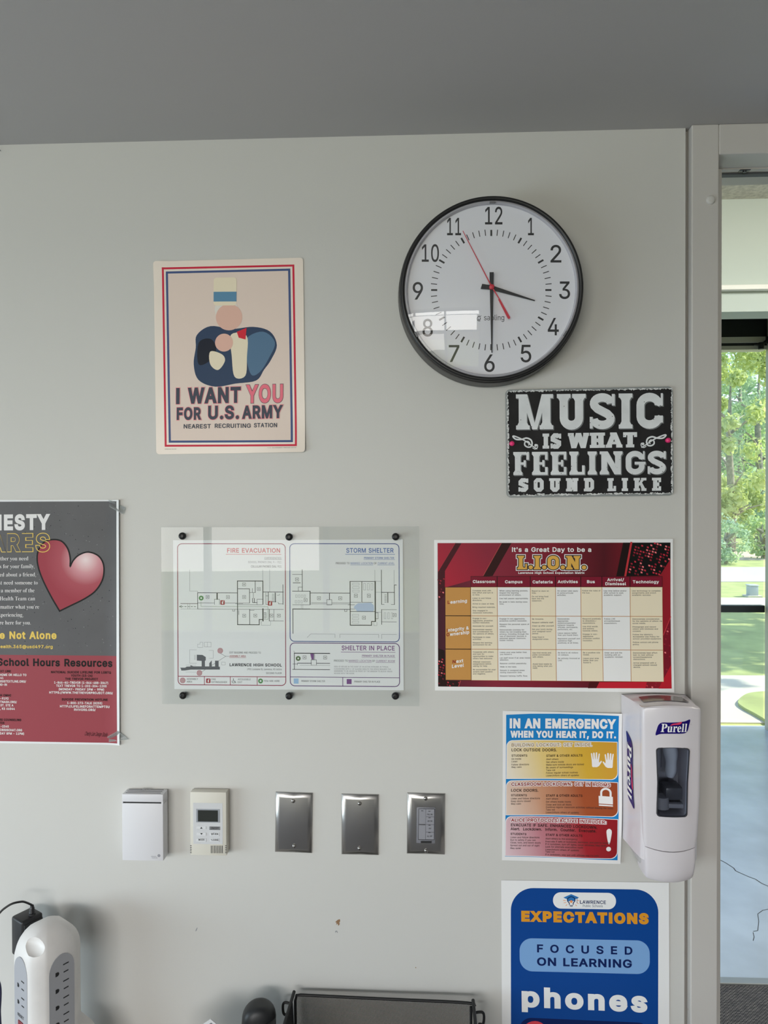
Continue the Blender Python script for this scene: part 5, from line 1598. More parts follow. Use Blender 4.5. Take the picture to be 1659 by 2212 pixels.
tape([(950, 2140), (940, 2090), (1030, 2040), (1118, 2118)], 'clear tape across the bottom right corner of the grey and red poster')

# ================================================================== evacuation map behind clear acrylic
ILLUM[0] = 0.64
E1, E2 = (340, 1130, 5.53), (610, 1130, 5.352)
S = Sheet('evacuation_map', 'white evacuation and storm shelter map mounted behind the clear acrylic panel', 'map',
          [(375 - 0.5, 1167), (871, 1165), (871.5, 1489), (376, 1490.5)], (0, 0, 1), lift=0.0010)
S.base(mat('map_paper', c255=(203, 203, 206), rough=0.55))
K, GY, DR, BLU, PUR = ink((38, 38, 42)), ink((120, 120, 124)), ink((128, 42, 62)), ink((58, 74, 124)), ink((88, 56, 100))
RD, B2, GRN, DRED = ink((176, 66, 70)), ink((66, 96, 150)), ink((78, 124, 76)), ink((140, 44, 52))
BR2 = ink((146, 62, 74))
L = S.layer()
S.crop = E1
L.band(rrect(245, 247, 1540, 1940, 52), 9, DR, 2, True)
L.line([(245, 1838), (1540, 1838)], 8, DR, 2)
for x in (563, 875, 1198):
    L.line([(x, 1838), (x, 1940)], 7, DR, 2)
S.crop = E2
L.band(rrect(97, 238, 1352, 1366, 52), 9, BLU, 2, True)
L.band(rrect(97, 1384, 1352, 1880, 52), 9, PUR, 2, True)
L.line([(97, 1778), (1352, 1778)], 7, PUR, 2)
L.line([(702, 1778), (702, 1880)], 7, PUR, 2)
L.rect(137, 1795, 193, 1855, ink((140, 168, 196)), 2)
L.rect(747, 1797, 803, 1855, ink((112, 76, 122)), 2)
L.build('printed_frame', S.root)

L = S.layer()
def tags(pts, r=18):
    for x, y in pts:
        L.line([(x - r, y - r), (x + r, y - r), (x + r, y + r), (x - r, y + r)], 3.5, K, 4, True)
        L.rect(x - 8, y - 3.5, x + 8, y + 3.5, K, 4)
def segs(w, m, *ls):
    for l in ls:
        L.line(l, w, m, 3)
S.crop = E1
segs(3, GY, [(390, 560), (390, 815), (485, 815), (485, 835)], [(1352, 555), (1352, 820)], [(1268, 555), (1268, 690)], [(1250, 1170), (1250, 1220), (1360, 1220), (1360, 1170)], [(280, 1030), (480, 1030)],
     [(365, 970), (365, 1028)], [(390, 970), (390, 1028)])
segs(4, K, [(688, 975), (688, 912), (748, 912), (748, 975)], [(485, 955), (688, 955)], [(748, 955), (965, 955)], [(485, 1030), (1515, 1030)], [(965, 975), (1265, 975)], [(975, 955), (1110, 955)],
     [(1155, 830), (1155, 900)], [(1200, 975), (1200, 910), (1265, 910)], [(1110, 830), (1175, 830)], [(1400, 1030), (1400, 1165)], [(1345, 1168), (1515, 1168)], [(1305, 870), (1335, 870)], [(1305, 830), (1305, 970), (1335, 970)],
     [(1145, 780), (1145, 830)], [(1450, 945), (1460, 965), (1510, 965)], [(1360, 940), (1430, 940)], [(905, 1035), (905, 1052), (932, 1052), (932, 1035)], [(940, 965), (1030, 965)], [(980, 1045), (980, 1095)], [(1115, 1042), (1165, 1042)])
segs(6.5, K, [(485, 835), (965, 835)], [(485, 835), (485, 1028)], [(975, 785), (1110, 785), (1110, 955)], [(1178, 692), (1178, 830)], [(1110, 1030), (1110, 1215)], [(1270, 822), (1515, 822)], [(1335, 822), (1335, 945)], [(1510, 735), (1510, 970)], [(1345, 1030), (1345, 1168)], [(1147, 900), (1147, 950), (1200, 950)], [(1168, 900), (1168, 950)])
segs(9, K, [(965, 692), (965, 1215)], [(965, 692), (1270, 692)], [(1270, 692), (1270, 970)], [(965, 1215), (1225, 1215), (1225, 1152), (1268, 1152)])
segs(13, K, [(1270, 1025), (1270, 1168)], [(720, 840), (720, 910)])
segs(12, ink((84, 84, 88)), [(1418, 835), (1418, 940)])
segs(6, ink((70, 46, 52)), [(280, 965), (485, 965)])
segs(6, ink((70, 84, 60)), [(265, 1000), (290, 990)], [(265, 1000), (290, 1010)])
for x in range(290, 480, 38):
    segs(6, ink((60, 74, 56)), [(x, 1000), (x + 20, 1000)])
segs(3.5, ink((90, 110, 84)), [(525, 940), (525, 998), (1330, 998), (1330, 1150), (1280, 1150)])
for k in range(6):
    segs(4, K, [(1380, 850 + k * 17), (1402, 850 + k * 17)])
    segs(3, K, [(1282, 1075 + k * 12), (1308, 1075 + k * 12)])
segs(3, K, [(1440, 860), (1465, 860), (1470, 845)], [(1282, 1070), (1308, 1070), (1308, 1130)])
tags([(1045, 733), (1222, 787), (1045, 884), (605, 885), (850, 885), (1045, 1107), (1178, 1105), (1372, 1104), (1460, 1104)])
for x, y in ((528, 898), (1238, 1888)):
    L.disc(x, y, 29, GRN, 5, hole=11)
for x, y in ((785, 950), (1355, 958), (610, 1890)):
    L.poly(rrect(x - 26, y - 27, x + 26, y + 27, 8), DRED, 5)
    L.rect(x - 8, y - 12, x + 8, y + 18, PAPER, 6)
    L.rect(x + 2, y - 20, x + 14, y - 14, PAPER, 6)
L.build('fire_plan', S.root)
L = S.layer()
# site plan
L.poly([(472, 1578), (540, 1580), (580, 1605), (580, 1645), (570, 1650), (570, 1718), (622, 1718), (622, 1680), (652, 1645), (652, 1718), (692, 1718), (692, 1648), (735, 1648), (735, 1720), (750, 1722), (750, 1755), (400, 1758), (330, 1768), (284, 1770), (280, 1750), (270, 1735), (330, 1735), (350, 1722), (395, 1720), (395, 1705), (430, 1718), (530, 1718), (530, 1652), (472, 1648)], ink((86, 87, 90)), 3)
segs(2.5, GY, [(565, 1427), (645, 1427), (645, 1484), (565, 1484), (565, 1427)], [(483, 1490), (483, 1450), (512, 1450), (512, 1427), (545, 1427), (545, 1490), (483, 1490)], [(600, 1427), (600, 1484)],
     [(620, 1525), (670, 1525), (670, 1620), (620, 1620)], [(770, 1665), (815, 1665), (815, 1698), (770, 1698), (770, 1665)], [(385, 1520), (385, 1680), (470, 1680)], [(385, 1520), (470, 1520)], [(445, 1580), (445, 1640)], [(455, 1580), (455, 1640)])
for x in range(340, 460, 18):
    segs(3, GY, [(x, 1703), (x + 10, 1703)], [(x, 1788), (x + 10, 1788)])
segs(3, K, [(760, 1562), (820, 1595), (862, 1595)], [(820, 1595), (530, 1785)])
for x, y in ((755, 1528), (503, 1797), (300, 1888)):
    r = 32
    L.disc(x, y, r, BR2, 4, hole=r - 3.5)
    for k in range(-3, 4):
        o = k * 9
        hl = math.sqrt(r * r - o * o)
        d = 0.7071
        L.line([(x + d * (o - hl), y + d * (-o - hl)), (x + d * (o + hl), y + d * (-o + hl))], 3, BR2, 4)
        L.line([(x + d * (o - hl), y + d * (o + hl)), (x + d * (o + hl), y + d * (o - hl))], 3, BR2, 4)
L.build('site_plan', S.root)
L = S.layer()
# wheelchair sign of the legend
L.disc(912, 1868, 6, K, 4, n=12)
L.band([(912, 1876), (913, 1892), (930, 1892), (938, 1910), (944, 1908)], 5, K, 4)
L.band(catmull([(902, 1885), (896, 1900), (908, 1914), (926, 1910), (930, 1900)], 4), 4.5, K, 4)
L.build('wheelchair_symbol', S.root)
L = S.layer()
S.crop = E2
segs(3, GY, [(1075, 540), (1075, 670)], [(1295, 540), (1295, 700)], [(1085, 670), (1150, 670)], [(1085, 795), (1150, 795)], [(295, 1320), (335, 1280), (615, 1280), (615, 1320)], [(672, 1320), (672, 1280), (1115, 1280), (1115, 1320)], [(1150, 1330), (1150, 1280), (1320, 1280)],
     [(1060, 1140), (1060, 1178), (1096, 1178), (1096, 1140)], [(228, 945), (228, 990)], [(245, 945), (245, 990)], [(330, 935), (785, 935)], [(135, 1480), (145, 1480), (145, 1500)], [(210, 1640), (555, 1640)], [(1085, 1025), (1150, 1025)])
segs(4, K, [(127, 592), (240, 592)], [(195, 780), (195, 738), (240, 738)], [(127, 942), (330, 942)], [(330, 990), (127, 990)], [(523, 942), (523, 882), (580, 882), (580, 942), (523, 942)], [(345, 920), (523, 920)], [(580, 920), (785, 920)],
     [(727, 998), (727, 1018), (752, 1018), (752, 998)], [(795, 912), (915, 912)], [(930, 912), (1050, 912)], [(765, 940), (840, 940)], [(795, 990), (845, 990)], [(1150, 995), (1320, 995)], [(1150, 1135), (1320, 1135)], [(1085, 1030), (1110, 1030), (1110, 1100), (1085, 1100)],
     [(1150, 935), (1180, 935)], [(1260, 935), (1300, 935)], [(180, 1640), (180, 1618)], [(127, 1628), (180, 1628)], [(340, 1640), (340, 1578), (400, 1578), (400, 1640), (340, 1640)], [(345, 1510), (345, 1575)], [(365, 1510), (365, 1575)], [(380, 1510), (380, 1575)])
segs(6.5, K, [(240, 538), (240, 785)], [(135, 690), (218, 690)], [(127, 786), (328, 786)], [(330, 806), (790, 806)], [(552, 806), (552, 880)], [(925, 675), (925, 912)], [(790, 1018), (1075, 1018)], [(1150, 540), (1150, 795)], [(1150, 795), (1150, 935)], [(1150, 797), (1297, 797)], [(1297, 710), (1297, 935)], [(1150, 995), (1150, 1165)],
     [(127, 993), (790, 993)], [(1320, 712), (1297, 712)], [(145, 1503), (145, 1690)], [(125, 1690), (553, 1690)], [(185, 1617), (340, 1617)], [(400, 1617), (553, 1617)], [(790, 672), (1080, 672)])
segs(9, K, [(790, 672), (790, 1175), (1035, 1175), (1035, 1132), (1078, 1132)], [(145, 1503), (553, 1503)], [(330, 786), (330, 940)])
segs(13, K, [(1078, 672), (1078, 1130)])
segs(10, ink((84, 84, 88)), [(1222, 800), (1222, 912)])
segs(7, K, *[[(130, y), (130, y + 22)] for y in range(1000, 1260, 28)])
for k in range(6):
    segs(4, K, [(1185, 825 + k * 17), (1207, 825 + k * 17)])
for k in range(3):
    for (x, y, w, h) in ((820, 692 + k * 40, 75, 22), (815, 1050 + k * 40, 72, 22), (945 + k * 42, 695, 22, 75), (1180 + k * 40, 1030, 18, 70)):
        L.line([(x, y), (x + w, y), (x + w, y + h), (x, y + h)], 2.5, GY, 3, True)
for k in range(4):
    for (x, y, w, h) in ((163 + k * 32, 828, 18, 30), (158 + k * 33, 893, 17, 30)):
        if y > 880 and k == 3:
            continue
        L.line([(x, y), (x + w, y), (x + w, y + h), (x, y + h)], 2.5, GY, 3, True)
L.poly([(850, 945), (880, 922), (1030, 915), (1060, 945), (1065, 1000), (1050, 1015), (870, 1015), (850, 990), (830, 970)], ink((160, 172, 194)), 2)
L.poly([(328, 1507), (372, 1507), (370, 1575), (345, 1575)], ink((112, 76, 122)), 3)
L.disc(190, 1563, 28, ink((84, 104, 70)), 5, hole=10)
tags([(180, 650), (277, 888), (432, 866), (677, 866), (857, 836), (1005, 836), (948, 1089), (1298, 1057), (263, 1550), (500, 1550)])
L.build('shelter_plan', S.root)

L = S.layer()
S.crop = E1
L.text('FIRE EVACUATION', 843, 353, 54, RD, x1=1478, g=0.03)
L.line([(830, 374), (1490, 374)], 5, RD, 4)
L.text('EMERGENCIES', 1293, 430, 25, GY, x1=1492)
L.line([(1290, 435), (1497, 435)], 3, GY, 4)
L.text('SCHOOL PHONES DIAL 9 - 911', 1095, 478, 25, GY, x1=1492)
L.text('CELLULAR PHONES DIAL 911', 1130, 530, 25, K, x1=1492)
L.build('heading', S.root)
L = S.layer()
L.text('EXIT BUILDING AND PROCEED TO', 867, 1560, 22, K, x1=1242)
L.text('ASSEMBLY AREA', 867, 1603, 22, DRED, x1=1062, g=0.02)
L.line([(865, 1610), (1064, 1610)], 3, DRED, 4)
L.build('instruction', S.root)
L = S.layer()
L.text('LAWRENCE HIGH SCHOOL', 867, 1714, 36, K, x1=1493, g=0.05)
L.build('school_name', S.root)
L = S.layer()
L.text('1901 Louisiana St, Lawrence, KS 66044', 1078, 1757, 21, K, x1=1493)
L.text('SECOND FLOOR', 1305, 1803, 21, K, x1=1490)
for x, y, t in ((350, 1880, 'ASSEMBLY'), (350, 1913, 'AREA'), (650, 1882, 'FIRE'), (650, 1915, 'EXTINGUISHER'), (965, 1880, 'ACCESSIBLE'), (965, 1914, 'EXIT'), (1278, 1897, 'YOU ARE HERE')):
    L.text(t, x, y, 20, K, cond=0.93)
L.build('school_address', S.root)
L = S.layer()
S.crop = E2
L.text('STORM SHELTER', 748, 341, 53, B2, x1=1290, g=0.03)
L.line([(738, 360), (1303, 360)], 5, B2, 4)
L.text('PRIMARY STORM SHELTER', 952, 412, 22, B2, x1=1295, g=0.02)
L.line([(948, 420), (1302, 420)], 3, B2, 4)
def run(y, parts, u):
    for t, a, b, m, under in parts:
        L.text(t, a, y, 22, m, x1=b)
        if under:
            L.line([(a - 2, y + 8), (b + 2, y + 8)], 3, u, 4)
run(473, (('PROCEED TO', 627, 785, K, 0), ('MARKED LOCATION', 798, 1052, B2, 1), ('OF', 1063, 1095, K, 0), ('CURRENT LEVEL', 1108, 1298, B2, 1)), B2)
L.build('heading', S.root)
L = S.layer()
P2 = ink((112, 74, 118))
L.text('SHELTER IN PLACE', 690, 1465, 54, P2, x1=1298, g=0.03)
L.line([(685, 1485), (1303, 1485)], 5, P2, 4)
L.text('PRIMARY SHELTER IN PLACE', 925, 1538, 22, P2, x1=1297, g=0.02)
L.line([(922, 1546), (1303, 1546)], 3, P2, 4)
run(1597, (('PROCEED TO', 602, 760, K, 0), ('MARKED LOCATION', 772, 1030, P2, 1), ('OF', 1040, 1072, K, 0), ('CURRENT ROOM', 1084, 1298, P2, 1)), P2)
for y, t, w in ((1662, 'AREA OF REFUGE IN THE EVENT OF AN ACTIVE INTRUDER. IN TYPICAL', 1226), (1689, "CLASSROOMS WITH 4' OF GLAZING SIDELITE THIS SPACE REQUIRES THE", 1254),
                (1714, 'WARDROBE TO BE MOVED IN FRONT OF THE WINDOW TO BLOCK VISUAL', 1272), (1740, 'ACCESS INTO THE ROOM.', 836)):
    L.text(t, 602, y, 16, GY, x1=w)
L.text('PRIMARY STORM SHELTER', 225, 1834, 20, K, x1=497)
L.text('PRIMARY SHELTER IN PLACE', 835, 1836, 20, K, x1=1130)
L.build('lettering', S.root)

# the acrylic cover
A = [on_y(x, y, -0.013) for x, y in ((346, 1140), (905, 1138), (907, 1523), (348, 1523.5))]
w2, h2 = (A[1].x - A[0].x) / 2, (A[0].z - A[3].z) / 2
ctr = sum(A, Vector()) / 4
pan = thing('acrylic_panel', 'clear acrylic cover panel held by six black screws over the evacuation map', 'acrylic panel', (ctr.x, 0, ctr.z))
bm = bmesh.new()
box(bm, -w2, w2, -0.0105, -0.0075, -h2, h2, 0.0006, 1)
M_ACR = glass('clear_acrylic', (0.965, 0.975, 0.975), 1.49, boost=1.0)
pane = obj('pane', bm, M_ACR, pan)
M_BLKP = mat('black_screw', rgb=(0.012, 0.012, 0.013), rough=0.4, spec=0.4)
for px, py in ((393, 1158), (624, 1160), (854.5, 1159.5), (394.5, 1503), (624, 1504), (854, 1504)):
    c = on_y(px, py, -0.014)
    bm = bmesh.new()
    cc = (c.x - ctr.x, 0, c.z - ctr.z)
    lathe(bm, [(0.0030, 0.0), (0.0030, -0.0106), (0.0066, -0.0107), (0.0070, -0.0118), (0.0064, -0.0145), (0.0046, -0.0162), (0.0030, -0.0166), (0.0029, -0.0150), (0.0001, -0.0150)], 'Y', 32, c=cc)
    obj('screw', bm, M_BLKP, pan, True, 35)

# ================================================================== expectation matrix
ILLUM[0] = 0.61
CR = (930, 1155, 6.144)
S = Sheet('expectation_matrix', 'landscape dark red poster with a tan and white table of school rules', 'poster',
          [(42, 70), (3214, 56), (3214, 2086), (64, 2056)], CR, lift=0.0012,
          bend=lambda s, t: 0.006 * t ** 3 * (0.4 + 0.6 * s) + 0.0015 * s)
S.base(mat('white_poster_paper_gloss', c255=(214, 215, 218), rough=0.35))
L = S.layer()
def lerp(a, b, f):
    return a + (b - a) * f
def at(fx, fy):
    """Fraction of the printed area -> crop coordinates."""
    xl, xr = lerp(88, 106, fy), lerp(3182, 3181, fy)
    yt, yb = lerp(112, 103, fx), lerp(2004, 2036, fx)
    return lerp(xl, xr, fx), lerp(yt, yb, fy)
RED1, RED2, RED3, DKR = ink((112, 28, 42)), ink((140, 26, 40)), ink((84, 20, 36)), ink((44, 12, 22))
p0, p1 = S.P(88, 1000), S.P(3182, 1000)
L.poly([at(0, 0), at(1, 0), at(1, 1), at(0, 1)], ramp_mat('matrix_ground', p0, p1, [(0, (52, 18, 30)), (0.25, (112, 30, 46)), (0.5, (104, 22, 36)), (0.72, (66, 12, 22)), (1, (128, 22, 34))], E=None), 1)
p0, p1 = S.P(200, 500), S.P(700, 160)
L.poly([(88, 112), (950, 110), (690, 560), (60 + 130, 700), (96, 500)], ramp_mat('matrix_band', p0, p1, [(0, (142, 26, 44)), (1, (116, 30, 46))], E=None), 2)
L.poly([(950, 110), (1080, 110), (830, 545), (700, 560)], DKR, 2)
L.line([(945, 112), (705, 540)], 8, ink((150, 60, 60)), 3)
L.line([(330, 112), (98, 500)], 8, ink((150, 60, 60)), 3)
L.poly([(94, 500), (330, 112), (410, 112), (190, 480), (190, 800), (98, 900)], ink((60, 16, 28)), 3)
L.poly([(2560, 104), (2670, 104), (2590, 550), (2470, 550)], ink((30, 8, 14)), 2)
L.poly([(2670, 104), (3182, 103), (3182, 320), (3040, 545), (2590, 550)], ink((22, 8, 12)), 2)
L.line([(2668, 106), (2588, 548)], 26, ink((160, 44, 50)), 3)
L.poly([(3181, 1090), (3181, 1750), (3085, 1900), (3085, 1320)], ink((104, 20, 34)), 2)
L.line([(3181, 1090), (3085, 1330)], 10, ink((168, 50, 58)), 3)
L.poly([(3181, 1720), (3181, 2036), (3010, 2036)], ink((156, 26, 38)), 3)
L.poly([(2230, 1950), (2860, 1950), (2840, 2032), (2200, 2030)], ink((164, 28, 42)), 2)
L.poly([(2110, 1948), (2240, 1950), (2200, 2030), (2090, 2030)], ink((64, 14, 24)), 2)
L.poly([(106, 1500), (190, 1530), (205, 1925), (410, 1930), (380, 2006), (106, 2004)], ink((34, 12, 20)), 2)
L.line([(404, 1930), (380, 2004)], 10, ink((150, 60, 60)), 3)
rnd = random.Random(4)
SQ = [ink((160, 40, 54)), ink((130, 30, 44)), ink((206, 100, 104)), ink((96, 22, 34))]
def squares(poly, n_skip, step, ax, ay, size):
    """Rows of little squares, slanted, kept where they fall inside the polygon."""
    def inside(x, y):
        c = False
        for (x0, y0), (x1, y1) in zip(poly, poly[1:] + poly[:1]):
            if (y0 > y) != (y1 > y) and x < (x1 - x0) * (y - y0) / (y1 - y0) + x0:
                c = not c
        return c
    xs, ys = [p[0] for p in poly], [p[1] for p in poly]
    for i in range(-40, 60):
        for j in range(-40, 60):
            x, y = xs[0] + i * step + j * step * ax, ys[0] + j * step + i * step * ay
            if rnd.random() < n_skip or not inside(x, y):
                continue
            h = size / 2
            L.poly([(x - h, y - h * 0.9 - h * ay), (x + h, y - h * 0.9 + h * ay), (x + h, y + h * 0.9 + h * ay), (x - h, y + h * 0.9 - h * ay)], rnd.choice(SQ), 4)
squares([(2700, 115), (3165, 110), (3165, 320), (3030, 530), (2620, 530)], 0.45, 37, -0.25, 0.28, 24)
squares([(3165, 1180), (3170, 1700), (3095, 1850), (3095, 1350)], 0.5, 34, -0.25, 0.28, 22)
squares([(112, 1560), (185, 1600), (195, 1990), (112, 1990)], 0.5, 34, -0.25, 0.28, 20)
squares([(205, 1940), (390, 1940), (370, 1995), (205, 1995)], 0.4, 34, -0.25, 0.28, 20)
squares([(100, 600), (180, 520), (185, 780), (105, 860)], 0.5, 34, -0.25, 0.28, 20)
squares([(2480 + 390, 1965), (3010, 1955), (2990, 2020), (2850, 2020)], 0.4, 34, -0.25, 0.28, 22)
L.build('printed_ground', S.root)
L = S.layer()
cx_t = [190, 535, 890, 1332, 1665, 2000, 2280, 2650, 3075]
cx_b = [203, 549, 905, 1342, 1677, 2010, 2290, 2656, 3080]
ry_l = [549, 692, 1070, 1510, 1920]
ry_r = [552, 693, 1085, 1530, 1948]
def node(i, j):
    fy = (ry_l[j] - 549) / (1920 - 549)
    x = lerp(cx_t[i], cx_b[i], fy)
    return x, lerp(ry_l[j], ry_r[j], (x - 190) / 2890)
TAN, SAND, WCELL, HEAD, BRN = ink((168, 122, 66)), ink((202, 188, 166)), ink((206, 207, 212)), ink((104, 20, 38)), ink((160, 116, 76))
BLKI = ink((30, 18, 20))
L.poly([node(1, 0), node(8, 0), node(8, 4), node(1, 4)], BRN, 5)
L.poly([node(1, 0), node(8, 0), node(8, 1), node(1, 1)], BLKI, 6)
L.poly([node(0, 1), node(1, 1), node(1, 4), node(0, 4)], BLKI, 6)
for i in range(8):
    for j in range(4):
        if i == 0 and j == 0:
            continue
        d = 5 if (i == 0 or j == 0) else 4
        a, b, c, e = node(i, j), node(i + 1, j), node(i + 1, j + 1), node(i, j + 1)
        m = HEAD if j == 0 else TAN if i == 0 else (WCELL if i % 2 == 0 else SAND)
        L.poly([(a[0] + d, a[1] + d), (b[0] - d, b[1] + d), (c[0] - d, c[1] - d), (e[0] + d, e[1] - d)], m, 7)
L.build('printed_table', S.root)
L = S.layer()
W1, MAR = ink((222, 216, 216)), ink((118, 34, 30))
L.text("It's a Great Day to be a", 1086, 228, 62, W1, x1=2140, g=0.045, dy=0, lvl=6)
for gg, m, lv in ((0.11, W1, 5), (0.06, ink((40, 34, 40)), 6), (0.0, ink((184, 142, 66)), 7)):
    slab_text(L, 'L.I.O.N.', 1160, 2066, 458, 180, m, lv, 2, gap=0.10, t=0.26, s=0.13, o=0.10, g=gg)
L.text('Lawrence High School Expectation Matrix', 1173, 519, 30, W1, x1=2052, g=0.04, lvl=6)
L.build('title', S.root)
L = S.layer()
for t, a, b, y, c in (('Classroom', 565, 860, 640, 40), ('Campus', 995, 1228, 643, 40), ('Cafeteria', 1362, 1628, 645, 40), ('Activities', 1694, 1962, 642, 40), ('Bus', 2083, 2187, 642, 40), ('Arrival/', 2348, 2572, 616, 40), ('Dismissal', 2326, 2598, 670, 40), ('Technology', 2686, 3030, 644, 40)):
    L.text(t, a, y, c, W1, x1=b, g=0.05, lvl=9)
L.build('column_heading', S.root)
L = S.layer()
def lead(big, rest, x0, x1, y, dy, cap=44):
    _, a, b = layout(big + rest, 'S', 0.05)
    _, a2, b2 = layout(big, 'S', 0.05)
    k = (x1 - x0) / (b - a)
    L.text(big, x0, y, cap, MAR, x1=x0 + (b2 - a2) * k, g=0.05, lvl=9, dy=dy * (b2 - a2) / (b - a))
    xr = x0 + (glyph('S', big, 0.05)[0]) * k
    L.text(rest, xr, y + dy * (xr - x0) / (x1 - x0), cap, W1, x1=x1, g=0.05, lvl=9, dy=dy * (x1 - xr) / (x1 - x0))
lead('L', 'earning', 228, 488, 916, -22)
L.build('row_heading', S.root)
L = S.layer()
lead('I', 'ntegrity &', 218, 515, 1286, -34)
lead('O', 'wnership', 214, 520, 1344, -36)
L.build('row_heading', S.root)
L = S.layer()
lead('N', 'ext', 298, 442, 1700, -16)
L.text('Level', 290, 1762, 46, W1, x1=450, g=0.05, lvl=9, dy=-18)
L.build('row_heading', S.root)
L = S.layer()
BT = ink((44, 42, 44))
cells = {
    560: [(748, 'Complete work with'), (776, 'best effort and turn in'), (803, 'on time.'), (848, 'Listen to and follow'), (876, 'directions.'), (922, 'Arrive to class on time.'), (967, 'Bring required materials.'), (1012, 'Stay engaged in'), (1040, 'classroom instruction.'),
          (1115, 'Engage in non-'), (1144, 'aggressive, proactive'), (1171, 'conflict resolution.'), (1216, 'Advocate for yourself.'), (1262, 'Demonstrate respect'), (1290, 'and consideration for'), (1318, 'the opinions of others.'), (1363, 'Participate in class'), (1390, 'activities.'), (1436, 'Respect the learning'), (1463, 'environment for all.'),
          (1558, 'Cooperate with others'), (1585, 'and look for'), (1615, 'opportunities to make'), (1643, 'others feel welcome.'), (1688, 'Attempt classroom'), (1715, 'assignments before'), (1743, 'asking for help.'), (1790, 'Be accountable for your'), (1818, 'actions both positive'), (1845, 'and negative.')],
    920: [(750, 'When using learning pockets,'), (778, 'respect the learning'), (806, 'environment of others.'), (852, 'Use hall passes appropriately.'), (897, 'Be quiet in halls during class'), (924, 'time.'), (1120, 'Engage in non aggressive,'), (1148, 'proactive conflict resolution.'), (1193, 'Respect the personal space of'), (1220, 'others.'),
          (1266, 'Demonstrate courtesy for'), (1294, 'others by not invading their'), (1322, 'privacy, including through the'), (1350, 'use of electronic devices in'), (1378, 'personal spaces (restroom,'), (1405, 'locker rooms).'), (1563, 'Leave your area better than'), (1590, 'you found it.'), (1637, 'Let staff know if an area needs'), (1663, 'attention.'), (1710, 'Resolve conflict peacefully.'), (1754, 'Walk in the halls.'), (1800, 'Remain in assigned areas'), (1828, 'during classroom time.'), (1874, 'Respect hallway traffic flow.')],
    1353: [(753, 'Report to class on'), (780, 'time.'), (826, 'Do not bring food'), (854, 'back into the'), (882, 'classroom.'), (1124, 'Be inclusive.'), (1170, 'Respect cafeteria staff.'), (1215, 'Clean up after yourself.'), (1260, 'Eat your lunch during'), (1288, 'your assigned lunch'), (1316, 'period.'), (1363, 'Keep food in'), (1390, 'designated areas.'), (1570, 'Use kind words and'), (1597, 'polite conversation'), (1625, 'with others.'), (1718, 'Avoid food waste by'), (1745, 'only taking what you'), (1770, 'need.')],
    1690: [(752, 'All school rules apply'), (780, 'at extracurricular'), (808, 'activities.'), (1123, 'Demonstrate'), (1151, 'appropriate'), (1178, 'audience/spectator'), (1206, 'behavior towards'), (1234, 'officials, participants,'), (1262, 'performers, etc.'), (1310, 'Leave spaces better'), (1337, 'than you found them.'), (1384, 'Represent yourself and'), (1412, 'Lawrence High'), (1440, 'positively at all times.'), (1570, 'Be kind to all visitors'), (1598, 'on campus.'), (1644, 'Be actively involved at'), (1672, 'LHS.')],
    2020: [(750, 'Follow the rules of'), (778, 'the bus.'), (1122, 'Respond positively'), (1150, 'to directions /'), (1178, 'expectations.'), (1224, 'Use kind words'), (1252, 'and actions'), (1280, 'towards others.'), (1326, 'Engage in non-'), (1354, 'aggressive'), (1382, 'proactive conflict'), (1410, 'resolution.'), (1570, 'Be a positive role'), (1597, 'model.'), (1644, 'Leave your area'), (1672, 'better than you'), (1700, 'found it.')],
    2305: [(752, 'Use time before and/or'), (780, 'after school to seek'), (808, 'academic support.'), (1124, 'Follow LHS'), (1152, 'arrival/dismissal'), (1180, 'expectations.'), (1572, 'Enter and exit the'), (1600, 'building with an'), (1628, 'academic mindset.')],
    2676: [(752, 'Use technology to complete'), (780, 'assignments and enrich'), (808, 'academic success.'), (1126, 'Demonstrate consideration'), (1154, 'for the opinions of others via'), (1182, 'social media.'), (1230, 'Photograph and record'), (1258, 'others with kindness and'), (1286, 'consent.'), (1332, "Follow the district's"), (1360, 'Acceptable Use Policy for'), (1388, 'school-provided equipment.'), (1434, 'Follow school cell phone'), (1462, 'policy.'), (1574, 'Demonstrate best effort'), (1602, 'bell-to-bell without'), (1630, 'screen/headphone'), (1658, 'distractions.'), (1706, 'Arrive prepared with a'), (1734, 'charged school-issued'), (1762, 'device.')],
}
fits = {560: ('best effort and turn in', 274), 920: ('respect the learning', 255), 1353: ('Respect cafeteria staff.', 285), 1690: ('Represent yourself and', 290), 2020: ('Respond positively', 240), 2305: ('Use time before and/or', 298), 2676: ('Demonstrate consideration', 352)}
for x, rows in cells.items():
    L.lines([(x + (y - 750) * 0.011, y, t) for y, t in rows], 17.5, BT, fit=fits[x], g=0.015, lvl=9)
L.build('lettering', S.root)

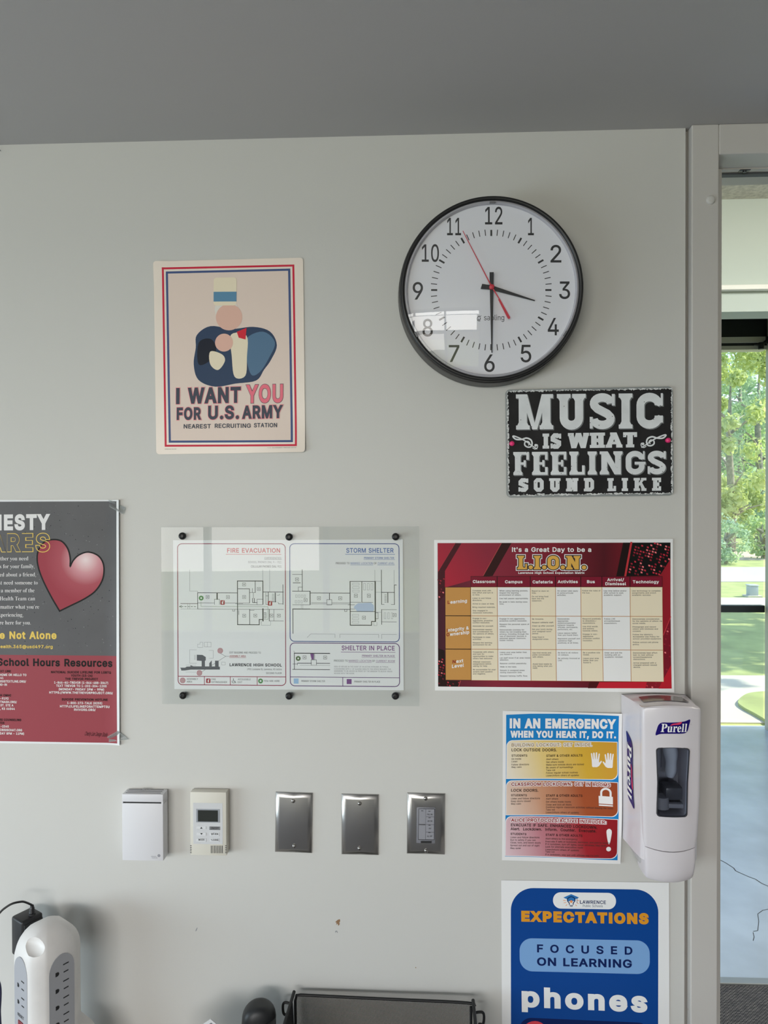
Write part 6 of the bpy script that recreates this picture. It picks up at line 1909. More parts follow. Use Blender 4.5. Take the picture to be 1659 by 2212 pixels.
# ================================================================== emergency flyer
ILLUM[0] = 0.68
CR = (1080, 1520, 6.144)
def bend(s, t):
    return 0.010 * s ** 3 * (1 - 0.5 * t) + 0.004 * math.sin(3.1416 * t) * (1 - s) + 0.0035 * math.sin(6 * t + 4 * s) * s * s
S = Sheet('emergency_flyer', 'curling blue bordered flyer with yellow, orange and red emergency panels', 'flyer',
          [(24, 74), (1608, 140), (1592, 2106), (40, 2090)], CR, lift=0.0015, bend=bend)
S.base(mat('flyer_paper', c255=(206, 205, 205), E=0.68, rough=0.28, spec=0.5))
EB = ILLUM[0]
WHf = ink((206, 203, 203), EB, 0.3)
L = S.layer()
L.poly([(70, 128), (400, 122), (800, 130), (1200, 148), (1566, 168), (1558, 900), (1552, 2056), (800, 2040), (78, 2036), (74, 1000)], ink((30, 112, 172), EB, 0.3), 1)
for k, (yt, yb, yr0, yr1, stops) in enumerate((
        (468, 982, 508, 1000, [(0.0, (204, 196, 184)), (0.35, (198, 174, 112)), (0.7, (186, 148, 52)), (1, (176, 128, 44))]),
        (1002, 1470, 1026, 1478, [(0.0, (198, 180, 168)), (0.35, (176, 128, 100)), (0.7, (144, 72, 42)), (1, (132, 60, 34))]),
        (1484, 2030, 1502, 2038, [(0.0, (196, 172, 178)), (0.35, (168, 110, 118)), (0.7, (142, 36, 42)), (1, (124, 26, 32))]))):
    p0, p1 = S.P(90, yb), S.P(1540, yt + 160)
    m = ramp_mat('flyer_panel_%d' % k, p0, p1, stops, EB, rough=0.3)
    def shape(d):
        x0, x1 = 78 + d, 1550 - d
        top = [(150, yt + d), (420, yt - 2 + d), (800, yt + 8 + d), (1200, lerp(yt, yr0, 0.75) + d), (x1, yr0 + d)]
        right = [(x1 - 90 + 90 * math.cos(R(t)), yr1 - d - 90 + 90 * math.sin(R(t))) for t in range(0, 91, 10)]
        bot = [(1100, yr1 + 2 - d), (600, lerp(yb, yr1, 0.3) - d), (x0, yb - d)]
        left = [(x0 + 76 - 76 * math.cos(R(t)), yt + d + 76 - 76 * math.sin(R(t))) for t in range(0, 90, 10)]
        return top + right + bot + left
    L.poly(shape(0), WHf, 2)
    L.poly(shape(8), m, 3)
L.build('printed_panels', S.root)
L = S.layer()
# two open hands, padlock, exclamation mark
for cx, sgn in ((1262, 1), (1440, -1)):
    def hp(x, y):
        return cx + sgn * x, y + (0 if sgn > 0 else 8)
    palm = [(-50, 740), (-60, 660), (-52, 652), (-42, 660), (-32, 735), (-28, 735), (-30, 655), (-20, 645), (-10, 655), (-4, 732), (0, 732), (4, 650), (14, 642), (24, 650), (24, 735), (29, 735), (42, 662), (52, 660), (58, 668), (46, 760), (50, 780), (72, 755), (84, 758), (82, 772), (46, 824), (20, 838), (-34, 838), (-44, 828)]
    L.poly([hp(*p) for p in palm], WHf, 6)
    L.build('hand_symbol', S.root)
    L = S.layer()
L.poly([(1300, 1208), (1482, 1214), (1482, 1312), (1302, 1308)], WHf, 6)
L.poly([(1302, 1318), (1482, 1323), (1482, 1340), (1304, 1336)], WHf, 6)
L.band([(1334, 1212)] + [(1394 - 60 * math.cos(R(a)), 1166 - 52 * math.sin(R(a))) for a in range(0, 181, 15)] + [(1454, 1214)], 26, WHf, 6)
L.build('padlock_symbol', S.root)
L = S.layer()
L.poly(catmull([(1402, 1660), (1435, 1632), (1468, 1660), (1462, 1740), (1448, 1820), (1436, 1840), (1424, 1820), (1408, 1740)], 5, True), WHf, 6)
L.disc(1432, 1904, 31, WHf, 6)
L.build('exclamation_symbol', S.root)
L = S.layer()
L.text('IN AN EMERGENCY', 118, 308, 132, WHf, x1=1530, g=0.098, dy=34, lvl=6, track=-0.05)
L.text('WHEN YOU HEAR IT, DO IT.', 128, 432, 92, WHf, x1=1530, g=0.105, dy=32, lvl=6, track=-0.04)
L.build('title', S.root)
L = S.layer()
KF = ink((42, 36, 36), EB, 0.3)
for t, x0, x1, y, dy, m in (('BUILDING LOCKOUT: GET INSIDE.', 144, 1218, 552, 14, ink((150, 128, 84), EB, 0.3)), ('CLASSROOM LOCKDOWN: GET IN ROOMS', 148, 1452, 1074, 14, ink((128, 44, 34), EB, 0.3)), ('ALICE PROTOCOLS/ACTIVE INTRUDER:', 150, 1398, 1558, 14, ink((132, 30, 36), EB, 0.3))):
    L.text(t, x0, y, 46, m, x1=x1, g=0.05, dy=dy, lvl=8, halo=(WHf, 0.15))
    L.build('panel_heading', S.root)
    L = S.layer()
L.text('LOCK OUTSIDE DOORS.', 146, 613, 38, KF, x1=750, g=0.03, dy=12, lvl=8)
L.text('LOCK DOORS.', 146, 1152, 38, KF, x1=508, g=0.03, dy=6, lvl=8)
L.text('EVACUATE IF SAFE. ENHANCED LOCKDOWN.', 150, 1620, 38, KF, x1=1282, g=0.03, dy=20, lvl=8)
L.text('Alert.  Lockdown.  Inform.  Counter.  Evacuate.', 146, 1674, 38, KF, x1=1270, g=0.03, dy=14, lvl=8)
for y in (684, 1213, 1737):
    L.text('STUDENTS', 146, y, 28, KF, x1=356, g=0.03, dy=4, lvl=8)
    L.text('STAFF & OTHER ADULTS', 610, y + 12, 30, KF, x1=1090, g=0.03, dy=2, lvl=8)
KF2 = ink((62, 54, 52), EB, 0.3)
for rows in ([(726, 'Go inside'), (760, 'Listen'), (802, 'Follow directions'), (835, 'Stay calm')], [(1256, 'Listen and follow directions'), (1292, 'Keep doors closed'), (1327, 'Stay calm')],
             [(1782, 'Listen and follow directions'), (1818, 'Run to safety if you can'), (1854, 'Close, lock, and block doors'), (1892, 'Spread out and out of sight'), (1930, 'Stay quiet')]):
    L.lines([(146, y, t) for y, t in rows], 23, KF2, fit=('Listen and follow directions', 384), g=0.01, lvl=8)
for rows in ([(738, 'Alert others'), (776, 'Get others inside'), (812, 'Make sure outside doors are locked'), (848, 'Be aware of surroundings'), (884, 'Take roll'), (919, 'Follow regular school routines'), (955, 'Listen/Inform others of updates')],
             [(1264, 'Alert others'), (1304, 'Get others inside rooms'), (1342, 'Close and lock all doors'), (1376, 'Continue regular classroom activities without leaving the room'), (1410, 'Take roll'), (1446, 'Listen/Inform others of updates')],
             [(1796, 'Alert others to the emergency'), (1834, 'Evacuate if safe or lockdown, barricade, and plan to counter'), (1870, 'If in lockdown, turn off lights, cover windows, stay quiet'), (1905, 'Look for alternate evacuation route'), (1943, 'Listen/Inform others of updates'), (1973, 'Take roll'), (2010, "If in lockdown, stay put until officials say it's safe")]):
    L.lines([(610, y, t) for y, t in rows], 23, KF2, fit=('Listen/Inform others of updates', 436), g=0.01, lvl=8)
L.build('lettering', S.root)

# ================================================================== expectations poster at the bottom
CR = (1080, 1890, 4.366)
S = Sheet('expectations_poster', 'blue rounded poster reading EXPECTATIONS FOCUSED ON LEARNING phones', 'poster',
          [(26, 44), (1604, 80), (1590, 2300), (10, 2300)], CR, lift=0.0012)
EX = ILLUM[0] = 0.63
S.base(mat('white_poster_paper_low', c255=(203, 204, 208), E=EX, rough=0.4))
L = S.layer()
BLUE, NAVY2, LBL = ink((14, 58, 122), EX), ink((12, 34, 76), EX), ink((106, 142, 184), EX)
WX, ORG = ink((206, 207, 212), EX), ink((190, 128, 36), EX)
L.poly([(p[0] + (p[1] - 600) * -0.011 + 3, p[1] + (p[0] - 800) * 0.020) for p in rrect(108, 130, 1496, 2230, 215, 12)], BLUE, 1)
L.poly([(p[0], p[1] + (p[0] - 810) * 0.019) for p in rrect(514, 166, 1107, 320, 74, 10)], WX, 2)
L.poly([(p[0], p[1] + (p[0] - 810) * 0.019) for p in rrect(192, 606, 1418, 920, 120, 12)], LBL, 2)
L.poly([(p[0], p[1] + (p[0] - 810) * 0.030) for p in rrect(180, 1368, 1420, 2000, 120, 10)], NAVY2, 2)
L.disc(330, 1510, 128, ink((186, 58, 70), EX), 3)
L.build('printed_panels', S.root)
L = S.layer()
LB, OR2 = ink((40, 100, 156), EX), ink((204, 130, 80), EX)
L.poly([(612, 212), (686, 180), (760, 212), (686, 244)], LB, 4)
L.poly([(650, 228), (722, 228), (722, 246), (650, 246)], LB, 4)
L.band(catmull([(668, 280), (666, 262), (652, 244), (654, 220), (686, 204), (718, 220), (720, 244), (706, 262), (704, 280)], 5), 8, NAVY2, 5)
L.rect(670, 284, 702, 290, NAVY2, 5)
L.rect(674, 293, 698, 298, NAVY2, 5)
L.line([(740, 215), (742, 262)], 4, NAVY2, 5)
L.poly([(736, 202), (758, 212), (740, 226)], LB, 5)
L.disc(686, 250, 13, OR2, 5, n=12)
for a, b in (((612, 238), (632, 240)), ((618, 262), (636, 258)), ((636, 288), (646, 278)), ((742, 240), (760, 242)), ((738, 262), (754, 268)), ((726, 280), (736, 290))):
    L.line([a, b], 5, OR2, 5)
L.build('printed_emblem', S.root, 'light bulb with a graduation cap')
L = S.layer()
L.text('LAWRENCE', 768, 270, 32, NAVY2, x1=1012, g=0.035, dy=5)
L.text('Public Schools', 796, 301, 22, NAVY2, x1=982, dy=3)
L.build('emblem_lettering', S.root)
L = S.layer()
L.text('EXPECTATIONS', 212, 438, 104, ORG, x1=1412, g=0.118, dy=28)
L.build('heading', S.root, 'orange EXPECTATIONS lettering')
L = S.layer()
L.text('FOCUSED', 358, 730, 76, NAVY2, x1=1256, g=0.05, dy=20, track=0.62)
L.text('ON LEARNING', 356, 855, 78, NAVY2, x1=1250, g=0.055, dy=18)
L.build('focus_lettering', S.root)
L = S.layer()
L.text('phones', 206, 1250, 196, WX, x1=1394, g=0.082, dy=40, track=0.05)
L.build('phones_lettering', S.root)

# ================================================================== wall clock
CD, TILT = 0.054, R(3.0)         # rim distance from the back plate; the clock hangs with its top leaning out
_d0 = CD * math.cos(TILT) + 0.0095
c0 = on_y(1061.5, 625, -_d0)
RC = (on_y(1260, 625, -_d0).x - on_y(863, 625, -_d0).x) / 2
clk = thing('wall_clock', 'round black rimmed wall clock with a white dial and red second hand', 'clock', (c0.x, -0.0095, c0.z + CD * math.sin(TILT)), None, (TILT, 0, 0))
CLKM = Matrix.Translation(clk.location) @ Matrix.Rotation(TILT, 4, 'X')
CLKI = CLKM.inverted()
M_CASE = mat('clock_black_plastic', rgb=(0.014, 0.014, 0.015), rough=0.38, spec=0.45)
M_DIAL = mat('clock_dial_white', rgb=(0.84, 0.84, 0.88), rough=0.5)
bm = bmesh.new()
lathe(bm, [(RC * 0.90, 0.0), (RC * 1.020, 0.0), (RC * 1.028, -0.004), (RC * 1.012, -CD + 0.012), (RC * 0.90, -CD + 0.012)], 'Y', 128, ring=True)
obj('case', bm, M_CASE, clk, True, 30)
bm = bmesh.new()
prof = [(RC - 0.0005, -CD + 0.0125)]
for k in range(9):
    a = math.pi * k / 8
    prof.append((RC - 0.0042 + 0.0042 * math.cos(a), -CD + 0.003 - 0.005 * math.sin(a)))
prof += [(RC - 0.0086, -CD + 0.010), (RC - 0.0086, -CD + 0.0125)]
lathe(bm, prof, 'Y', 128, ring=True)
obj('rim', bm, M_CASE, clk, True, 40)
RD_ = RC - 0.0080
DY = -CD + 0.0085                 # dial plane
bm = bmesh.new()
lathe(bm, [(RD_, DY + 0.003), (RD_, DY), (0.0001, DY)], 'Y', 128)
obj('dial', bm, M_DIAL, clk, False)
K_ = mat('clock_numeral_black', rgb=(0.02, 0.02, 0.022), rough=0.5)
def flat(bm, pts, y, th=0.0):
    vs = [bm.verts.new((x, y, z)) for x, z in pts]
    bm.faces.new(vs)
def on_dial(px, py, y):
    """Photo pixel -> point of the clock's own plane at local depth y."""
    o = CLKI @ CAM
    d = CLKI.to_3x3() @ ray(px, py)
    return o + d * ((y - o.y) / d.y)
KS = (on_dial(1064, 624, DY).x - on_dial(964, 624, DY).x) / 100.0    # metres per photo pixel at the dial
def kp(x, y):
    p = on_dial(840 + x / 3.770, 400 + y / 3.770, DY)
    return p.x, p.z
class _Dial:
    curved = False
    @staticmethod
    def P(x, y):
        return kp(x, y)
    @staticmethod
    def front(x, z):
        return DY
L = Layer(_Dial)
nums = {'12': (853, 320, 143, 783, 925), '1': (1158, 408, 142, 1133, 1181), '2': (1360, 630, 142, 1316, 1405), '3': (1432, 926, 142, 1386, 1476), '4': (1340, 1223, 142, 1294, 1384), '5': (1116, 1442, 142, 1073, 1160),
        '6': (820, 1520, 142, 776, 862), '7': (530, 1440, 138, 488, 574), '8': (316, 1232, 142, 274, 358), '9': (236, 932, 142, 194, 278), '10': (338, 624, 142, 268, 408), '11': (530, 408, 142, 474, 588)}
for t, (cx, yb, cap, x0, x1) in nums.items():
    L = Layer(_Dial)
    L.text(t, x0, yb, cap, K_, x1=x1, g=0.012, lvl=1)
    L.build('numeral', clk)
L = Layer(_Dial)
kx, ky = 834, 854
for k in range(60):
    a = R(6 * k)
    r0, r1, w = (440, 490, 15) if k % 5 == 0 else (444, 494, 7)
    d = (math.sin(a), -math.cos(a))
    rx = 1.0
    L.poly([(kx + d[0] * r0 - d[1] * w / 2, ky + d[1] * r0 + d[0] * w / 2), (kx + d[0] * r1 - d[1] * w / 2, ky + d[1] * r1 + d[0] * w / 2),
            (kx + d[0] * r1 + d[1] * w / 2, ky + d[1] * r1 - d[0] * w / 2), (kx + d[0] * r0 + d[1] * w / 2, ky + d[1] * r0 - d[0] * w / 2)], K_, 1)
L.build('minute_track', clk)
L = Layer(_Dial)
L.text('sapling', 775, 1100, 44, K_, x1=940, lvl=1)
for r, a0, a1 in ((18, 60, 330), (9, -60, 200)):
    L.band([(736 + r * math.cos(R(a)), 1088 + r * math.sin(R(a))) for a in range(a0, a1, 18)], 5, K_, 1)
for k in range(4):
    L.disc(728 + k * 8, 1066 - (k % 2) * 3, 2.5, K_, 1, n=8)
L.build('maker_mark', clk)
# hands: kept clear of the dial, tapering flat blades
def hand(name, tip, tail, w_tip, w_mid, w_tail, lift, th, m, r_mid=0.55):
    px_, pz_ = kp(834, 838)
    a, b = Vector(kp(*tip)), Vector(kp(*tail))
    o = Vector((px_, pz_))
    d = (a - o).normalized(); n = Vector((-d.y, d.x))
    q = [b + n * w_tail / 2, o + n * w_mid / 2, a + n * w_tip / 2, a - n * w_tip / 2, o - n * w_mid / 2, b - n * w_tail / 2]
    bm = bmesh.new()
    f0 = [bm.verts.new((p.x, DY - lift, p.y)) for p in q]
    f1 = [bm.verts.new((p.x, DY - lift - th, p.y)) for p in q]
    bm.faces.new(f0); bm.faces.new(f1[::-1])
    for i in range(6):
        bm.faces.new((f0[i], f0[(i + 1) % 6], f1[(i + 1) % 6], f1[i]))
    bmesh.ops.recalc_face_normals(bm, faces=bm.faces)
    return obj(name, bm, m, clk)
mm = KS / 3.77
M_HAND = mat('clock_hand_black', rgb=(0.018, 0.018, 0.02), rough=0.4)
M_SEC = mat('clock_red', c255=(168, 40, 54), E=0.6, rough=0.4)
hand('hour_hand', (1186, 944), (752, 828), 8 * mm, 36 * mm, 42 * mm, 0.003, 0.0008, M_HAND)
hand('minute_hand', (836, 1368), (834, 716), 8 * mm, 30 * mm, 34 * mm, 0.0055, 0.0008, M_HAND)
sh = hand('second_hand', (600, 385), (898, 940), 5 * mm, 9 * mm, 9 * mm, 0.008, 0.0006, M_SEC)
hx, hz = kp(834, 838)
bm = bmesh.new()
a, b = Vector(kp(892, 936)), Vector(kp(972, 1086))
d = (b - a).normalized(); n = Vector((-d.y, d.x)) * 11 * mm
vs = []
pts = [a + n * 0.7, b + n] + [b + n * math.cos(R(t)) + d * 11 * mm * math.sin(R(t)) for t in range(20, 180, 20)] + [b - n, a - n * 0.7]
for p in pts:
    vs.append(bm.verts.new((p.x, DY - 0.0087, p.y)))
f = bm.faces.new(vs)
r = bmesh.ops.extrude_face_region(bm, geom=[f])
for v in [g for g in r['geom'] if isinstance(g, bmesh.types.BMVert)]:
    v.co.y += 0.0008
bmesh.ops.recalc_face_normals(bm, faces=bm.faces)
obj('counterweight', bm, M_SEC, sh)
bm = bmesh.new()
lathe(bm, [(20 * mm, DY - 0.0045), (20 * mm, DY - 0.0105), (14 * mm, DY - 0.0115), (0.0001, DY - 0.0115)], 'Y', 28, c=(hx, 0, hz))
obj('centre_cap', bm, M_SEC, sh, True, 40)
# domed clear lens
bm = bmesh.new()
sag = 0.016
RL = RC - 0.0082
prof = [(RL * math.sin(a) / math.sin(0.40), (-CD + 0.001) - sag * (math.cos(a) - math.cos(0.40)) / (1 - math.cos(0.40))) for a in [0.40 * (1 - k / 14) for k in range(14)]] + [(0.0001, -CD + 0.001 - sag)]
lathe(bm, prof, 'Y', 128)
for f in [f for f in bm.faces if len(f.verts) > 4 and all(abs(v.co.y - prof[0][1]) < 1e-5 for v in f.verts)]:
    bm.faces.remove(f)
lens = obj('lens', bm, glass('clock_lens', (0.97, 0.97, 0.98), 1.50, boost=1.0), clk, True)
bm = bmesh.new()
lathe(bm, [(RL - 0.0002, -CD + 0.008), (RL + 0.0002, -CD + 0.002), (RL - 0.0030, -CD + 0.0005), (RL - 0.0046, -CD + 0.003), (RL - 0.0050, -CD + 0.008)], 'Y', 128, ring=True)
obj('lens_ring', bm, mat('lens_edge_clear', rgb=(0.50, 0.49, 0.52), rough=0.25, spec=0.7), clk, True, 40)
for x, y in ((843, 140), (1436, 1208), (222, 1218)):
    q = on_dial(840 + x / 3.77, 400 + y / 3.77, -CD)
    bm = bmesh.new()
    box(bm, -0.005, 0.005, -0.0015, 0.003, -0.0016, 0.0016, 0.0005)
    o = obj('clip', bm, mat('clip_grey', rgb=(0.16, 0.16, 0.17), rough=0.4), clk)
    o.location = (q.x, -CD, q.z)
    o.rotation_euler = (0, math.atan2(q.x, q.z), 0)

# ================================================================== temperature sensor (white) and thermostat (cream)
def wallbox(name, label, cat, tl, br, depth, group=None):
    """Thing whose front face runs from pixel tl to pixel br at the given depth; origin at its bottom middle on the wall."""
    a, b = on_y(*tl, -depth), on_y(*br, -depth)
    t = thing(name, label, cat, ((a.x + b.x) / 2, 0, b.z), group)
    return t, (b.x - a.x) / 2, a.z - b.z, a, b
TS = 6.381
def tp(x, y):
    return 250 + x / TS, 1680 + y / TS
dep = 0.030
sen, hw, H, a, b = wallbox('temperature_sensor', 'plain white wall sensor box with a slot across its upper front', 'sensor', tp(84, 226), tp(656, 1150), dep)
M_WHP = mat('white_plastic', rgb=(0.76, 0.75, 0.78), rough=0.45)
M_WHS = mat('warm_white_plastic', rgb=(0.66, 0.63, 0.61), rough=0.5)
M_SLOT = mat('dark_slot', rgb=(0.012, 0.012, 0.014), rough=0.7)
def loc(t, x, y, d, s=TS, o=(250, 1680)):
    p = on_y(o[0] + x / s, o[1] + y / s, -d)
    return p.x - t.location.x, p.z - t.location.z
zs0, zs1 = loc(sen, 100, 350, dep)[1], loc(sen, 100, 333, dep)[1]
bm = bmesh.new()
box(bm, -hw + 0.0012, hw - 0.0012, -0.0275, 0, 0.001, H - 0.001, 0.001)
obj('back_case', bm, M_WHS, sen, True, 40)
bm = bmesh.new()
box(bm, -hw, hw, -dep, -0.004, 0, zs0, 0.0012)
box(bm, -hw, hw, -dep, -0.004, zs1, H, 0.0012)
xa, xb = loc(sen, 100, 340, dep)[0], loc(sen, 628, 340, dep)[0]
box(bm, -hw, xa, -dep + 0.0001, -0.004, zs0 - 0.002, zs1 + 0.002)
box(bm, xb, hw, -dep + 0.0001, -0.004, zs0 - 0.002, zs1 + 0.002)
obj('front_cover', bm, M_WHP, sen, True, 40)
bm = bmesh.new()
box(bm, xa, xb, -dep + 0.001, -0.024, zs0 - 0.001, zs1 + 0.001)
obj('slot', bm, M_SLOT, sen)
bm = bmesh.new()
for k in range(3):
    y = -0.024 + k * 0.0075
    box(bm, -hw * 0.88, hw * 0.84, y, y + 0.0016, H - 0.0004, H + 0.0002)
obj('top_vent', bm, M_SLOT, sen)
bm = bmesh.new()
for x in (-0.008, -0.003, 0.004):
    pts = [(x + 0.004 * math.cos(R(t)), -0.008, H + 0.0015 * math.sin(R(t))) for t in range(0, 181, 20)]
    tube(bm, pts, 0.0005, 6)
obj('clip_wire', bm, mat('wire_steel', rgb=(0.45, 0.45, 0.45), rough=0.4, metal=0.9), sen, True)
class Face:
    """Flat lettering ground on a device front."""
    curved = False
    def __init__(self, t, d, s, o):
        self.t, self.d, self.s, self.o = t, d, s, o
    def P(self, x, y):
        return loc(self.t, x, y, self.d, self.s, self.o)
    def front(self, x, z):
        return -self.d - 0.00005
LOGO = ink((112, 112, 120))
L = Layer(Face(sen, dep, TS, (250, 1680)))
L.text('Johnson', 486, 1090, 13, LOGO, x1=560, g=0.03, lvl=1)
L.text('Controls', 498, 1110, 13, LOGO, x1=576, g=0.03, lvl=1)
for k in range(6):
    L.band([(596 + 20 * math.cos(R(k * 30)) * math.cos(R(t)) - 6 * math.sin(R(k * 30)) * math.sin(R(t)), 1074 + 20 * math.sin(R(k * 30)) * math.cos(R(t)) + 6 * math.cos(R(k * 30)) * math.sin(R(t))) for t in range(0, 360, 30)], 3, LOGO, 1, True)
L.build('maker_mark', sen)

dep = 0.021
th, hw, H, a, b = wallbox('thermostat', 'cream thermostat with a small dark screen and labelled buttons', 'thermostat', tp(1024, 196), tp(1528, 1078), dep)
M_CRM = mat('cream_plastic', rgb=(0.72, 0.69, 0.61), rough=0.5)
bm = bmesh.new(); box(bm, -hw, hw, -dep, -0.004, 0, H, 0.0016)
obj('front_cover', bm, M_CRM, th, True, 40)
bm = bmesh.new(); box(bm, -hw + 0.001, hw + 0.001, -0.004, 0, 0.003, H - 0.001, 0.001)
obj('back_case', bm, mat('cream_plastic_back', rgb=(0.58, 0.54, 0.48), rough=0.55), th, True, 40)
FC = Face(th, dep, TS, (250, 1680))
def fbox(t, F, x0, y0, x1, y1, d0, d1, name, m, bev=0.0004, parent=None):
    a, b = F.P(x0, y0), F.P(x1, y1)
    bm = bmesh.new()
    box(bm, a[0], b[0], -F.d - d1, -F.d - d0, b[1], a[1], bev)
    return obj(name, bm, m, parent or t)
fbox(th, FC, 1066, 345, 1476, 918, -0.0005, 0.0003, 'faceplate', mat('faceplate_grey', rgb=(0.66, 0.665, 0.68), rough=0.4), 0.0002)
scr = fbox(th, FC, 1108, 426, 1436, 618, 0, 0.0008, 'screen_bezel', mat('bezel_silver', rgb=(0.40, 0.42, 0.46), rough=0.35, metal=0.3))
fbox(th, FC, 1134, 444, 1410, 604, 0.0005, 0.0011, 'screen', mat('lcd_dark', rgb=(0.035, 0.038, 0.034), rough=0.15, spec=0.5), 0.0001, scr)
M_BTN = mat('button_light', rgb=(0.74, 0.745, 0.76), rough=0.45)
L = Layer(FC)
L.line([(1112, 660), (1254, 660), (1254, 802), (1112, 802)], 4, ink((90, 92, 98)), 5, True)
L.build('button_outline', th)
def button(x0, y0, x1, y1, m, t, tx0, tx1, tb, cap):
    o = fbox(th, FC, x0, y0, x1, y1, 0, 0.0011, 'button', m)
    F2 = Face(th, dep + 0.0012, TS, (250, 1680))
    l = Layer(F2)
    if t == 'up':
        l.poly([(1162, 702), (1198, 702), (1180, 678)], K_, 1)
    elif t == 'down':
        l.poly([(1164, 764), (1200, 764), (1182, 786)], K_, 1)
    else:
        l.text(t, tx0, tb, cap, K_, x1=tx1, g=0.035, lvl=1)
    return o, l
for args in ((1118, 666, 1248, 706, M_BTN, 'up', 0, 0, 0, 0), (1118, 752, 1248, 796, M_BTN, 'down', 0, 0, 0, 0),
             (1292, 670, 1438, 720, mat('button_grey', rgb=(0.22, 0.225, 0.235), rough=0.45), 'ON/OFF', 1312, 1422, 708, 26), (1300, 752, 1428, 802, M_BTN, 'FAN', 1342, 1410, 788, 26),
             (1300, 832, 1428, 882, M_BTN, 'VANE', 1338, 1416, 870, 26), (1118, 832, 1248, 882, M_BTN, 'MODE', 1142, 1224, 866, 26)):
    o, l = button(*args)
    if args[5] == 'FAN':
        for k in range(3):
            l.disc(1326 + 8 * math.cos(R(90 + 120 * k)), 776 + 8 * math.sin(R(90 + 120 * k)), 6, K_, 1, n=10)
    if args[5] == 'VANE':
        l.line([(1314, 848), (1334, 866)], 6, K_, 1)
    l.build('button_mark', o)
L = Layer(FC)
L.text('TEMP.', 1150, 742, 22, K_, x1=1224, g=0.02, lvl=4)
L.band([(1138, 722), (1138, 742)], 4, K_, 4)
L.disc(1138, 742, 5, K_, 4, n=10)
LG2 = ink((160, 162, 168))
for q in ([(1206, 408), (1216, 392), (1226, 408)], [(1226, 408), (1236, 392), (1246, 408)], [(1216, 390), (1226, 374), (1236, 390)]):
    L.poly(q, LG2, 4)
L.text('MITSUBISHI', 1250, 390, 14, LG2, x1=1338, g=0.03, lvl=4)
L.text('ELECTRIC', 1250, 408, 13, LG2, x1=1330, g=0.02, lvl=4)
L.build('printed_mark', th)
bm = bmesh.new()
for k in range(8):
    x0, z0 = FC.P(1313 + k * 22, 1040); x1, z1 = FC.P(1321 + k * 22, 936)
    box(bm, x0, x1, -dep - 0.0002, -dep + 0.001, z0, z1)
for sx in (1028, 1508):
    for k in range(5):
        x0, z0 = FC.P(sx, 936 + k * 24 + 5); x1, z1 = FC.P(sx + 18, 936 + k * 24 - 3)
        box(bm, x0, x1, -dep - 0.0002, -dep + 0.001, z0, z1)
obj('vent_slot', bm, M_SLOT, th)

# ================================================================== steel wall plates
def steel_mat():
    m = mat('brushed_steel', rgb=(0.50, 0.485, 0.475), rough=0.33, metal=1.0, aniso=0.5)
    nt = m.node_tree
    b = nt.nodes['Principled BSDF']
    tc = nt.nodes.new('ShaderNodeTexCoord')
    mp = nt.nodes.new('ShaderNodeMapping')
    mp.inputs['Scale'].default_value = (25, 300, 1600)
    ns = nt.nodes.new('ShaderNodeTexNoise')
    ns.inputs['Scale'].default_value = 1.0
    bp = nt.nodes.new('ShaderNodeBump')
    bp.inputs['Strength'].default_value = 0.10
    bp.inputs['Distance'].default_value = 0.0004
    nt.links.new(tc.outputs['Object'], mp.inputs[0])
    nt.links.new(mp.outputs[0], ns.inputs['Vector'])
    nt.links.new(ns.outputs['Fac'], bp.inputs['Height'])
    nt.links.new(bp.outputs['Normal'], b.inputs['Normal'])
    return m
M_STEEL = steel_mat()
M_SCREW = mat('screw_steel', rgb=(0.42, 0.40, 0.38), rough=0.28, metal=1.0)
PS, PO = 4.1475, (580, 1690)
def plate(name, label, cat, tl, br, screws, rot, group=None, hole=None):
    a, b = on_y(PO[0] + tl[0] / PS, PO[1] + tl[1] / PS, -0.003), on_y(PO[0] + br[0] / PS, PO[1] + br[1] / PS, -0.003)
    t = thing(name, label, cat, ((a.x + b.x) / 2, 0, (a.z + b.z) / 2), group, (0, R(rot), 0))
    w, h = (b.x - a.x) / 2, (a.z - b.z) / 2
    bm = bmesh.new()
    # pillow-edged plate: flat middle, shoulders falling to the wall
    prof = [(0.0, 0.0), (0.0, 0.0008), (0.0012, 0.0022), (0.0035, 0.0040), (0.0070, 0.0056), (0.0095, 0.0061)]
    rings = []
    for inset, d in prof:
        x, z = w - inset, h - inset
        r = 0.0015
        rings.append([(x, -d, z), (0, -d, z), (-x, -d, z), (-x, -d, 0), (-x, -d, -z), (0, -d, -z), (x, -d, -z), (x, -d, 0)])
    if hole:
        x0, x1, z0, z1 = hole
        cx, cz = (x0 + x1) / 2, (z0 + z1) / 2
        for d in (0.0061, 0.0050):
            rings.append([(x1, -d, z1), (cx, -d, z1), (x0, -d, z1), (x0, -d, cz), (x0, -d, z0), (cx, -d, z0), (x1, -d, z0), (x1, -d, cz)])
    loft(bm, rings, cap=not hole)
    obj('plate', bm, M_STEEL, t, True, 62)
    for sx, sy in screws:
        p = on_y(PO[0] + sx / PS, PO[1] + sy / PS, -0.007)
        bm = bmesh.new()
        lathe(bm, [(0.0038, -0.0060), (0.0036, -0.0072), (0.0024, -0.0084), (0.0001, -0.0088)], 'Y', 24)
        s_ = obj('screw', bm, M_SCREW, t, True, 50)
        v = Matrix.Rotation(-R(rot), 3, 'Y') @ Vector((p.x - t.location.x, 0, p.z - t.location.z))
        s_.location = v
        bm = bmesh.new()
        box(bm, -0.0030, 0.0030, -0.0089, -0.0075, -0.0004, 0.0004)
        sl = obj('screw_slot', bm, M_SLOT, s_)
        sl.rotation_euler = (0, R(70), 0)
    return t, w, h
plate('wall_plate', 'blank steel wall plate nearest the thermostat', 'wall plate', (58, 90), (394, 636), [(221, 168), (230, 572)], 1.0, 'steel wall plates in a row')
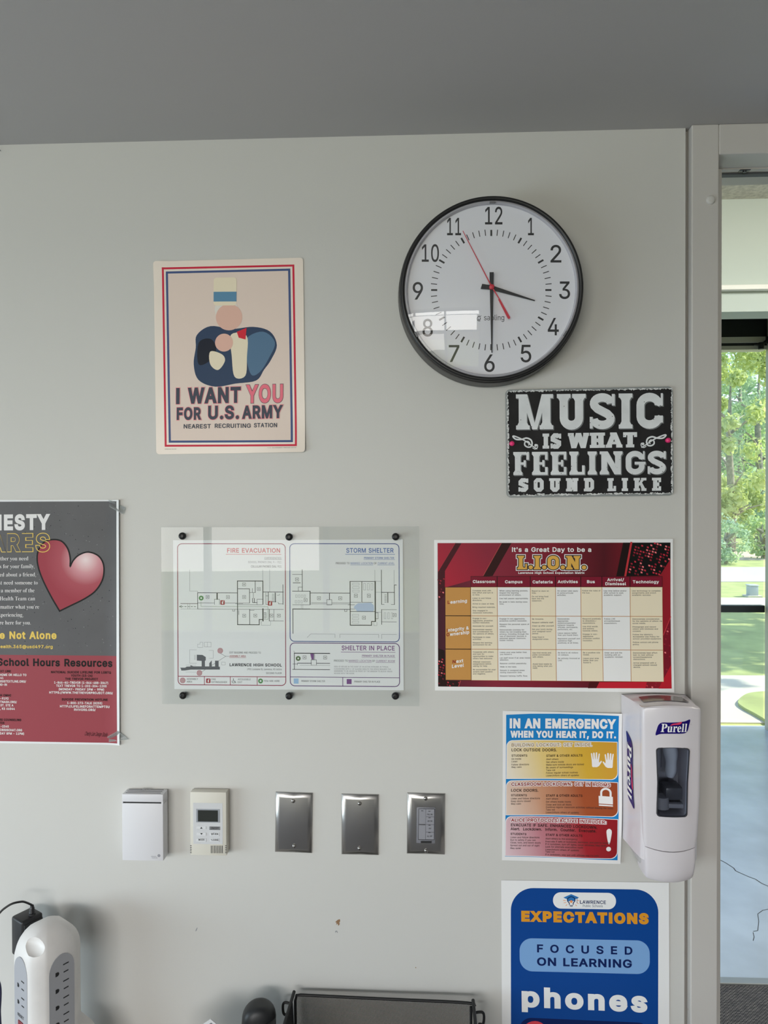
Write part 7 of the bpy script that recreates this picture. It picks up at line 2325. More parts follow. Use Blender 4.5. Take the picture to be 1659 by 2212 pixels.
plate('wall_plate', 'blank steel wall plate between the other blank plate and the switch', 'wall plate', (652, 106), (988, 656), [(817, 190), (815, 593)], 0.3, 'steel wall plates in a row')
# the third plate carries a small lighting control
x0 = 1238; x1 = 1582
tl, br = (1240, 97), (1582, 650)
_a, _b = on_y(PO[0] + tl[0] / PS, PO[1] + tl[1] / PS, -0.003), on_y(PO[0] + br[0] / PS, PO[1] + br[1] / PS, -0.003)
_c = Vector(((_a.x + _b.x) / 2, 0, (_a.z + _b.z) / 2))
def pl(x, y, d=0.0061):
    p = on_y(PO[0] + x / PS, PO[1] + y / PS, -d)
    return p.x - _c.x, p.z - _c.z
ha, hb = pl(1326, 222), pl(1494, 546)
sw, w, h = plate('switch_plate', 'steel wall plate with a grey lighting control of labelled buttons', 'light switch', tl, br, [(1408, 146), (1413, 614)], 0.6, 'steel wall plates in a row', (ha[0], hb[0], hb[1], ha[1]))
M_GRP = mat('grey_control_plastic', c255=(104, 104, 110), E=0.66, rough=0.5)
bm = bmesh.new(); box(bm, ha[0], hb[0], -0.0068, -0.002, hb[1], ha[1], 0.0006)
obj('control_frame', bm, M_GRP, sw, True, 40)
class _Sw:
    curved = False
    P = staticmethod(lambda x, y: pl(x, y, 0.0075))
    front = staticmethod(lambda x, z: -0.00765)
M_BT2 = mat('grey_button', c255=(122, 122, 128), E=0.66, rough=0.5)
for (bx0, by0, bx1, by1) in ((1346, 240, 1408, 374), (1346, 380, 1408, 512), (1411, 240, 1484, 306), (1411, 310, 1484, 376), (1411, 380, 1484, 444), (1411, 448, 1484, 512)):
    p, q = pl(bx0, by0, 0.0075), pl(bx1, by1, 0.0075)
    bm = bmesh.new(); box(bm, p[0], q[0], -0.0075, -0.006, q[1], p[1], 0.0003)
    obj('button', bm, M_BT2, sw)
L = Layer(_Sw)
for y, t, xa, xb in ((292, 'FULL ON', 1420, 1468), (352, 'A/V ON', 1424, 1466), (418, 'A/V', 1436, 1458), (488, 'ALL OFF', 1422, 1468)):
    L.text(t, xa, y, 12, K_, x1=xb, g=0.05, lvl=2)
L.text('UP/DOWN', 1350, 384, 9, K_, x1=1404, g=0.04, lvl=2)
for x, y in ((1376, 256), (1440, 258), (1442, 316), (1442, 384), (1442, 450)):
    L.rect(x - 10, y - 3, x + 10, y + 2, K_, 2)
L.line([(1344, 238), (1486, 238), (1486, 514), (1344, 514)], 3, K_, 1, True)
L.rect(1366, 526, 1462, 544, K_, 2)
L.build('control_mark', sw)

# ================================================================== hand sanitizer dispenser
DP = 0.100
DO, DS = (1330, 1490), 5.145
def dpx(x, y, d):
    return on_y(DO[0] + x / DS, DO[1] + y / DS, -d)
cxd = (dpx(298, 300, DP).x + dpx(954, 300, DP).x) / 2
hf = (dpx(954, 300, DP).x - dpx(298, 300, DP).x) / 2
hb_ = cxd - dpx(64, 600, 0.004).x
z_top = dpx(500, 35, 0.0).z
z_bot = dpx(600, 2140, DP - 0.01).z
z_ft = dpx(600, 205, DP).z
z_seam = dpx(600, 1765, DP).z
dis = thing('sanitizer_dispenser', 'white wall mounted hand sanitizer dispenser with a dark front window', 'dispenser', (cxd, 0, z_bot))
ZT, ZF, ZS_ = z_top - z_bot, z_ft - z_bot, z_seam - z_bot
M_DW = mat('dispenser_white', rgb=(0.74, 0.70, 0.735), rough=0.28, spec=0.5, coat=0.15)
def dsec(wb, wf, d0, d1, z, bulge=0.005, arch=0.0, r=0.010, n=7):
    """One horizontal slice: back edge at depth d0 (half width wb), front at d1 (half width wf); arch lifts the middle."""
    pts = [(-wb, -d0)]
    sd = 4
    for k in range(1, sd):
        f = k / sd
        pts.append((lerp(-wb, -wf - 0.001, f), -lerp(d0, d1 - r, f)))
    for k in range(4):
        a = R(180 + 90 * k / 3)
        pts.append((-wf + r + r * math.cos(a), -(d1 - r) + r * math.sin(a)))
    for k in range(1, n):
        x = lerp(-wf + r, wf - r, k / n)
        pts.append((x, -d1 - bulge * (1 - (x / (wf - r)) ** 2)))
    half = pts[:sd + 4]
    pts += [(-x, y) for x, y in half[::-1]]
    return [(x, y, z + arch * (1 - (x / wf) ** 2) - 0.0) for x, y in pts]
bm = bmesh.new()
zb_ = ZS_ + 0.004
secs = []
zend = dpx(100, 1650, 0.01).z - z_bot
for z, k, df, wf in ((zb_ - 0.012, 0.50, 0.055, 0.86), (zb_ + 0.002, 0.75, 0.085, 0.92), (zend, 1.0, 0.094, 0.97), (ZF * 0.55, 1.0, 0.097, 0.985), (ZF - 0.05, 1.0, 0.098, 0.995), (ZF - 0.012, 1.0, 0.099, 1.0)):
    secs.append(dsec(hb_ * (0.9 + 0.1 * k), hf * wf, 0.003, df - 0.003, z, 0.004))
secs.append(dsec(hb_, hf, 0.003, 0.094, ZF - 0.003, 0.004, 0.004))
secs.append(dsec(hb_, hf * 0.99, 0.003, 0.080, lerp(ZF, ZT, 0.22), 0.003, 0.005))
secs.append(dsec(hb_ * 0.99, hf * 0.96, 0.003, 0.055, lerp(ZF, ZT, 0.60), 0.002, 0.005))
secs.append(dsec(hb_ * 0.97, hf * 0.90, 0.003, 0.028, lerp(ZF, ZT, 0.90), 0.001, 0.004))
secs.append(dsec(hb_ * 0.92, hf * 0.80, 0.003, 0.018, lerp(ZF, ZT, 0.97), 0.0, 0.003))
loft(bm, secs, True)
body = obj('body', bm, M_DW, dis, True, 38)
# front cover, a shell in front of the body
bm = bmesh.new()
secs = []
for z, df, wf, ar in ((ZS_ + 0.0005, 0.094, 0.885, -0.006), (ZS_ + 0.020, 0.0965, 0.93, -0.002), (ZF * 0.5, 0.0995, 0.975, 0), (ZF - 0.03, 0.1010, 0.998, 0), (ZF - 0.006, 0.1010, 1.0, 0.003), (ZF - 0.002, 0.1000, 0.995, 0.005), (ZF - 0.0005, 0.097, 0.985, 0.006)):
    secs.append(dsec(hf * wf - 0.002, hf * wf, 0.060, df, z, 0.006, ar, 0.006, 9))
loft(bm, secs, True)
cover = obj('front_cover', bm, M_DW, dis, True, 38)
# window cut right through cover and into the body
wa, wb_ = dpx(440, 640, DP), dpx(822, 1395, DP)
wx0, wx1, wz1, wz0 = wa.x - cxd, wb_.x - cxd - 0.002, wa.z - z_bot, wb_.z - z_bot
def wshape(gx, gz, y0, y1):
    bm = bmesh.new()
    q = []
    n = 8
    xm, wv = (wx0 + wx1) / 2, (wx1 - wx0) / 2 + gx
    r = 0.004
    for sx, sz in ((1, 1), (-1, 1), (-1, -1), (1, -1)):
        pass
    def edge(x, top):
        return (wz1 + gz + 0.0022 * (1 - ((x - xm) / wv) ** 2)) if top else (wz0 - gz - 0.0015 * (1 - ((x - xm) / wv) ** 2))
    for k in range(n + 1):
        x = lerp(xm + wv - r, xm - wv + r, k / n)
        q.append((x, edge(x, True)))
    q.append((xm - wv + r * 0.3, wz1 + gz - r * 0.3)); q.append((xm - wv, wz1 + gz - r))
    q.append((xm - wv + 0.0022, (wz0 + wz1) / 2))
    q.append((xm - wv + 0.001, wz0 - gz + r)); q.append((xm - wv + 0.001 + r * 0.3, wz0 - gz + r * 0.3))
    for k in range(n + 1):
        x = lerp(xm - wv + r + 0.001, xm + wv - r - 0.004, k / n)
        q.append((x, edge(x, False)))
    q.append((xm + wv - 0.004 - r * 0.3, wz0 - gz + r * 0.3)); q.append((xm + wv - 0.004, wz0 - gz + r))
    q.append((xm + wv - 0.003, (wz0 + wz1) / 2))
    q.append((xm + wv, wz1 + gz - r)); q.append((xm + wv - r * 0.3, wz1 + gz - r * 0.3))
    f = [bm.verts.new((x, y0, z)) for x, z in q]
    g_ = [bm.verts.new((x, y1, z)) for x, z in q]
    bm.faces.new(f); bm.faces.new(g_[::-1])
    for i in range(len(q)):
        bm.faces.new((f[i], f[(i + 1) % len(q)], g_[(i + 1) % len(q)], g_[i]))
    bmesh.ops.recalc_face_normals(bm, faces=bm.faces)
    return bm
for o, y1 in ((cover, -0.02), (body, -0.012)):
    c = obj('cutter', wshape(0, 0, -0.20, y1), M_SLOT, dis)
    bpy.context.view_layer.update()
    carve(o, [c])
    for p in o.data.polygons:
        p.use_smooth = True
    try:
        o.data.set_sharp_from_angle(angle=R(38))
    except Exception:
        pass
M_DK = mat('dispenser_inside', rgb=(0.48, 0.49, 0.53), rough=0.45)
bm = wshape(-0.0004, -0.0004, -0.0135, -0.0125)
obj('back_liner', bm, M_DK, dis)
# things seen behind the window: gel pouch, pump block, valve
bm = bmesh.new()
xm = (wx0 + wx1) / 2
pz1, pz0 = wz1 - 0.004, wz0 + 0.052
rings = []
for k in range(12):
    f = k / 11
    z = lerp(pz0, pz1, f)
    rw = 0.0065 + 0.0055 * f ** 0.6 + 0.0008 * math.sin(f * 11)
    cx = xm + 0.011 + 0.002 * math.sin(f * 4)
    rings.append([(cx + rw * math.cos(t * 6.2832 / 14) * (1 + 0.1 * math.sin(3 * t)), -0.060 + rw * 1.3 * math.sin(t * 6.2832 / 14), z) for t in range(14)])
loft(bm, rings, True)
M_POUCH = mat('gel_pouch', rgb=(0.74, 0.79, 0.86), rough=0.12, spec=0.8)
obj('gel_pouch', bm, M_POUCH, dis, True, 60)
bm = bmesh.new()
rings = []
for k in range(8):
    f = k / 7
    z = lerp(pz0 + 0.01, pz1 + 0.002, f)
    rings.append([(xm - 0.013 + 0.017 * math.cos(t * 6.2832 / 12), -0.035 + 0.016 * math.sin(t * 6.2832 / 12), z) for t in range(12)])
loft(bm, rings, True)
obj('gel_bottle', bm, mat('gel_bottle_grey', rgb=(0.50, 0.51, 0.56), rough=0.25), dis, True, 60)
M_PUMP = mat('pump_grey', rgb=(0.10, 0.10, 0.11), rough=0.3)
bm = bmesh.new()
box(bm, wx0 - 0.002, wx1 + 0.002, -0.070, -0.02, wz0 - 0.002, wz0 + 0.026, 0.003)
box(bm, xm - 0.004, wx1 + 0.001, -0.082, -0.05, wz0 + 0.018, wz0 + 0.040, 0.004)
obj('pump_block', bm, M_PUMP, dis, True, 40)
bm = bmesh.new()
lathe(bm, [(0.0001, 0.020), (0.012, 0.020), (0.013, 0.0), (0.010, -0.002), (0.0001, -0.002)], 'Z', 24, c=(xm - 0.010, -0.078, wz0 + 0.004))
box(bm, xm - 0.001, wx1 - 0.003, -0.088, -0.075, wz0 + 0.006, wz0 + 0.014, 0.002)
obj('valve', bm, mat('valve_clear_grey', rgb=(0.34, 0.34, 0.36), rough=0.2), dis, True, 40)
bm = bmesh.new()
lathe(bm, [(0.0001, -0.045), (0.005, -0.045), (0.0062, -0.040), (0.005, -0.036), (0.0001, -0.036)], 'Y', 20, c=(wx0 + 0.009, -0.03, wz0 + 0.058))
obj('release_button', bm, mat('release_green', rgb=(0.10, 0.12, 0.09), rough=0.5), dis, True, 40)
# window pane and its dark edge
bm = wshape(-0.0006, -0.0006, -0.1045, -0.1035)
obj('window_pane', bm, glass('smoked_window', (0.78, 0.80, 0.84), 1.45), dis)
bm = bmesh.new()
bo, bi = wshape(0.0003, 0.0003, 0, 1), wshape(-0.0012, -0.0012, 0, 1)
O_ = [v.co.copy() for v in bo.verts if v.co.y == 0]; I_ = [v.co.copy() for v in bi.verts if v.co.y == 0]
bo.free(); bi.free()
rr = []
for y in (-0.1025, -0.1055):
    rr.append([(p.x, y, p.z) for p in O_])
rr.append([(p.x, -0.1055, p.z) for p in I_]); rr.append([(p.x, -0.1025, p.z) for p in I_])
loft(bm, rr, False)
obj('window_trim', bm, mat('window_trim_dark', rgb=(0.05, 0.05, 0.06), rough=0.35), dis, True, 40)
# push lever below the cover
bm = bmesh.new()
secs = []
for f, df, wf, ar in ((0.0, 0.080, 0.74, -0.002), (0.03, 0.088, 0.79, -0.004), (0.12, 0.0925, 0.815, -0.005), (0.35, 0.096, 0.845, -0.005), (0.6, 0.0965, 0.865, -0.005), (0.85, 0.0955, 0.875, -0.005), (0.995, 0.0945, 0.88, -0.0062)):
    z = lerp(0.004, ZS_ - 0.0004, f)
    secs.append(dsec(hf * wf * 1.0, hf * wf, 0.045, df, z, 0.006, ar, 0.006, 9))
loft(bm, secs, True)
obj('push_lever', bm, M_DW, dis, True, 38)
bm = bmesh.new()
secs = []
for f, df, wf in ((0.0, 0.050, 0.66), (0.08, 0.062, 0.80), (0.3, 0.072, 0.93), (0.7, 0.074, 0.96), (1.15, 0.074, 0.96)):
    secs.append(dsec(hf * wf, hf * wf, 0.02, df, lerp(0.010, ZS_, f), 0.002, 0, 0.006, 9))
loft(bm, secs, True)
obj('lever_housing', bm, mat('lever_grey', rgb=(0.50, 0.485, 0.48), rough=0.45), dis, True, 38)
# smoky strip on the sloping top
bm = bmesh.new()
def topy(f, x):
    y = -lerp(0.080, 0.030, f) ; z = lerp(lerp(ZF, ZT, 0.22), lerp(ZF, ZT, 0.88), f)
    return (x, y - 0.0006, z + 0.0052 * (1 - (x / hf) ** 2) + 0.0012)
v = [[bm.verts.new(topy(f, lerp(-hf * 0.80, hf * 0.80, k / 10) * (1 - 0.05 * f))) for k in range(11)] for f in (0.12, 0.45, 0.8)]
v2 = [[bm.verts.new((q.co.x, q.co.y + 0.002, q.co.z - 0.004)) for q in r_] for r_ in v]
for A_, flip in ((v, 0), (v2, 1)):
    for i in range(2):
        for k in range(10):
            q = (A_[i][k], A_[i][k + 1], A_[i + 1][k + 1], A_[i + 1][k])
            bm.faces.new(q[::-1] if flip else q)
bmesh.ops.recalc_face_normals(bm, faces=bm.faces)
obj('top_window', bm, mat('smoked_top', rgb=(0.16, 0.14, 0.14), rough=0.12, spec=0.7), dis, True)
# printed badge on the front and along the left side
M_BDG, M_SWSH, M_BTX = ink((28, 22, 84), 0.55, 0.3), ink((176, 52, 76), 0.55, 0.3), ink((226, 222, 228), 0.55, 0.3)
class _Df:
    curved = False
    @staticmethod
    def P(x, y):
        p = dpx(x, y, 0.1068)
        return p.x - cxd, p.z - z_bot
    @staticmethod
    def front(x, z):
        return -0.1012 - 0.006 * (1 - (x / (hf - 0.006)) ** 2)
class _Dc(_Df):
    curved = True
L = Layer(_Dc)
badge = catmull([(448, 508), (462, 440), (482, 390), (520, 366), (600, 364), (700, 360), (770, 352), (832, 336), (820, 400), (806, 450), (786, 478), (740, 488), (640, 488), (540, 490), (490, 496)], 5, True)
L.poly(badge, M_BDG, 1)
L.poly(catmull([(606, 398), (630, 378), (680, 370), (732, 356), (728, 376), (700, 388), (650, 390)], 5, True), M_SWSH, 3)
L.build('badge', dis)
L = Layer(_Dc)
L.text('Purell', 500, 470, 92, M_BTX, x1=790, font='B', g=0.01, lvl=5, slant=0.12)
L.text('ADX-12', 836, 392, 9, ink((60, 60, 80)), x1=848, lvl=5)
L.build('badge_lettering', dis)
# side badge: laid along the left flank
def flank(z):
    f = max(0, min(1, (z - zend) / (ZF - zend)))
    return -hb_, -0.003, -(hf * lerp(0.97, 1.0, f)) - 0.001, -0.086
class _Ds:
    curved = True
    sy0, sy1 = 548, 1206
    @staticmethod
    def P(x, y):
        return x, y
    @staticmethod
    def front(x, z):
        return 0
L = Layer(_Ds)
# badge drawn lying down (x along its length 0..0.128, z across -0.013..0.013), then stood on the flank
k_ = 0.128 / 384.0
def bq(x, y):
    return (x - 448) * k_, -(y - 425) * k_ * 0.92
L.poly([bq(*p) for p in badge], M_BDG, 1)
L.poly([bq(*p) for p in catmull([(606, 398), (630, 378), (680, 370), (732, 356), (728, 376), (700, 388), (650, 390)], 5, True)], M_SWSH, 3)
_lay, _a0, _b0 = layout('Purell', 'B', 0.01)
for gx, gl in _lay:
    sx = 290.0 / (_b0 - _a0)
    L.put([bq(500 + (gx + p[0] - _a0) * sx + 0.12 * 92 * p[1], 470 - p[1] * 92) for p in gl[1]], gl[2], M_BTX, 5)
zc = dpx(165, 880, 0.045).z - z_bot
nv = []
for (x, y, z) in L.v:
    zz = zc + 0.064 - x
    across = -0.046 - z * 0.66          # depth along the flank
    x0_, y0_, x1_, y1_ = flank(zz)
    f = (across - y0_) / (y1_ - y0_)
    nv.append((lerp(x0_, x1_, f) - 0.0008 + (y * 3.0), across, zz))
L.v = nv
sb = L.build('side_badge', dis)

# ================================================================== desk top just below the picture, and what stands on it
DESK_Z = 0.69
desk = thing('desk', 'pale desk running along the poster wall below the picture', 'desk', (-0.15, -0.21, 0))
M_DESK = mat('desk_laminate', rgb=(0.55, 0.52, 0.48), rough=0.4)
bm = bmesh.new(); box(bm, -1.1, 0.62, -0.20, 0.20, DESK_Z - 0.03, DESK_Z, 0.003)
obj('top', bm, M_DESK, desk)
for x in (-1.05, 0.57):
    for y in (-0.17, 0.17):
        bm = bmesh.new(); box(bm, x - 0.02, x + 0.02, y - 0.02, y + 0.02, 0, DESK_Z - 0.03, 0.002)
        obj('leg', bm, M_FRAME, desk)

# ---- tower power strip
WS = 7.213
TY = -0.095
pc_ = on_y(104, 2150, TY)
tow = thing('power_tower', 'white tower power strip with grey outlet panels at the lower left corner', 'power strip', (pc_.x, TY, DESK_Z), None, (0, 0, R(-35)))
scale_t = (on_y(173, 2120, TY).x - on_y(34.5, 2120, TY).x)
A_ = scale_t / 2 * 0.965                       # half width over the chamfered corners
z_dome = on_y(100, 1990, TY - 0.0).z - DESK_Z
z_sh = on_y(100, 2098, TY - A_).z - DESK_Z
M_TW = mat('tower_white', rgb=(0.80, 0.775, 0.755), rough=0.42, noise=(22, 0.93))
M_PN = mat('tower_grey', rgb=(0.40, 0.405, 0.435), rough=0.45)
fl, ch = 0.0245, 0.019       # half widths of the panel faces and of the corner bands
def section(k, z, ox=0.0, oy=0.0):
    """Octagon with rounded corner bands, scaled by k. Panel faces look along +-x and +-y of the turned tower."""
    pts = []
    ap = 0.048
    for q in range(4):
        a0 = R(90 * q)
        c, s = math.cos(a0), math.sin(a0)
        for (u, v) in ((ap, -fl), (ap, fl * 0), (ap, fl), (ap - 0.0045, fl + 0.0075), (ap - 0.0115, fl + 0.0150), (ap - 0.0190, fl + 0.0205)):
            pts.append(((u * c - v * s) * k + ox, (u * s + v * c) * k + oy, z))
    return pts
bm = bmesh.new()
bo_ = Matrix.Rotation(R(35), 3, 'Z') @ Vector((0.022, 0.012, 0))
rings = [section(k, z, bo_.x * f, bo_.y * f) for k, z, f in ((1.16, 0.0, 1), (1.18, 0.02, 1), (1.17, 0.045, 1), (1.13, 0.070, 0.9), (1.06, 0.090, 0.6), (1.01, 0.102, 0.15), (1.0, 0.108, 0), (1.0, z_sh, 0))]
dh = z_dome - z_sh
for k in range(1, 9):
    a = R(90 * k / 8.3)
    rings.append(section(math.cos(a) ** 0.85, z_sh + dh * math.sin(a)))
rings.append(section(0.02, z_dome))
loft(bm, rings, True)
tb = obj('housing', bm, M_TW, tow, True, 50)
# finger scoops on two opposite shoulders of the dome (the front left corner and the back right one)
cut = []
for q in (300, 120):
    a = R(q)
    bm = bmesh.new()
    n = 20
    dirv = Vector((math.cos(a), math.sin(a), 0)); sid = Vector((-math.sin(a), math.cos(a), 0))
    c = dirv * 0.043 + Vector((0, 0, z_sh + dh * 0.62))
    out = (dirv * 0.72 + Vector((0, 0, 0.70))).normalized()
    tan = sid.cross(out)
    groove = (sid * 1.0 + tan * (0.35 if q == 300 else -0.35)).normalized()
    wid = out.cross(groove)
    rr = []
    for k in range(9):
        t = math.pi * k / 8
        rad, hh = max(0.0004, math.sin(t)), -0.025 * math.cos(t)
        rr.append([c + out * rad * 0.010 * math.cos(6.2832 * i / n) + wid * rad * 0.0145 * math.sin(6.2832 * i / n) + groove * hh for i in range(n)])
    loft(bm, rr, True)
    cut.append(obj('cutter', bm, M_TW, tow))
bpy.context.view_layer.update()
carve(tb, cut)
for p in tb.data.polygons:
    p.use_smooth = True
try:
    tb.data.set_sharp_from_angle(angle=R(45))
except Exception:
    pass
def panel(q, slots):
    a = R(90 * q)
    bm = bmesh.new()
    w = fl * 0.93
    out = []
    zt = on_y(138, 2063, TY - 0.03).z - DESK_Z
    zb = 0.112
    arch = [(w * math.cos(R(t)), zt - w * 1.25 + w * 1.25 * math.sin(R(t))) for t in range(0, 181, 12)]
    prof = arch + [(-w, zb), (w, zb)]
    def W_(u, z, d):
        return (math.cos(a) * d - math.sin(a) * u, math.sin(a) * d + math.cos(a) * u, z)
    f = [bm.verts.new(W_(u, z, 0.0486)) for u, z in prof]
    g_ = [bm.verts.new(W_(u, z, 0.044)) for u, z in prof]
    bm.faces.new(f); bm.faces.new(g_[::-1])
    for i in range(len(prof)):
        bm.faces.new((f[i], f[(i + 1) % len(prof)], g_[(i + 1) % len(prof)], g_[i]))
    bmesh.ops.recalc_face_normals(bm, faces=bm.faces)
    p = obj('outlet_panel', bm, M_PN, tow)
    def slotmesh(bm, pts):
        f = [bm.verts.new(W_(u, z, 0.0488)) for u, z in pts]
        g2 = [bm.verts.new(W_(u, z, 0.0470)) for u, z in pts]
        bm.faces.new(f); bm.faces.new(g2[::-1])
        for i in range(len(pts)):
            bm.faces.new((f[i], f[(i + 1) % len(pts)], g2[(i + 1) % len(pts)], g2[i]))
    pitch = 0.0295
    z0 = zt - (0.026 if slots == 5 else 0.046)
    for k in range(slots):
        bm = bmesh.new()
        z = z0 - k * pitch
        for (u, dz, hw) in ((0.0075, 0.0060, 0.0052), (0.0075, -0.0075, 0.0044)):
            slotmesh(bm, [(u - hw, z + dz - 0.0010), (u + hw, z + dz - 0.0010), (u + hw, z + dz + 0.0010), (u - hw, z + dz + 0.0010)])
        ce = [(-0.0085 + 0.0036 * math.cos(R(t)), z - 0.0055 + 0.0036 * math.sin(R(t))) for t in range(-90, 91, 18)]
        slotmesh(bm, ce + [(-0.0115, z - 0.0055 + 0.0036), (-0.0115, z - 0.0055 - 0.0036)])
        bmesh.ops.recalc_face_normals(bm, faces=bm.faces)
        obj('outlet', bm, M_SLOT, p)
    return p, W_, slotmesh, zt

p, W_, _sm, zt_ = panel(0, 5)
p, W_, _sm, zt_ = panel(3, 2)
bm = bmesh.new()
za = zt_ - 0.112
box(bm, -0.008, 0.008, -0.0012, 0.002, -0.014, 0.0, 0.0008)
sw_ = obj('power_switch', bm, mat('switch_red', c255=(96, 30, 36), E=0.5, rough=0.35), p, True, 40)
sw_.location = W_(0, za, 0.0490); sw_.rotation_euler = (0, 0, R(0))
class _Tp:
    curved = False
    P = staticmethod(lambda x, y: (x, y))
    front = staticmethod(lambda x, z: 0)
L = Layer(_Tp)
L.text('RESET', -0.011, 0.0, 0.0055, M_SLOT, x1=0.011, g=0.03, lvl=1)
L.v = [W_(x, za + 0.006 - z, 0.0489) for x, y, z in L.v]
L.build('panel_mark', p)
panel(1, 0); panel(2, 0)

# ---- black plug-in adapter behind the tower, with its cable
M_ADP = mat('adapter_black', rgb=(0.012, 0.012, 0.014), rough=0.42)
AYF, AYB = -0.135, -0.075
def wp(x, y, yy):
    return on_y(x / WS, 1920 + y / WS, yy)
ac = wp(425, 690, -0.045)
ad = thing('power_adapter', 'black plug-in power adapter standing behind the white tower power strip', 'power adapter', (ac.x, -0.045, ac.z), None, (0, 0, R(58)))
aw, ah, at_ = 0.0205, 0.0360, 0.019
bm = bmesh.new()
box(bm, -aw, aw, -at_, at_, -ah, ah, 0.0045, 3)
box(bm, -aw * 0.80, aw * 0.92, -at_ - 0.0015, -at_ + 0.004, -ah * 0.85, ah * 0.80, 0.001)
obj('case', bm, M_ADP, ad, True, 40)
bm = bmesh.new()
lathe(bm, [(0.0062, 0.0), (0.0058, 0.004), (0.0046, 0.005), (0.0056, 0.006), (0.0044, 0.0085), (0.0052, 0.0095), (0.0040, 0.012), (0.0046, 0.013), (0.0034, 0.016), (0.0030, 0.019)], 'Z', 16, c=(0.004, -0.010, ah - 0.001))
obj('strain_relief', bm, M_ADP, ad, True, 35)
top = Vector((0.004, -0.010, ah + 0.014))
rotm = Matrix.Rotation(R(58), 3, 'Z')
org = Vector((ac.x, -0.045, ac.z))
inv = rotm.inverted()
t_w = org + rotm @ top
cpts = [t_w, t_w + Vector((0, 0, 0.004))] + [wp(x, y, yy) for x, y, yy in ((380, 204, -0.063), (300, 205, -0.07), (190, 232, -0.076), (90, 290, -0.08), (0, 370, -0.084), (-140, 560, -0.09), (-260, 900, -0.09), (-320, 1500, -0.09), (-330, 2300, -0.10), (-280, 2830, -0.12))]
bm = bmesh.new()
tube(bm, catmull([tuple(inv @ (Vector(p) - org)) for p in cpts], 6), 0.0019, 10)
obj('cable', bm, M_ADP, ad, True)
class _Ad:
    curved = False
    P = staticmethod(lambda x, y: (x, -y))
    front = staticmethod(lambda x, z: -at_ - 0.0016)
L = Layer(_Ad)
M_LBL = mat('adapter_print', rgb=(0.28, 0.28, 0.28), rough=0.5)
L.text('CE', -0.001, -0.0195, 0.0045, M_LBL, x1=0.005, g=0.04, lvl=1)
L.text('FC', 0.008, -0.0195, 0.0055, M_LBL, x1=0.015, g=0.04, lvl=1)
for k in range(6):
    L.text(('AC ADAPTER', 'INPUT: 100-240V', 'OUTPUT: 12V', 'MODEL', 'LISTED', 'MADE IN CHINA')[k], -0.013, -0.012 + k * 0.0045, 0.0022, M_LBL, x1=(0.012, 0.013, 0.010, 0.002, 0.008, 0.012)[k], lvl=1)
L.build('label_print', ad)

# ---- blue-black cord hanging at the left edge
q = wp(0, 1480, -0.12)
cdq = thing('blue_cable', 'dark blue cord looping down at the left of the tower power strip', 'cord', (q.x, -0.12, q.z))
bm = bmesh.new()
pts = [wp(x, y, -0.12) - q for x, y in ((-260, 2780), (-230, 2100), (-180, 1480), (-110, 1330), (-40, 1390), (0, 1490), (12, 1600), (8, 1760), (0, 1900), (6, 2040), (12, 2200), (0, 2500), (20, 2790))]
tube(bm, catmull([tuple(p) for p in pts], 6), 0.0016, 10)
obj('cord', bm, mat('cord_blue_black', rgb=(0.014, 0.013, 0.045), rough=0.4), cdq, True)

# ---- black wire mesh tray
RS, RO = 2.633, (430, 2080)
TBY, TFY = -0.035, -0.265
def rp(x, y, yy):
    return on_y(RO[0] + x / RS, RO[1] + y / RS, yy)
tl_, tr_ = rp(535, 185, TBY), rp(1535, 240, TBY)
tray = thing('mesh_tray', 'black wire mesh desk tray with loop handles at the bottom of the picture', 'tray', ((tl_.x + tr_.x) / 2, (TBY + TFY) / 2, DESK_Z), None, (0, 0, R(-1.8)))
M_WIRE = mat('black_mesh_metal', rgb=(0.016, 0.016, 0.017), rough=0.45, metal=0.2, spec=0.4)
tw, td = (tr_.x - tl_.x) / 2, (TBY - TFY) / 2
tz = (tl_.z + tr_.z) / 2 - DESK_Z
def lattice(bm, p0, u, v, nu, nv, w=0.0007, th=0.0002):
    """Diamond wire lattice over the rectangle p0 + u, v."""
    p0, u, v = Vector(p0), Vector(u), Vector(v)
    nrm = u.cross(v).normalized()
    Lu, Lv = u.length, v.length
    uu, vv = u / Lu, v / Lv
    du, dv = Lu / nu, Lv / nv
    slope = dv / du
    def bar(a, b):
        d = (b - a).normalized(); s = d.cross(nrm) * w / 2
        q = [a + s, b + s, b - s, a - s]
        f = [bm.verts.new(x + nrm * th) for x in q]; g2 = [bm.verts.new(x - nrm * th) for x in q]
        bm.faces.new(f); bm.faces.new(g2[::-1])
        bm.faces.new((f[0], g2[0], g2[1], f[1])); bm.faces.new((f[2], g2[2], g2[3], f[3]))
    for sgn in (1, -1):
        for k in range(-nv, nu + nv):
            x0 = k * du
            # line x = x0 + sgn * y / slope
            ya, yb = 0.0, Lv
            xa, xb = (x0, x0 + sgn * Lv / slope) if sgn > 0 else (x0 + Lv / slope, x0)
            if sgn > 0:
                xa, xb = x0, x0 + Lv / slope
            A, B = Vector((xa, ya)), Vector((xb, yb))
            if sgn < 0:
                A, B = Vector((x0 + Lv / slope, ya)), Vector((x0, yb))
            # clip to 0..Lu
            d = B - A
            t0, t1 = 0.0, 1.0
            if abs(d.x) > 1e-9:
                for lim, dirn in ((0.0, 1), (Lu, -1)):
                    t = (lim - A.x) / d.x
                    if dirn * d.x > 0:
                        t0 = max(t0, t)
                    else:
                        t1 = min(t1, t)
            if t1 - t0 < 0.01:
                continue
            a, b = A + d * t0, A + d * t1
            bar(p0 + uu * a.x + vv * a.y, p0 + uu * b.x + vv * b.y)
tb_ = 0.010
bm = bmesh.new(); lattice(bm, (-tw, td, tb_), (2 * tw, 0, 0), (0, 0.004, tz - tb_ - 0.002), 118, 40, 0.00042)
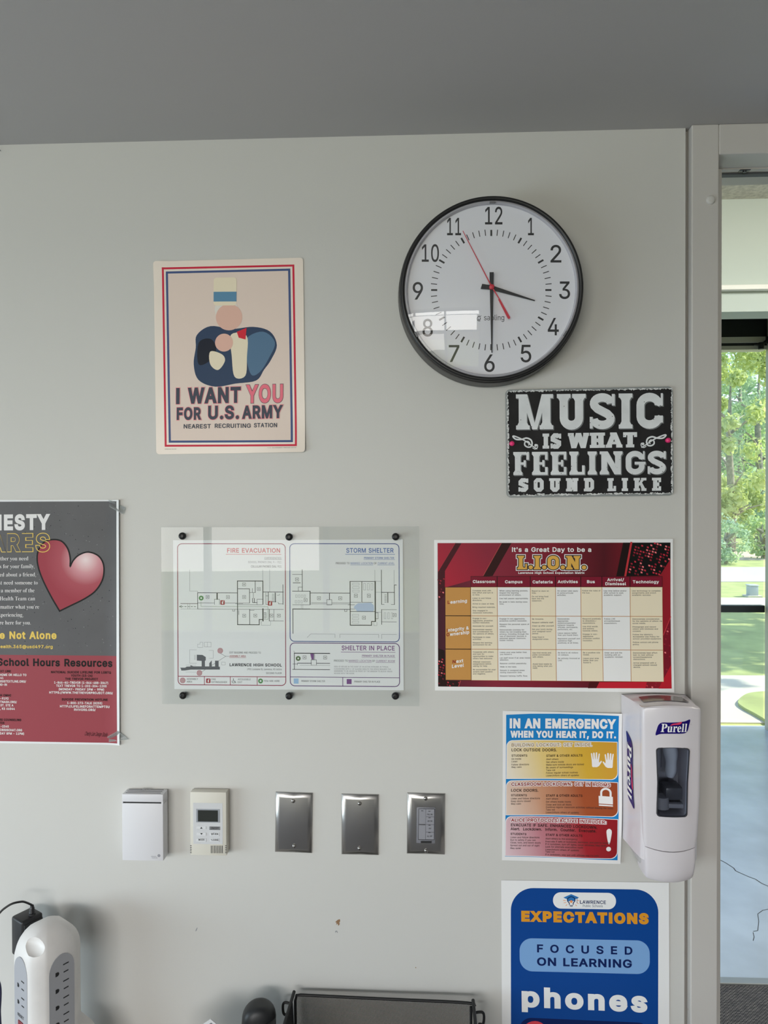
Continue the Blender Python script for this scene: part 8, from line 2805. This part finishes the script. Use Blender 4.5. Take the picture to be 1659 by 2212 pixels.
obj('back_mesh', bm, M_WIRE, tray)
for sx in (-1, 1):
    bm = bmesh.new(); lattice(bm, (sx * tw, -td, tb_), (0, 2 * td, 0), (sx * 0.006, 0, tz - tb_ - 0.002), 74, 40, 0.00042)
    obj('side_mesh', bm, M_WIRE, tray)
bm = bmesh.new(); lattice(bm, (-tw, -td, tb_), (2 * tw, 0, 0), (0, 2 * td, 0), 100, 64, 0.0009)
obj('bottom_mesh', bm, M_WIRE, tray)
r_ = 0.0026
bm = bmesh.new()
tube(bm, catmull([(-tw + 0.008, td + 0.004, tz), (0, td + 0.004, tz), (tw - 0.008, td + 0.004, tz), (tw + 0.003, td, tz - 0.004)], 6), r_, 10)
tube(bm, [(-tw + 0.009, td + 0.004, tz), (-tw + 0.001, td + 0.004, tz - 0.001), (-tw - 0.001, td + 0.002, tz - 0.010), (-tw, td, tb_)], r_, 10)
tube(bm, [(tw, td, tz - 0.004), (tw, td, tb_)], r_, 10)
for sx in (-1, 1):
    tube(bm, catmull([(sx * (tw + 0.004), td + 0.006, tz + 0.004), (sx * (tw + 0.006), 0, tz - 0.004), (sx * (tw + 0.006), -td, tz - 0.030)], 5), r_ * 1.2, 10)
    tube(bm, [(sx * tw, -td, tb_), (sx * tw, -td, tz - 0.030)], r_, 8)
    tube(bm, [(sx * tw, -td, tb_), (sx * tw, td, tb_)], r_, 8)
tube(bm, [(-tw, -td, tb_), (tw, -td, tb_)], r_, 8)
tube(bm, [(-tw, td, tb_), (tw, td, tb_)], r_, 8)
for sx in (-1, 1):
    for sy in (-1, 1):
        lathe(bm, [(0.006, 0.0), (0.006, 0.008), (0.0001, 0.009)], 'Z', 16, c=(sx * (tw - 0.02), sy * (td - 0.03), 0.001))
obj('frame', bm, M_WIRE, tray, True, 40)
for sx in (-1, 1):
    bm = bmesh.new()
    x0 = sx * (tw + 0.006)
    w_ = 0.017
    y_ = td - 0.004
    hp_ = [(x0, y_, tz - 0.012), (x0 + sx * w_ * 0.75, y_, tz - 0.010), (x0 + sx * w_, y_, tz - 0.015), (x0 + sx * w_ * 0.98, y_, tz - 0.028), (x0 + sx * w_ * 0.8, y_, tz - 0.033), (x0 + sx * w_ * 0.45, y_, tz - 0.034), (x0 + sx * w_ * 0.42, y_, tz - 0.060)]
    tube(bm, catmull(hp_, 4), 0.0024, 10)
    obj('handle', bm, M_WIRE, tray, True)

# cream paper roll lying in the tray
q = rp(575, 362, -0.12)
roll = thing('paper_roll', 'cream rolled paper lying at the left end inside the black mesh tray', 'paper', (q.x + 0.03, -0.14, DESK_Z + 0.011 + 0.014))
bm = bmesh.new()
rings = []
for k in range(2):
    x = (-0.05, 0.05)[k]
    rings.append([(x, 0.014 * math.cos(R(t)), 0.014 * math.sin(R(t))) for t in range(0, 360, 15)])
loft(bm, rings, True)
obj('roll', bm, mat('cream_paper', rgb=(0.62, 0.58, 0.42), rough=0.7), roll, True, 40)

# ---- rounded black gadget left of the tray
YG = -0.07
q0, q1 = rp(235, 348, YG), rp(425, 348, YG)
gz = rp(330, 228, YG).z
gw = (q1.x - q0.x) / 2
gad = thing('desk_gadget', 'smooth black round-topped gadget standing left of the mesh tray', 'device', ((q0.x + q1.x) / 2 - 0.004, YG, DESK_Z), None, (0, R(4), R(12)))
bm = bmesh.new()
H_ = gz - DESK_Z
rings = []
for k in range(14):
    f = k / 13
    if f < 0.5:
        z, s = f / 0.5 * (H_ - gw * 0.9), 1.0
    else:
        a = R(90 * (f - 0.5) / 0.5)
        z, s = H_ - gw * 0.9 + gw * 0.9 * math.sin(a), max(0.02, math.cos(a)) ** 0.8
    rings.append([(gw * s * math.copysign(abs(math.cos(t)) ** 0.8, math.cos(t)), 0.024 * (0.4 + 0.6 * s) * math.copysign(abs(math.sin(t)) ** 0.8, math.sin(t)), z) for t in [6.2832 * i / 32 for i in range(32)]])
loft(bm, rings, True)
obj('shell', bm, mat('gadget_black', rgb=(0.018, 0.019, 0.021), rough=0.45), gad, True, 50)
bm = bmesh.new()
box(bm, gw * 0.35, gw * 0.98, -0.027, 0.0, 0.005, H_ - gw * 0.7, 0.004)
obj('side_grip', bm, mat('gadget_dark', rgb=(0.008, 0.008, 0.009), rough=0.5), gad, True, 40)

# ---- corner of a white card standing on the desk
YC = -0.13
apx = rp(66, 318, YC)
card = thing('photo_card', 'white card with a dark picture, only its top corner showing at the bottom edge', 'card', (apx.x, YC, DESK_Z))
hh = apx.z - DESK_Z
bm = bmesh.new()
def slabp(bm, pts, y0, y1):
    f = [bm.verts.new((x, y0, z)) for x, z in pts]; g2 = [bm.verts.new((x, y1, z)) for x, z in pts]
    bm.faces.new(f); bm.faces.new(g2[::-1])
    for i in range(len(pts)):
        bm.faces.new((f[i], f[(i + 1) % len(pts)], g2[(i + 1) % len(pts)], g2[i]))
    bmesh.ops.recalc_face_normals(bm, faces=bm.faces)
s2 = hh / 1.42
slabp(bm, [(0, hh), (s2 * 0.62, hh - s2 * 0.5), (0.06, 0), (-0.06, 0), (-s2 * 0.66, hh - s2 * 0.48)], -0.001, 0.001)
obj('card', bm, mat('card_white', rgb=(0.70, 0.70, 0.71), rough=0.5), card)
bm = bmesh.new()
slabp(bm, [(0.001, hh - 0.006), (s2 * 0.5, hh - 0.006 - s2 * 0.41), (0, 0.01), (-s2 * 0.5, hh - 0.006 - s2 * 0.37)], -0.0013, -0.001)
obj('picture', bm, mat('card_picture', rgb=(0.16, 0.16, 0.17), rough=0.5), card)

# ---- small wire hook on the wall at the upper left edge
q = on_y(0, 328, 0)
hk = thing('wall_hook', 'tiny wire hook in the wall at the upper left picture edge', 'hook', (q.x, 0, q.z))
bm = bmesh.new()
tube(bm, catmull([(-0.006, 0.004, 0.001), (-0.004, -0.004, 0.001), (0.0, -0.008, 0.002), (0.004, -0.008, 0.0), (0.005, -0.006, -0.002)], 5), 0.0006, 8)
obj('wire', bm, mat('hook_wire', rgb=(0.2, 0.2, 0.2), rough=0.4, metal=0.8), hk, True)
